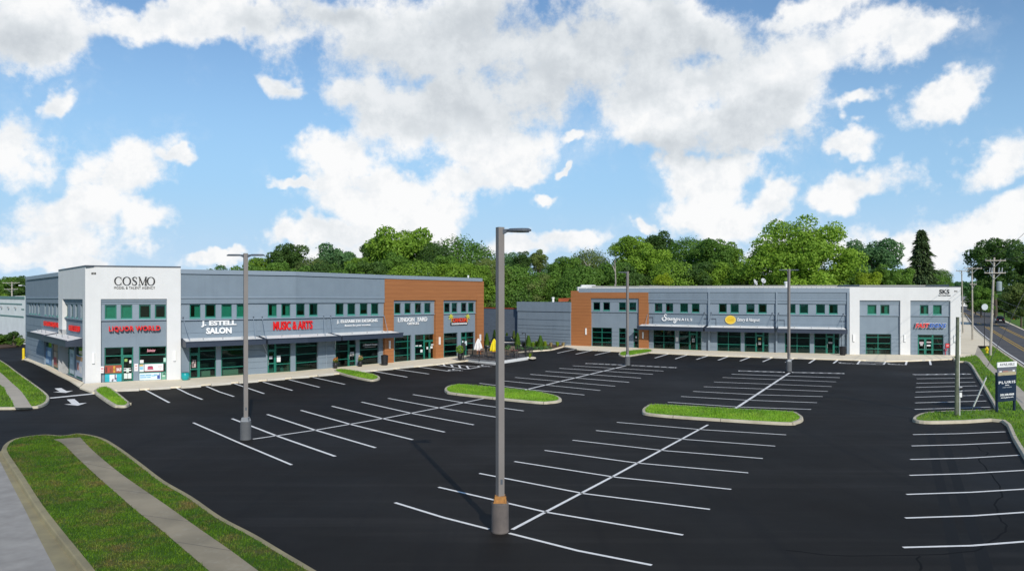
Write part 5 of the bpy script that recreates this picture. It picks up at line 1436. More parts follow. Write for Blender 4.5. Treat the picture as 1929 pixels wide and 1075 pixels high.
M['lamp_base_gray'] = mat('gray_painted_base', (.12,.125,.13), .85, (.095,.10,.105), 3, .3)
M['lamp_pole'] = mat('taupe_pole_paint', (.235,.212,.195), .6, (.20,.182,.167), .8, streak=.35)
M['lamp_head'] = plain('dark_gray_luminaire', (.09,.105,.125), .5); M['lamp_lens'] = plain('lamp_lens', (.4,.42,.42), .3)
M['rust'] = mat('rusty_base_cover', (.50,.24,.06), .85, (.28,.13,.05), 7, .4)
lamp_post(942, 1001, 428, [-12, 22], 'nearest lamp post, with a rusty orange collar on its dark base', True)
lamp_post(462.8, 827.5, 477, [-4, 176], 'lamp post with two opposite heads in front of the corner building shops')
lamp_post(1182, 688, 511, [180, 140], 'lamp post standing before the brown panelled end of the farther shops')
lamp_post(1486, 699, 506.5, [185, 5], 'lamp post standing before the canopy next to the white framed end')

# ================================================================ wheel stops
def wheel_stop(a, b, label, group, first=[None]):
    P, Q = G(*a), G(*b); c = (P+Q)/2; L = (Q-P).length; an = math.atan2(Q.y-P.y, Q.x-P.x)
    if first[0] is None:
        mb = MB(); prof = [(-.085,0),(-.07,.09),(-.045,.125),(.045,.125),(.07,.09),(.085,0)]
        for x0, x1 in ((-.5,.5),):
            for k in range(5):
                (y0,z0),(y1,z1) = prof[k], prof[k+1]
                mb.poly([(x0,y0,z0),(x1,y0,z0),(x1,y1,z1),(x0,y1,z1)])
            mb.poly([(x0,y,z) for y, z in prof]); mb.poly([(x1,y,z) for y, z in prof][::-1])
        first[0] = o = mb.build('wheel_stop', M['stop'])
    else:
        o = first[0].copy(); COL.objects.link(o)
    o.location = c; o.rotation_euler = (0,0,an); o.scale = (L, 1.3, 1.35)
    return tag(o, label, 'wheel stop', group)
M['stop'] = mat('wheel_stop_concrete', (.66,.62,.53), .9, (.54,.49,.40), 2, .3)
wg = 'concrete wheel stops along the shop walks'
for a, b, l in (((220.5,737),(262.4,735.5),'concrete wheel stop next to the narrow island at the corner tower'),
                ((282,734),(321,731.8),'concrete wheel stop below the white tower pillar and its wall light'),
                ((341,731),(378,728.5),'whitish wheel stop in front of the turquoise pot'),
                ((398,726.5),(434.6,723.5),'wheel stop in front of the second wide salon window'),
                ((450,721.8),(486,719.2),'wheel stop just behind the two headed lamp post'),
                ((503,717.2),(536,714.8),'wheel stop in front of the music shop door'),
                ((549,713),(582,710.8),'wheel stop in front of the wide music shop window'),
                ((599,708.8),(628,706),'wheel stop against the near tip of the teardrop island'),
                ((668,702),(697,699.6),'wheel stop just past the teardrop island, before the flower urns'),
                ((711,698.3),(739,695.8),'wheel stop in front of the black bin by the brown pillar'),
                ((752,694),(778,691.5),'wheel stop in front of the first office window'),
                ((788,690.3),(813,687.8),'wheel stop in front of the office doors'),
                ((845,684),(866,681.8),'wheel stop between the striped space and the patio')):
    wheel_stop(a, b, l, wg)
for a, b, l in (((1091,659.4),(1117,660.4),'second wheel stop from the mulch bed on the farther walk'),
                ((1127,661),(1152,662),'wheel stop beside the small island on the farther walk'),
                ((1232,665.2),(1257,666.2),'wheel stop just past the small island at the nail shop'),
                ((1267,666.6),(1296,667.8),'wheel stop in front of the nail shop notice'),
                ((1303,668.2),(1335,669.6),'wheel stop below the gap between nail shop and cafe canopies'),
                ((1342,669.8),(1374,671.2),'brighter wheel stop in front of the first cafe window'),
                ((1381,671.5),(1412,672.4),'wheel stop in front of the second cafe window'),
                ((1420,672.7),(1450,674),'brighter wheel stop in front of the cafe door'),
                ((1458,674.2),(1482,675),'wheel stop just before the farthest lamp post'),
                ((1503,675.6),(1536,676.6),'wheel stop in front of the empty shop window past the lamp post'),
                ((1545,676.8),(1572,677.6),'wheel stop in front of the empty shop door'),
                ((1587,677.8),(1616,678.5),'wheel stop in front of the black bin at the white frame'),
                ((1714,679.6),(1742,679.6),'lone bright wheel stop in front of the double green doors')):
    wheel_stop(a, b, l, wg)

# ================================================================ pots, bins, flowers
def foliage_ball(mb, c, r, n, s, squash=1.0, rng=RNG):
    for _ in range(n):
        d = rng.normal(size=3); d /= np.linalg.norm(d); q = r*rng.uniform(.55,1.05)
        p = Vector((c[0]+d[0]*q, c[1]+d[1]*q, c[2]+d[2]*q*squash))
        u = Vector(rng.normal(size=3)).normalized(); v = u.cross(Vector(d)+Vector(rng.normal(size=3))*.5).normalized()
        k = s*rng.uniform(.6,1.3)
        mb.poly([p-u*k, p-v*k*.6, p+u*k, p+v*k*.6])
def pot(name, px, py, r, h, m, label, cat, z=.12):
    t = tag(empty(name, G(px, py, z)), label, cat)
    mb = MB(); mb.lathe([(r*.55,0),(r*.8,h*.12),(r*1.0,h*.5),(r*.95,h*.82),(r*.86,h*.9),(r*1.0,h*.93),(r*1.0,h),(r*.86,h),(r*.84,h*.9)], n=24)
    mb.build('pot', m, t, smooth=True)
    mb = MB(); mb.lathe([(r*.84,h*.88),(.01,h*.885)], n=16); mb.build('soil', M['soil'], t)
    return t
pot('glazed_pot', 349, 715.6, .33, .62, M['teal'], 'round turquoise glazed pot by the salon door', 'plant pot')
def urn(px, py, label, m):
    t = pot('flower_urn', px, py, .22, .55, M['blackmetal'], label, 'flower pot')
    mb = MB(); foliage_ball(mb, (0,0,.72), .24, 120, .07); mb.build('foliage', LEAF['mid'], t)
    mb = MB(); foliage_ball(mb, (0,0,.86), .24, 130, .055); mb.build('blossom', m, t)
urn(632, 693.6, 'black urn of orange flowers at the near side of the flower shop door', mat('orange_blossom', (.60,.12,.04), .6, (.5,.25,.04), 20))
urn(678.5, 690.2, 'black urn of peach flowers between the flower shop door and its script window', mat('peach_blossom', (.62,.30,.16), .6, (.55,.42,.2), 20))
def bin_(px, py, label):
    t = tag(empty('trash_bin', G(px, py, .12)), label, 'trash bin', 'black trash bins on the shop walks')
    mb = MB(); mb.lathe([(.27,0),(.30,.05),(.33,.85)], n=20); mb.build('body', M['black'], t)
    mb = MB(); mb.lathe([(.355,.85),(.36,.93),(.30,1.0),(.16,1.03),(.15,.98)], n=20); mb.build('lid', M['black'], t)
    mb = MB()
    for k in range(20): mb.tube([(.31*math.cos(k*.314), .31*math.sin(k*.314), .08), (.345*math.cos(k*.314), .345*math.sin(k*.314), .84)], .012, 4)
    mb.build('slats', M['blackmetal'], t)
bin_(724.5, 687.6, 'black trash bin against the brown pillar near the flower shop')
bin_(1587.5, 668.8, 'black trash bin beside the white framed end of the farther shops')
t = pot('planter', 866.5, 678.3, .26, .75, M['black'], 'tall black planter with a bright round shrub at the patio gate', 'planter', .14)
mb = MB(); foliage_ball(mb, (0,0,1.15), .42, 300, .09, 1.15); mb.build('foliage', LEAF['bright'], t)
t = tag(empty('menu_stand', G(873, 677.6, .14)), 'slim black menu stand beside the planter at the patio gate', 'menu stand')
mb = MB(); mb.box(-.22,.22,-.2,.2,0,.06); mb.box(-.05,.05,-.05,.05,.06,1.1); mb.build('post', M['black'], t)
mb = MB(); mb.box(-.24,.24,-.08,-.04,1.0,1.75); mb.build('board', M['black'], t)

# ================================================================ patio
fence_pts = [(872,676.8),(935,683.6),(991,675.2),(1003,671.5),(962,663)]
t = tag(empty('patio_fence'), 'black metal picket fence round the dining patio', 'fence')
FP = [G(x, y, .14) for x, y in fence_pts]
for a, b in zip(FP, FP[1:]):
    n = max(2, int((b-a).length/1.9)); mbp = MB()
    for k in range(n):
        p, q = a.lerp(b, k/n), a.lerp(b, (k+1)/n)
        post = MB(); post.tube([p, p+Vector((0,0,1.12))], .045, 4); post.build('post', M['blackmetal'], t)
    for z in (.12, .98): mbp.tube([a+Vector((0,0,z)), b+Vector((0,0,z))], .028, 4)
    m = int((b-a).length/.13)
    for k in range(m):
        p = a.lerp(b, k/m); mbp.tube([p+Vector((0,0,.12)), p+Vector((0,0,.98))], .013, 4, caps=False)
    mbp.build('picket_panel', M['blackmetal'], t)
def patio_chair(first=[None]):
    if first[0]: return copy_tree(first[0])
    t = empty('patio_chair')
    mb = MB(); mb.hexa([(-.24,-.24,.42),(.24,-.24,.42),(.24,-.24,.46),(-.24,-.24,.46)], [(-.22,.22,.42),(.22,.22,.42),(.22,.22,.46),(-.22,.22,.46)]); mb.build('seat', M['wicker'], t)
    mb = MB(); mb.hexa([(-.22,.2,.46),(.22,.2,.46),(.24,.30,.98),(-.24,.30,.98)], [(-.22,.24,.46),(.22,.24,.46),(.24,.34,.98),(-.24,.34,.98)]); mb.build('backrest', M['wicker'], t)
    for x in (-.2,.2):
        for y in (-.2,.2):
            mb = MB(); mb.tube([(x,y,.42),(x*1.1,y*1.15,0)], .022, 5); mb.build('leg', M['blackmetal'], t)
        mb = MB(); mb.tube([(x*1.2,-.2,.44),(x*1.2,-.2,.66),(x*1.2,.24,.66)], .022, 5); mb.build('armrest', M['wicker'], t)
    first[0] = t; return t
M['wicker'] = mat('brown_wicker', (.16,.125,.095), .8, (.09,.07,.05), 18, .4)
cl = ['tan wicker patio chair nearest the black planter','wicker patio chair by the fence corner below the white parasol','wicker patio chair facing the white parasol table',
      'wicker patio chair between the two closed parasols','wicker patio chair on the near side of the yellow parasol table','wicker patio chair behind the yellow parasol',
      'wicker patio chair just past the nearest lamp post','wicker patio chair beside the far patio table','wicker patio chair closest to the far fence post','wicker patio chair at the rear of the patio by the mulch bed']
for (px, py, rz), l in zip([(884,673.5,200),(897,675,150),(911,673,20),(921,671.5,190),(923,677.5,170),(944,671,20),(957,676,160),(961,671.5,200),(973,673,100),(966,668,0)], cl):
    c = patio_chair(); c.location = G(px, py, .14); c.rotation_euler = (0,0,R(rz)); tag(c, l, 'chair', 'wicker chairs on the dining patio')
def patio_table(px, py, label):
    t = tag(empty('patio_table', G(px, py, .14)), label, 'table', 'tables on the dining patio')
    mb = MB(); mb.lathe([(.48,.70),(.5,.715),(.5,.735),(.01,.738)], n=20); mb.build('tabletop', fc(.26,.08,.05), t)
    mb = MB(); mb.tube([(0,0,.03),(0,0,.71)], .04, 8); mb.build('pedestal', M['blackmetal'], t)
    mb = MB(); mb.lathe([(.28,0),(.28,.03),(.05,.05)], n=14); mb.build('foot', M['blackmetal'], t)
patio_table(903.5,672.5,'dark red patio table under the closed white parasol'); patio_table(931,674.5,'dark red patio table under the closed yellow parasol'); patio_table(968,671.5,'dark red patio table at the far fence corner')
def parasol(px, py, ytop, m, label):
    p = G(px, py, .14); h = EYE-(ytop-HZ)*p.y/F - .14
    t = tag(empty('parasol', p), label, 'parasol')
    mb = MB(); mb.tube([(0,0,0),(0,0,h)], .024, 6); mb.build('pole', M['steel'], t)
    mb = MB(); n = 16; zs = [(h*.995,.03),(h*.92,.12),(h*.75,.25),(h*.55,.36),(h*.44,.40),(h*.36,.30)]; rings = []
    for z, r in zs:
        rings.append([(r*(1+(.28 if k % 2 else -.18))*math.cos(2*math.pi*k/n), r*(1+(.28 if k % 2 else -.18))*math.sin(2*math.pi*k/n), z-(.12 if k % 2 and z < h*.5 else 0)) for k in range(n)])
    for a, b in zip(rings, rings[1:]):
        for k in range(n): mb.poly([a[k], b[k], b[(k+1) % n], a[(k+1) % n]])
    mb.poly(rings[0]); mb.build('folded_canopy', m, t)
    mb = MB(); mb.lathe([(.25,0),(.25,.06),(.05,.1)], n=14); mb.build('foot', M['blackmetal'], t)
parasol(901, 672, 637, mat('white_canvas', (.80,.78,.76), .85), 'closed white parasol by the brown panelled pillar')
parasol(931, 674, 637.5, mat('yellow_canvas', (.82,.66,.01), .8), 'closed bright yellow parasol on the patio')
def thin_post(px, py, ytop, label):
    p = G(px, py, .14); h = EYE-(ytop-HZ)*p.y/F-.14
    t = tag(empty('light_string_post', p), label, 'post')
    mb = MB(); mb.tube([(0,0,0),(0,0,h)], .035, 6); mb.build('post', M['blackmetal'], t)
    mb = MB(); mb.tube([(0,0,h),(-.35,0,h+.02)], .02, 5); mb.tube([(-.35,0,h+.02),(-.35,0,h-.1)], .05, 6); mb.build('lantern', M['blackmetal'], t)
thin_post(990, 674.8, 627.5, 'thin black post with a small lantern at the far patio corner')

# ================================================================ planted bed
def arborvitae(px, py, ytop, w, label, tone='mid'):
    p = G(px, py, .12); h = EYE-(ytop-HZ)*p.y/F-.12; r = w/2*p.y/F
    t = tag(empty('conical_shrub', p), label, 'shrub', 'conical evergreens in the mulch bed')
    mb = MB(); mb.tube([(0,0,0),(0,0,h*.8)], [.06,.02], 5); mb.build('trunk', M['bark'], t)
    mb = MB(); rng = np.random.default_rng(int(px))
    for _ in range(700):
        z = rng.uniform(.02,1)**.85; a = rng.uniform(0,6.283); q = r*(1-z)**.75*rng.uniform(.7,1.12)*(1+.15*math.sin(a*3+z*9))
        c = Vector((q*math.cos(a), q*math.sin(a), z*h)); o = Vector((math.cos(a)*.5, math.sin(a)*.5, 1)).normalized(); s = Vector((-math.sin(a), math.cos(a), 0))
        mb.poly([c-s*.08, c+s*.08, c+o*.24*rng.uniform(.6,1.2)])
    mb.build('foliage', LEAF[tone], t)
for px, py, yt, w, l, k in ((917,651,629,11,'conical evergreen just behind the white parasol','mid'), (931.5,650,623.5,10,'conical evergreen showing above the yellow parasol','dark'), (954.5,650,629,9,'conical evergreen behind the nearest lamp post and the parked car','dark'),
      (968,653.5,625,9,'taller slim evergreen of the close pair beside the black car','olive'), (975,654.5,629,13,'fuller evergreen of the close pair beside the black car','mid'), (995.5,655,634,14,'broad conical evergreen beside the thin lantern post','mid'), (1018,656.5,633.5,14,'last conical evergreen in the bed, next to the bright grass tufts','mid')):
    arborvitae(px, py, yt, w, l, k)
def tuft(px, py, h, r, tone, label, group='grass tufts in the mulch bed'):
    p = G(px, py, .12); t = tag(empty('ornamental_grass', p), label, 'ornamental grass', group)
    mb = MB(); rng = np.random.default_rng(int(px*3))
    for _ in range(150):
        a = rng.uniform(0,6.283); q = rng.uniform(.05,1)*r; hh = h*rng.uniform(.6,1.1); s = Vector((-math.sin(a), math.cos(a), 0))*.03
        b = Vector((math.cos(a)*q*.3, math.sin(a)*q*.3, 0)); m = Vector((math.cos(a)*q*.7, math.sin(a)*q*.7, hh*.7)); e = Vector((math.cos(a)*q, math.sin(a)*q, hh))
        mb.poly([b-s, b+s, m+s, m-s]); mb.poly([m-s, m+s, e])
    mb.build('foliage', M['straw'] if tone == 'straw' else LEAF[tone], t)
M['straw'] = mat('straw_grass', (.42,.33,.15), .8, (.3,.24,.1), 9)
for px, py, h, r, k, l in ((988.5,654,.75,.45,'yellow','yellow green tuft beside the lantern post'),(1004,655,.8,.4,'bright','bright green tuft between the two broad evergreens'),(1011,655,.9,.4,'yellow','tall yellow green tuft hugging the last evergreen'),(1026,656.5,1.0,.5,'yellow','large yellow green tuft just past the last evergreen'),
       (1038,652.5,.55,.35,'straw','straw coloured tuft by the gray wing, first of three'),(1050,651.5,.6,.38,'yellow','yellow green tuft by the gray wing, middle of three'),(1061,651.5,.5,.33,'straw','pinkish straw tuft closest to the brown panelled wall'),(997.5,673.5,.55,.4,'yellow','yellow green tuft outside the patio fence corner')):
    tuft(px, py, h, r, k, l)
def mound(px, py, r, h, label, tone='blue'):
    t = tag(empty('low_shrub', G(px, py, .12)), label, 'shrub', 'low mounds of ground shrubs in the mulch bed')
    mb = MB(); foliage_ball(mb, (0,0,h*.3), r, 170, .09, h/r*.7); mb.build('foliage', LEAF[tone], t)
for px, py, l in ((955,657.5,'low bluish mound behind the lamp post in the mulch bed'),(964,658,'low bluish mound in front of the black car'),(978,658.5,'low bluish mound in front of the evergreen pair'),(996,658.5,'low bluish mound before the broad evergreen'),(1013,659,'low bluish mound before the last evergreen'),(1030,657.5,'low dark mound at the tip of the mulch bed')):
    mound(px, py, .75, .5, l)

# ================================================================ cars
def ring_loft(mb, stations, n=20):
    """stations: (y, half width, z low, z high, corner) -> rounded box loft along y"""
    i0 = len(mb.v)
    for y, w, zl, zh, c in stations:
        cz, hz = (zl+zh)/2, (zh-zl)/2
        for k in range(n):
            a = 2*math.pi*(k+.5)/n; ca, sa = math.cos(a), math.sin(a); e = 2/c
            mb.v.append((w*math.copysign(abs(ca)**e, ca), y, cz+hz*math.copysign(abs(sa)**e, sa)))
    m = len(stations)
    for j in range(m-1):
        for k in range(n):
            a = i0+j*n+k; b = i0+j*n+(k+1) % n; mb.f.append((a, b, b+n, a+n))
    mb.f.append(tuple(range(i0, i0+n))); mb.f.append(tuple(range(i0+(m-1)*n, i0+m*n))[::-1])
def car(px, py, rz, paint, label, L=4.6, W=1.85, H=1.5, suv=False, z=.004):
    t = tag(empty('parked_car' if not suv else 'car', G(px, py, z), R(rz)), label, 'car')
    w = W/2; h = H; b = .62*h if suv else .60*h; l = L/2
    mb = MB(); ring_loft(mb, [(-l,w*.72,.38,b*.78,4),(-l+.12,w*.9,.28,b*.92,5),(-l+.8,w*.98,.22,b*.98,6),(-.3,w,.2,b,6),(l*.55,w,.2,b*1.02,6),(l-.15,w*.92,.25,b*1.0,5),(l,w*.78,.38,b*.86,4)])
    mb.build('body', paint, t, smooth=True)
    r0, r1 = (-l*.42, l*.92) if suv else (-l*.45, l*.72)
    mb = MB(); ring_loft(mb, [(r0,w*.86,b*.82,b*1.0,5),(r0+.75,w*.76,b*.82,h*.985,5),(.2,w*.76,b*.8,h,5),(r1-.55,w*.74,b*.8,h*.97,5),(r1,w*.82,b*.82,b*1.05,5)])
    cab = mb.build('cabin', paint, t, smooth=True)
    mb = MB()
    for s in (-1, 1):
        mb.poly([(s*w*.875,r0+.42,b*1.03),(s*w*.875,r1-.25,b*1.05),(s*w*.80,r1-.62,h*.93),(s*w*.80,r0+.85,h*.93)])
    mb.poly([(-w*.72,r1+.02,b*1.08),(w*.72,r1+.02,b*1.08),(w*.64,r1-.45,h*.95),(-w*.64,r1-.45,h*.95)])
    mb.poly([(-w*.72,r0+.06,b*1.04),(w*.72,r0+.06,b*1.04),(w*.64,r0+.68,h*.96),(-w*.64,r0+.68,h*.96)])
    mb.build('window_glass', M['car_glass'], cab)
    for sx in (-1, 1):
        for sy in (-l*.62, l*.60):
            mb = MB(); x = sx*(w-.11)
            pts = [(x-.11,sy,.33),(x-.11,sy,.33),(x+.11,sy,.33)]
            mb.tube([(x-.11,sy,.33),(x+.11,sy,.33)], .33, 18); wh_ = mb.build('wheel', M['tyre'], t)
            mb = MB(); mb.tube([(x+sx*.10,sy,.33),(x+sx*.125,sy,.33)], .21, 14); mb.build('rim', M['steel'], wh_)
        mb = MB(); mb.box(sx*w*.62-.16, sx*w*.62+.16, l-.10, l-.02, b*.74, b*.92); mb.build('tail_light', M['tail'], t)
        mb = MB(); mb.box(sx*w*.6-.2, sx*w*.6+.2, -l-.0, -l+.12, b*.68, b*.84); mb.build('headlight', M['lamp_lens'], t)
        mb = MB(); mb.box(sx*(w+.02)-.1, sx*(w+.02)+.1, r0+.5, r0+.68, b*1.0, b*1.15); mb.build('mirror', paint, t)
    mb = MB(); mb.box(-.26,.26,l-.01,l+.015,b*.62,b*.62+.14); mb.build('number_plate', M['white_metal'], t)
    return t
M['tyre'] = mat('tyre_rubber', (.015,.015,.015), .9); M['tail'] = plain('tail_light_red', (.35,.01,.01), .3)
def paint(n, c):
    m = plain(n, c, .25); m.node_tree.nodes['Principled BSDF'].inputs['Coat Weight'].default_value = .6; return m
car(957, 655.5, 100, paint('black_car_paint', (.010,.012,.016)), 'black car parked behind the mulch bed evergreens', 4.7, 1.85, 1.6, True)
def heading(a, b):
    p, q = G(*a), G(*b); return math.degrees(math.atan2(q.y-p.y, q.x-p.x))-90
car(1883.5, 608.2, heading((1883,608),(1925,628))+0, paint('dark_suv_paint', (.012,.014,.02)), 'dark sport utility car seen from behind on the side street', 4.7, 1.95, 1.72, True)
car(1838.5, 581.5, 0, paint('teal_car_paint', (.02,.09,.10)), 'distant teal car on the side street', 4.6, 1.9, 1.6, True)
car(1817.5, 575.6, 0, paint('navy_car_paint', (.015,.02,.045)), 'most distant dark blue car at the far end of the side street', 4.8, 2.0, 1.9, True)

# ================================================================ bollard, hydrant, street sign, for-lease sign
t = tag(empty('bollard', G(44.3, 677)), 'yellow bollard at the far corner of the shop flank', 'bollard')
mb = MB(); mb.lathe([(.13,0),(.13,1.15),(.11,1.22),(.06,1.26)], n=16); mb.build('post', M['yellow'], t, smooth=False)
mb = MB(); mb.lathe([(.18,0),(.18,.03),(.13,.04)], n=16); mb.build('footing', M['concrete'], t)
t = tag(empty('fire_hydrant', G(1859, 664.5, .15)), 'yellow fire hydrant in the street verge', 'fire hydrant')
mb = MB(); mb.lathe([(.19,0),(.19,.05),(.13,.06),(.12,.5),(.16,.52),(.16,.57),(.14,.62),(.08,.72),(.03,.76)], n=16); mb.build('barrel', M['yellow'], t)
for s in (-1, 1):
    mb = MB(); mb.tube([(s*.1,0,.42),(s*.22,0,.42)], .065, 10); mb.build('nozzle', M['yellow'], t)
mb = MB(); mb.tube([(0,-.1,.38),(0,-.23,.38)], .085, 10); mb.build('front_cap', M['yellow'], t)
p = G(1854.5, 652, .15); hz_ = EYE-(578-HZ)*p.y/F-.15
t = tag(empty('round_road_sign', p), 'round pale sign on a thin dark post by the street verge', 'road sign')
mb = MB(); mb.tube([(0,0,0),(0,0,hz_+.3)], .045, 6); mb.build('post', M['blackmetal'], t)
mb = MB(); mb.tube([(0,-.05,hz_),(0,-.08,hz_)], .42, 24); mb.build('sign_face', mat('pale_sign_back', (.55,.6,.62), .5), t)

pA, pB = G(1877.5, 776, .15), G(1910.5, 772.5, .15); m_ = (pA+pB)/2; an = math.atan2(pB.y-pA.y, pB.x-pA.x)
W2 = (pB-pA).length/2
sgn = tag(empty('lease_sign', m_, an), 'navy and white property sign on two posts on the grass beside the lot', 'sign')
k = m_.y/F; zf = lambda y: EYE-(y-HZ)*k-.15
SP = None
def local_text(body, x0, x1, z0, z1, y, m, name, **kw):
    V, Fc_ = text_geo(body, **kw); mb = MB()
    mb.v = [(x0+(x1-x0)*a, y-.012*c, z0+(z1-z0)*b) for a, b, c in V]; mb.f = list(Fc_); return mb.build(name, m, sgn)
navy = mat('navy_panel', (.006,.018,.045), .45)
for s in (-1, 1):
    mb = MB(); mb.box(s*W2-.06, s*W2+.06, -.05, .05, 0, zf(700)); mb.build('post', navy, sgn)
mb = MB(); mb.box(-W2-.05, W2+.05, -.09, -.055, zf(755), zf(706.5)); mb.build('navy_panel', navy, sgn)
mb = MB(); mb.box(-W2-.08, W2+.1, -.10, -.06, zf(690.5), zf(681)); mb.build('header_panel', M['white'], sgn)
mb = MB(); mb.box(-W2-.06, W2+.06, -.095, -.058, zf(706.3), zf(690.7)); ph = mb.build('photo_panel', fc(.12,.13,.16), sgn)
for x0, x1, y0, y1, c in ((-1,1,700,706,(.42,.36,.22)),(-.88,-.6,697.2,699.5,(.75,.72,.72)),(-.5,.1,697.5,699.6,(.42,.2,.16)),(.1,.6,697.5,699.8,(.30,.25,.22)),(.62,.9,696.5,699.6,(.7,.7,.7)),(-.8,-.3,704.3,706,(.25,.32,.08))):
    q = MB(); q.box(x0*W2, x1*W2, -.101, -.0945, zf(y1), zf(y0)); q.build('photo_print', fc(*c), ph)
local_text('AVAILABLE', -W2*.85, W2*.85, zf(688), zf(683), -.10, fc(.12,.13,.16), 'header_lettering')
local_text('PLURIS', -W2*.95, W2*.95, zf(721.5), zf(716.5), -.09, M['white'], 'name_lettering', offset=.02, spacing=1.25)
local_text('real estate', -W2*.5, W2*.5, zf(729.5), zf(727), -.09, fc(.45,.5,.55), 'tagline_lettering', spacing=1.2)
local_text('502.208.4068', -W2*.78, W2*.78, zf(744.2), zf(740.3), -.09, M['white'], 'phone_lettering', offset=.02)
local_text('www.pluris.com', -W2*.72, W2*.72, zf(749.4), zf(746), -.09, M['white'], 'web_lettering', offset=.015)
mb = MB(); mb.box(-W2*.22, W2*.22, -.1, -.088, zf(725), zf(724)); mb.build('rule', M['white'], sgn)

# ================================================================ utility poles and wires
def utility_pole(px, py, ytop, r, arms, label, m='pole_wood', lean=0.0, gear=False, dist=None, z=.15):
    if dist: p = Vector(((px-CX)/F*dist, dist, 0))
    else: p = G(px, py, z)
    h = EYE-(ytop-HZ)*p.y/F-p.z
    t = tag(empty('utility_pole', p), label, 'utility pole')
    mb = MB(); mb.tube([(0,0,-.2),(lean*.5,0,h*.5),(lean,0,h)], [r*.85, r*.74, r*.6], 10); mb.build('pole', M[m], t)
    tips = []
    for dz, half in arms:
        zc = h-dz; x = lean*zc/h
        a = MB(); a.box(x-half, x+half, -r-.14, -r-.02, zc-.05, zc+.05); arm = a.build('crossarm', M['pole_wood'], t)
        i_ = MB()
        for u in (-.95,-.5,.5,.95):
            i_.tube([(x+half*u, -r-.08, zc+.05), (x+half*u, -r-.08, zc+.20)], .035, 6)
            tips.append(p+Vector((x+half*u, -r-.08, zc+.24)))
        i_.build('insulator', M['steel'], arm)
        b = MB(); b.tube([(x-half*.55,-r-.05,zc-.05),(x,-r,zc-.7)], .025, 4); b.tube([(x+half*.55,-r-.05,zc-.05),(x,-r,zc-.7)], .025, 4); b.build('brace', M['steel'], arm)
    if gear:
        g = MB(); g.lathe([(.26,h-3.8),(.28,h-3.75),(.28,h-2.8),(.2,h-2.7)], (lean+.5,-.1,0), 12); g.build('transformer', mat('gray_transformer', (.3,.36,.37), .5), t)
        for u in (-.7,-.45,.35,.7):
            g = MB(); g.tube([(lean+u,-.25,h-1.75),(lean+u+.06,-.25,h-1.15)], .06, 6); g.build('cutout', M['steel'], t)
    return t, tips, p, h
pm, tA, pAo, hA = utility_pole(1865.5, 669, 485, .17, [(.35,1.15),(1.75,1.2)], 'nearest tall wooden pole with two crossarms beside the hydrant', lean=.45, gear=True)
_, tB, pBo, hB = utility_pole(1832.2, 640, 503, .16, [(.2,1.35),(2.6,.5)], 'second wooden pole along the street, on the pale corner paving', lean=-.1)
_, tC, pCo, hC = utility_pole(1814.2, 627, 509.5, .15, [(.1,1.1)], 'third wooden pole along the street, hugging the white framed end', lean=-.25)
_, tD, pDo, hD = utility_pole(1782, 0, 518, .2, [(.2,1.6)], 'pole behind the white framed roof with one crossarm', dist=170, z=0)
_, tE, pEo, hE = utility_pole(1440.5, 0, 503, .2, [(.3,1.3)], 'pole behind the shop roof beside the satellite dishes', dist=128, z=0)
_, tF, pFo, hF = utility_pole(22.5, 0, 531, .22, [(.2,1.9),(1.6,1.5)], 'pale pole with crossarms among trees beyond the white warehouse', dist=175, z=0)
_, tG, pGo, hG = utility_pole(1843, 0, 530, .18, [(.2,1.2)], 'small distant pole at the end of the side street', dist=330, z=0)
# wood service pole with meter boxes
p = G(1802, 781.5, .15); hp = EYE-(597-HZ)*p.y/F-.15
t = tag(empty('service_pole', p), 'short greenish wooden pole with two meter boxes on the near lawn island', 'utility pole')
mb = MB(); mb.tube([(0,0,-.1),(.03,0,hp*.5),(.06,0,hp)], [.118,.105,.092], 12); mb.build('pole', M['green_wood'], t)
kz = lambda y: EYE-(y-HZ)*p.y/F-.15
mb = MB(); mb.box(.09,.26,-.13,.02,kz(737),kz(727.5)); bx = bevel(mb.build('meter_box', mat('meter_gray', (.45,.46,.47), .5), t), .01)
mb = MB(); mb.tube([(.175,-.13,kz(731.5)),(.175,-.2,kz(731.5))], .075, 12); mb.build('meter_dial', M['car_glass'], bx)
mb = MB(); mb.box(.10,.25,-.12,.02,kz(747.5),kz(739)); bevel(mb.build('switch_box', M['white_metal'], t), .01)
mb = MB(); mb.tube([(.15,-.06,0),(.15,-.06,kz(747))], .025, 6); mb.tube([(.12,-.05,kz(727)),(.12,-.05,kz(633)),(.05,-.05,kz(631))], .022, 6); mb.build('conduit', M['white_metal'], t)
def wire(a, b, sag, label, r=.014, name='overhead_wire', group='overhead wires'):
    P = []
    for k in range(17):
        u = k/16; q = Vector(a).lerp(Vector(b), u); q.z -= sag*4*u*(1-u); P.append(q)
    mb = MB(); mb.tube(P, r, 4); return tag(mb.build(name, M['wire'], None), label, 'wire', group)
M['wire'] = plain('wire', (.05,.05,.055), .6)
def S(px, py, d): return Vector(((px-CX)/F*d, d, EYE-(py-HZ)*d/F))
near = [S(2100, 240, 30), S(2140, 330, 30), S(2160, 392, 30)]
wl3 = ['highest wire running toward the camera from the nearest tall pole','middle wire running toward the camera from the nearest tall pole','lowest upper wire running toward the camera from the nearest tall pole']
for e, q, l in zip(near, (tA[0], tA[2], tA[3]), wl3): wire(q, e, 1.0, l)
for k in range(4): wire(tA[k], tB[k], .5, 'wire strung between the first and second street poles', group='wires between street poles')
for k in range(4): wire(tB[k], tC[k], .4, 'wire strung between the second and third street poles', group='wires between further street poles')
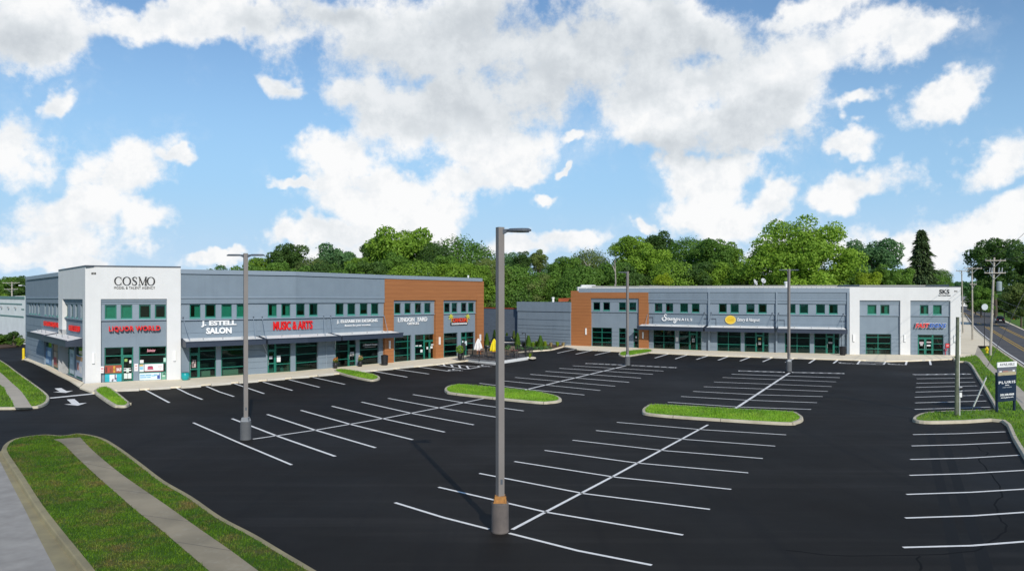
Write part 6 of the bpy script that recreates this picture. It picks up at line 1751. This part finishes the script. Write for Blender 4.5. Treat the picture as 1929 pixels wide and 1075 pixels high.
for y, e, l in ((575,(2100,612),'upper communication cable sagging from the nearest tall pole'),(590,(2100,640),'middle communication cable sagging from the nearest tall pole'),(600,(2100,690),'lowest communication cable sagging from the nearest tall pole')):
    d0 = pAo.y-.2; wire(S(1867.5, y-20, d0), S(e[0], e[1]-20, 45), .8, l, .02)
wire(tE[3], tD[0], 1.6, 'long thin wire in front of the largest tree, running behind the shop roof')
wire(tE[0], S(1150, 530, 140), 1.6, 'long thin wire across the tree line behind the brown panelled end'); wire(tE[1], S(900, 552, 150), 2.5, 'lower thin wire across the tree line between the buildings')
# guy wires
wire(S(1860, 690, 62), S(1935, 540, 62), 0, 'pale guy wire slanting up beside the nearest tall pole', .02, 'guy_wire')
t = tag(empty('guy_guard'), 'white slanted guy wire guard on the lawn between pole and property sign', 'guy wire')
mb = MB(); q0, q1 = G(1829, 776.5, .15), S(1857.5, 711, G(1829,776.5).y-2.0); mb.tube([q0.lerp(q1,.18), q1], .045, 6); mb.build('guard', M['white_metal'], t)
mb = MB(); mb.tube([q0, q1+(q1-q0)*.05], .014, 5); mb.build('wire', M['steel'], t)
# satellite dishes
M['dish'] = mat('weathered_dish', (.55,.56,.57), .6)
def dish(px, y0, y1, w, rz, label):
    Y = 112; x = (px-CX)/F*Y; z0 = EYE-(y1-HZ)*Y/F; z1 = EYE-(y0-HZ)*Y/F; r = (z1-z0)/2
    t = tag(empty('satellite_dish', (x, Y, 0)), label, 'satellite dish', 'satellite dishes on the shop roof')
    mb = MB(); n = 18; c = Vector((0,0,(z0+z1)/2)); ax = Vector((math.cos(R(rz)), -math.sin(R(rz)), .45)).normalized()
    u = ax.cross(Vector((0,0,1))).normalized(); v = u.cross(ax); rings = []
    for k in range(5):
        q = k/4; rings.append([c+ax*(q*q*.32*r)+(u*math.cos(6.2832*j/n)+v*math.sin(6.2832*j/n))*r*max(q,.02) for j in range(n)])
    for a, b in zip(rings, rings[1:]):
        for j in range(n): mb.poly([a[j],a[(j+1)%n],b[(j+1)%n],b[j]])
    d = mb.build('reflector', M['dish'], t); d.modifiers.new('thick','SOLIDIFY').thickness = .03
    mb = MB(); mb.tube([Vector((0,.1,7.2)), c-ax*.05], .06, 6); mb.build('mast', M['steel'], t)
    mb = MB(); mb.tube([c+v*r*-.9, c+ax*r*.9], .025, 5); mb.tube([c+ax*r*.85, c+ax*r*1.0], .08, 8); mb.build('feed_arm', M['steel'], t)
dish(1422, 526, 538, 1, 40, 'white roof dish facing sideways next to the pole behind the shop roof'); dish(1437.5, 524, 534, 1, 70, 'white roof dish facing the lot next to the pole behind the shop roof')
# street light by the warehouse
p = Vector(((49-CX)/F*150, 150, 0)); h_ = EYE-(538-HZ)*150/F
t = tag(empty('street_light', p), 'arched pale street light over the warehouse roof', 'street lamp')
mb = MB(); mb.tube([(0,0,0),(0,0,h_-.3),(-.25,0,h_)], [.1,.07,.05], 8); mb.tube([(-.25,0,h_),(-.8,0,h_+.1)], .045, 6); mb.build('pole', M['steel'], t)
mb = MB(); mb.box(-1.35,-.75,-.15,.15,h_,h_+.14); mb.build('lamp_head', M['white_metal'], t)
# house at the end of the street
t = tag(empty('distant_house', Vector(((1823-CX)/F*430, 430, 0))), 'small pale house at the far end of the side street', 'house')
mb = MB(); mb.box(-5,6,0,8,0,3.2); mb.build('wall', M['stucco_white'], t)
mb = MB(); mb.poly([(-5.5,-.5,3.2),(6.5,-.5,3.2),(6.5,4,5.4),(-5.5,4,5.4)]); mb.poly([(-5.5,8.5,3.2),(6.5,8.5,3.2),(6.5,4,5.4),(-5.5,4,5.4)]); mb.build('roof', fc(.2,.2,.22), t)
mb = MB()
for x in (-3.5,-.5,3): mb.box(x,x+1.2,-.03,.05,1,2.2)
mb.build('window', M['car_glass'], t)
t = tag(empty('traffic_cone', G(1909, 601)), 'orange cone on the lawn across the side street', 'traffic cone')
mb = MB(); mb.lathe([(.5,0),(.5,.06),(.32,.08),(.08,1.3)], n=14); mb.build('cone', fc(.65,.16,.06), t)
# ================================================================ trees
def crown_mesh(name, seed, kind, leaves, size):
    """unit crown: radius about 1, from z=0 to z=2"""
    rng = np.random.default_rng(seed)
    C, Rr = [], []
    if kind == 'round': N, r0, r1 = 60, .20, .34
    elif kind == 'loose': N, r0, r1 = 52, .16, .28
    elif kind == 'tall': N, r0, r1 = 52, .18, .32
    elif kind == 'big': N, r0, r1 = 190, .15, .25
    else: N, r0, r1 = 30, .2, .34
    ga = math.pi*(3-math.sqrt(5)); ph = rng.uniform(0,6.28,6)
    shell = int(N*.72)
    for k in range(N):
        if k < shell:                                   # an even but lumpy shell of leaf clumps
            zz = 1-2*(k+.5)/shell; a = k*ga
            d = np.array([math.sqrt(1-zz*zz)*math.cos(a), math.sqrt(1-zz*zz)*math.sin(a), zz]) + rng.normal(0,.10,3); d /= np.linalg.norm(d)
            lump = .12*math.sin(2*a+ph[0]+2*zz)+.10*math.sin(3*a+ph[1]-3*zz)+.08*math.sin(5*zz+ph[2])
            q = .84+lump+rng.normal(0,.05)
            if rng.uniform() < {'loose': .14, 'big': .05}.get(kind, .03): continue
        else:
            d = rng.normal(size=3); d /= np.linalg.norm(d); q = rng.uniform(.2,.7)
        p = d*q
        if kind == 'tall': p[:2] *= .85
        if p[2] < -.45: p[:2] *= .88
        C.append([p[0], p[1], 1+p[2]]); Rr.append(rng.uniform(r0,r1)*(1.1-.2*q))
    # clumps hang together: keep the connected body only
    A = np.array(C); q = np.array(Rr); D = np.linalg.norm(A[:,None]-A[None],axis=2); near = D < .82*(q[:,None]+q[None])
    seen = {len(C)-1}; todo = [len(C)-1]
    while todo:
        for m in np.nonzero(near[todo.pop()])[0]:
            if m not in seen: seen.add(int(m)); todo.append(int(m))
    C = [C[k] for k in sorted(seen)]; Rr = [Rr[k] for k in sorted(seen)]
    N = len(C)
    C = np.array(C); Rr = np.array(Rr)
    lo = (C-Rr[:,None]*[1,1,.8]).min(0); hi = (C+Rr[:,None]*[1,1,.8]).max(0)      # fill the unit frame again
    k3 = np.array([2.0,2.0,2.0])/(hi-lo); C = (C-lo)*k3 - np.array([1,1,0]); Rr = Rr*k3.mean()
    wts = Rr**2; wts /= wts.sum()
    idx = rng.choice(N, leaves, p=wts)
    d = rng.normal(size=(leaves,3)); d[:,2] += .25; d /= np.linalg.norm(d,axis=1)[:,None]
    q = rng.uniform(.55,1.0,leaves)**.6*(1+rng.normal(0,.08,leaves))
    P = C[idx] + d*(Rr[idx]*q)[:,None]*np.array([1.08,1.08,.82])
    nrm = d + rng.normal(0,.55,(leaves,3)); nrm /= np.linalg.norm(nrm,axis=1)[:,None]
    a = np.cross(nrm, rng.normal(size=(leaves,3))); a /= np.linalg.norm(a,axis=1)[:,None]
    b = np.cross(nrm, a)
    s = size*rng.uniform(.6,1.35,leaves)
    V = np.empty((leaves,4,3))
    V[:,0] = P - a*s[:,None]; V[:,1] = P - b*(s*.55)[:,None] + nrm*(s*.18)[:,None]; V[:,2] = P + a*s[:,None]; V[:,3] = P + b*(s*.55)[:,None] + nrm*(s*.18)[:,None]
    return quads(name, V), C
def quads(name, V):
    n = len(V); me = bpy.data.meshes.new(name)
    me.vertices.add(4*n); me.vertices.foreach_set('co', V.reshape(-1).astype(np.float32))
    me.loops.add(4*n); me.loops.foreach_set('vertex_index', np.arange(4*n, dtype=np.int32))
    me.polygons.add(n); me.polygons.foreach_set('loop_start', np.arange(0,4*n,4,dtype=np.int32))
    me.update(calc_edges=True); me.validate()
    me.materials.append(LEAF['mid'])
    return me
def spruce_mesh(name, seed, leaves=9000):
    rng = np.random.default_rng(seed); V = np.empty((leaves,4,3))
    k = 0
    tiers = 26
    while k < leaves:
        z = rng.uniform(0,1)**1.25; tier = int(z*tiers); ph = (z*tiers) % 1
        az = rng.uniform(0,6.283); lob = .55+.55*abs(math.sin(az*1.5+tier*2.3+seed))*(.7+.5*math.sin(tier*3.1+az))
        rmax = (1-z)**.85*lob*(1.02-.45*ph)+.03
        q = rmax*rng.uniform(.25,1)**.5
        p = np.array([q*math.cos(az), q*math.sin(az), z*2-.14*q])
        o = np.array([math.cos(az), math.sin(az), -.35+rng.normal(0,.2)]); s = np.array([-math.sin(az), math.cos(az), rng.normal(0,.3)])
        L = .075*rng.uniform(.6,1.3); w = L*.45
        V[k] = [p-s*w, p+o*L*.1-[0,0,.01], p+s*w, p+o*L*1.6]; k += 1
    return quads(name, V)
CR = {}; WK = {'spruce': 1.0, 'big': 1.0, 0: 1.12, 1: 1.12, 5: 1.12, 2: 1.2, 3: 1.2, 4: 1.2}
for i, (k, n, s) in enumerate((('round',15000,.044),('round',15000,.043),('loose',11000,.040),('loose',10000,.038),('tall',12000,.044),('round',14000,.047))):
    CR[i], _c = crown_mesh('crown', 21+i, k, n, s); CR[(i,'c')] = _c
CR['big'], CR[('big','c')] = crown_mesh('crown', 77, 'big', 42000, .024)
CR['spruce'] = spruce_mesh('crown', 5)
SM, _ = crown_mesh('crown', 51, 'round', 2200, .10); CR['small'] = SM
SM2, _ = crown_mesh('crown', 52, 'loose', 2000, .10); CR['small2'] = SM2
def trunk_mesh(h, r, C=None, sc=(1,1,1), lift=0, seed=0):
    rng = np.random.default_rng(seed); mb = MB()
    mb.tube([(0,0,-.3),(rng.normal(0,.1),rng.normal(0,.1),h*.5),(rng.normal(0,.25),rng.normal(0,.25),h)], [r*1.25,r*.85,r*.35], 8)
    if C is not None:
        for c in C[rng.choice(len(C), min(len(C),14), replace=False)]:
            e = Vector((c[0]*sc[0], c[1]*sc[1], lift+c[2]*sc[2])); z0 = h*rng.uniform(.35,.75)
            m = Vector((e.x*.45, e.y*.45, z0+(e.z-z0)*.6))
            mb.tube([(0,0,z0), m, e], [r*.45, r*.28, r*.1], 5)
    return mb
def tree(px, ytop, wpx, Y, tone, kind, label, group=None, low=.18, name='tree', bark='bark', cat='tree', squash=1.0, ybot=None):
    x = (px-CX)/F*Y; H_ = EYE-(ytop-HZ)*Y/F; rad = wpx/2*Y/F
    t = tag(empty(name, (x, Y, 0)), label, cat, group)
    z0 = max(H_*low, H_-2.5*rad*(2.2 if kind == 'spruce' else 1.0)) if ybot is None else EYE-(ybot-HZ)*Y/F
    me = CR[kind]; seed = int(px*7+ytop)
    rz = (seed*37 % 628)/100
    o = bpy.data.objects.new('crown', me); COL.objects.link(o); o.parent = t
    o.location = (0,0,z0); f = 1.0 if kind == 'spruce' else 1.08
    o.scale = (rad*WK.get(kind,1.3)*f, rad*WK.get(kind,1.3)*f*squash, (H_-z0)/2/ (1.0 if kind == 'spruce' else 1.04)); o.rotation_euler = (0,0,rz)
    o.material_slots[0].link = 'OBJECT'; o.material_slots[0].material = LEAF[tone]
    C = CR.get((kind,'c'))
    if C is not None:
        c, s = math.cos(rz), math.sin(rz); C = np.stack([C[:,0]*c-C[:,1]*s, C[:,0]*s+C[:,1]*c, C[:,2]],1)
    th = z0+(H_-z0)*(.9 if kind == 'spruce' else .62)
    trunk_mesh(th, max(.16, H_*.018), C, (rad*.95,rad*.95,(H_-z0)/2), z0, seed).build('trunk', M[bark], t)
    return t
tw_ = 'woodland trees behind the shops'
T = [
 (410,495,66,190,'blue',5,'low flat light green treetop showing alone over the long gray roof'),
 (492,481,74,150,'bright',1,'bright green tree behind the two headed lamp post'),
 (546,454,72,146,'dark',0,'dark round crowned tree between the bright tree and the blue green one'),
 (592,486,64,140,'olive',2,'hazy olive mixed tree low beside the dark round one'),
 (636,452,86,152,'blue',5,'blue green spreading tree left of the tallest woodland crown'.replace('left of','next before')),
 (676,482,54,136,'bright',1,'low bright yellowish green tree in front of the blue green one'),
 (702,447,52,150,'dark',4,'narrow dark tree tucked against the tallest woodland crown'),
 (760,420,118,143,'bright',0,'tallest bright green woodland tree behind the corner building'),
 (742,470,60,132,'mid',5,'mid green tree filling the foot of the tallest woodland crown'),
 (816,457,60,140,'dark',2,'dark vine draped tree just past the tallest woodland crown'),
 (876,439,104,146,'mid',3,'wide willowy green tree over the brown panelled end of the corner building'),
 (842,478,60,130,'mid',1,'lower rounded tree below the willowy green one'),
 (921,486,46,136,'olive',2,'olive green tree just before the nearest lamp post'),
 (958,474,44,170,'blue',4,'narrow bluish pine like tree right behind the nearest lamp post'.replace('right behind','peeping behind')),
 (985,472,34,142,'dark',4,'slender vine covered snag just past the nearest lamp post'),
 (1014,469,34,142,'olive',4,'second slender vine covered tree past the nearest lamp post'),
 (1034,500,44,150,'mid',2,'low loose tree between the vine covered pair and the rounded dark tree'),
 (1066,479,62,138,'mid',0,'rounded deep green tree over the low gray wing'),
 (1108,466,66,146,'olive',3,'sparse olive tree with bare limbs over the brown panelled roof'),
 (1188,441,74,142,'bright',1,'full bright tree beside the bare white limbs'),
 (1241,431,66,156,'dark',5,'dark high crown at the peak of the middle woodland'),
 (1226,462,84,138,'bright',0,'broad bright tree below the dark high crown'),
 (1296,448,66,148,'mid',2,'loose mid green tree after the dark high crown'),
 (1340,446,74,140,'mid',1,'dense rounded tree over the yellow cafe disc'),
 (1376,452,56,146,'bright',5,'lighter tree at the end of the middle woodland'),
 (1404,494,46,152,'blue',2,'low pale tree in the gap before the largest tree'),
 (1249,511,34,122,'yellow',5,'small glowing yellow green tree right above the nail salon roof'.replace('right above','just above')),
 (1512,396,216,120,'bright','big','largest tree, a huge spreading crown behind the farther shops'),
 (1646,444,88,150,'blue',0,'feathery blue green tree between the largest tree and the spruce'),
 (1636,509,64,112,'yellow',1,'yellow green bushy tree just over the white framed end'),
 (1668,494,50,122,'mid',5,'pale green bushy tree below the feathery blue green one'),
 (1700,502,58,116,'mid',1,'mid green bushy tree at the foot of the spruce'),
 (1771,507,36,140,'mid',2,'small leafy tree just past the spruce'),
 (1876,443,88,235,'dark',0,'big dark tree across the side street behind the tall pole'),
 (1932,456,84,172,'dark',1,'dark reddish green tree at the far edge across the side street'),
 (1924,522,70,168,'olive',5,'lower olive tree in front of the dark trees across the side street'),
 (1848,534,46,230,'mid',5,'mid green tree at the bend of the side street'),
 (1838,552,30,260,'dark',1,'dark roadside tree beside the distant teal car'),
 (1892,552,60,238,'dark',5,'shaded low tree behind the dark sport utility car'),
]
for px, yt, w, Y, tone, kind, l in T:
    tree(px, yt, w, Y, tone, kind, l, tw_ if px < 1420 else None, low=.10 if Y < 135 else .14, squash=.9)
tree(1736, 433, 118, 122, 'needle', 'spruce', 'tall dark pointed spruce between the shops and the side street', low=.06, name='spruce', cat='spruce')
# far-left wood beyond the warehouse
for px, yt, w, k, tone, l in ((2,524,40,0,'dark','dark tree beyond the warehouse at its far end'),(20,519,36,1,'mid','green tree beyond the warehouse behind the pale pole'),(37,516,40,5,'dark','dark tree beyond the warehouse beside the arched street light'),(14,545,34,1,'bright','bright low bush just over the warehouse roof'),(-24,520,60,0,'mid','broad tree beyond the hidden end of the warehouse')):
    tree(px, yt, w, 178, tone, k, l, 'trees beyond the white warehouse', low=.1)
# understory filling the foot of the woodland
US = [(470,505),(522,500),(570,505),(612,502),(655,500),(700,498),(735,505),(790,500),(860,498),(895,505),(940,512),(970,508),(1000,520),(1030,518),(1060,522),(1090,512),(1125,505),(1160,500),(1195,505),(1270,500),(1310,498),(1350,500),(1385,505),(1415,520),(1470,528),(1560,525),(1600,515),(1730,515),(935,540),(958,548),(918,552),(985,545),(1010,540),(1045,535),(1075,530),(945,566),(965,562),(1440,530)]
tones = ['mid','bright','dark','mid','olive','bright','mid']
for i, (px, yt) in enumerate(US):
    edge = 905 < px < 1080
    tree(px, yt-10, 74, 126 if not edge else 131, tones[(i*3+i//4) % 7], (0,1,5,2)[i % 4], 'low leafy understory tree in the gap between the two shop buildings' if edge else 'low leafy understory tree at the foot of the woodland behind the shop roofs',
         'understory trees between the buildings' if edge else 'understory trees behind the roofs', low=.02, name='understory_tree')
# bare pale limbs
def snag(px, y0, y1, Y, pts, label):
    t = tag(empty('bare_tree', Vector(((px-CX)/F*Y, Y, 0))), label, 'bare tree')
    q = lambda x, y: Vector(((x-px)/F*Y, 0, EYE-(y-HZ)*Y/F))
    mb = MB(); mb.tube([Vector((0,0,0)), q(px, y0)], [.22,.15], 7); mb.build('trunk', M['pale_bark'], t)
    for p in pts:
        mb = MB(); mb.tube([q(x, y) for x, y in p], [.11-.06*k/len(p) for k in range(len(p))], 6); mb.build('limb', M['pale_bark'], t)
snag(1159, 535, 490, 119, [[(1160,535),(1159,508),(1158,490)],[(1159,512),(1154,500)]], 'bare pale trunk just above the roof of the brown panelled end')
snag(1110, 515, 492, 127, [[(1108,515),(1106,500),(1100,492)],[(1107,505),(1112,496)]], 'short bare forked trunk among the sparse olive leaves')
# bushes by the warehouse
for px, py, yt, w, tone, l in ((14,650,628,30,'mid','rounded green bush in front of the warehouse wall'),(27,652,622,20,'dark','taller dark bush in front of the warehouse wall'),(-10,650,626,40,'dark','wide dark bush at the warehouse wall toward its hidden end'),(37,652,634,14,'bright','small bright bush next to the yellow bollard')):
    p = G(px, py); tree(px, yt, w, p.y, tone, 'small', l, 'bushes by the warehouse', low=.02, name='bush', cat='bush')
mb = MB(); bd = [G(x, y) for x, y in ((-40,655),(0,656.5),(30,653.5),(42,650),(30,647.5),(-40,646))]; mb.prism([(p.x,p.y) for p in ccw(bd)], 0, .14); struct(mb.build('warehouse_bed', M['mulch']))
# distant wood along the horizon: one mass nobody could count
rng = np.random.default_rng(9); V = []
def mass(x0, x1, Y, yt0, yt1, n, s):
    px = rng.uniform(x0, x1, n); prof = yt0+(yt1-yt0)*(px-x0)/(x1-x0) + 3.0*np.sin(px*.21)+2*np.sin(px*.067+1)
    h = EYE-(prof-HZ)*Y/F
    z = h*rng.uniform(0,1,n)**.6; P = np.stack([(px-CX)/F*Y, Y+rng.uniform(-12,12,n), z],1)
    d = rng.normal(size=(n,3)); d /= np.linalg.norm(d,axis=1)[:,None]; a = np.cross(d, rng.normal(size=(n,3))); a /= np.linalg.norm(a,axis=1)[:,None]; b = np.cross(d,a)
    q = np.empty((n,4,3)); q[:,0] = P-a*s; q[:,1] = P-b*s*.7; q[:,2] = P+a*s; q[:,3] = P+b*s*.7; V.append(q)
mass(1790, 1870, 560, 533, 538, 5000, 1.5); mass(-200, 60, 400, 532, 530, 3000, 1.6); mass(1860, 2300, 300, 548, 540, 4000, 1.2)
me = quads('distant_woods', np.concatenate(V)); me.materials.clear(); me.materials.append(LEAF['blue'])
o = bpy.data.objects.new('distant_woods', me); COL.objects.link(o); struct(o, 'stuff')
bpy.context.view_layer.update()
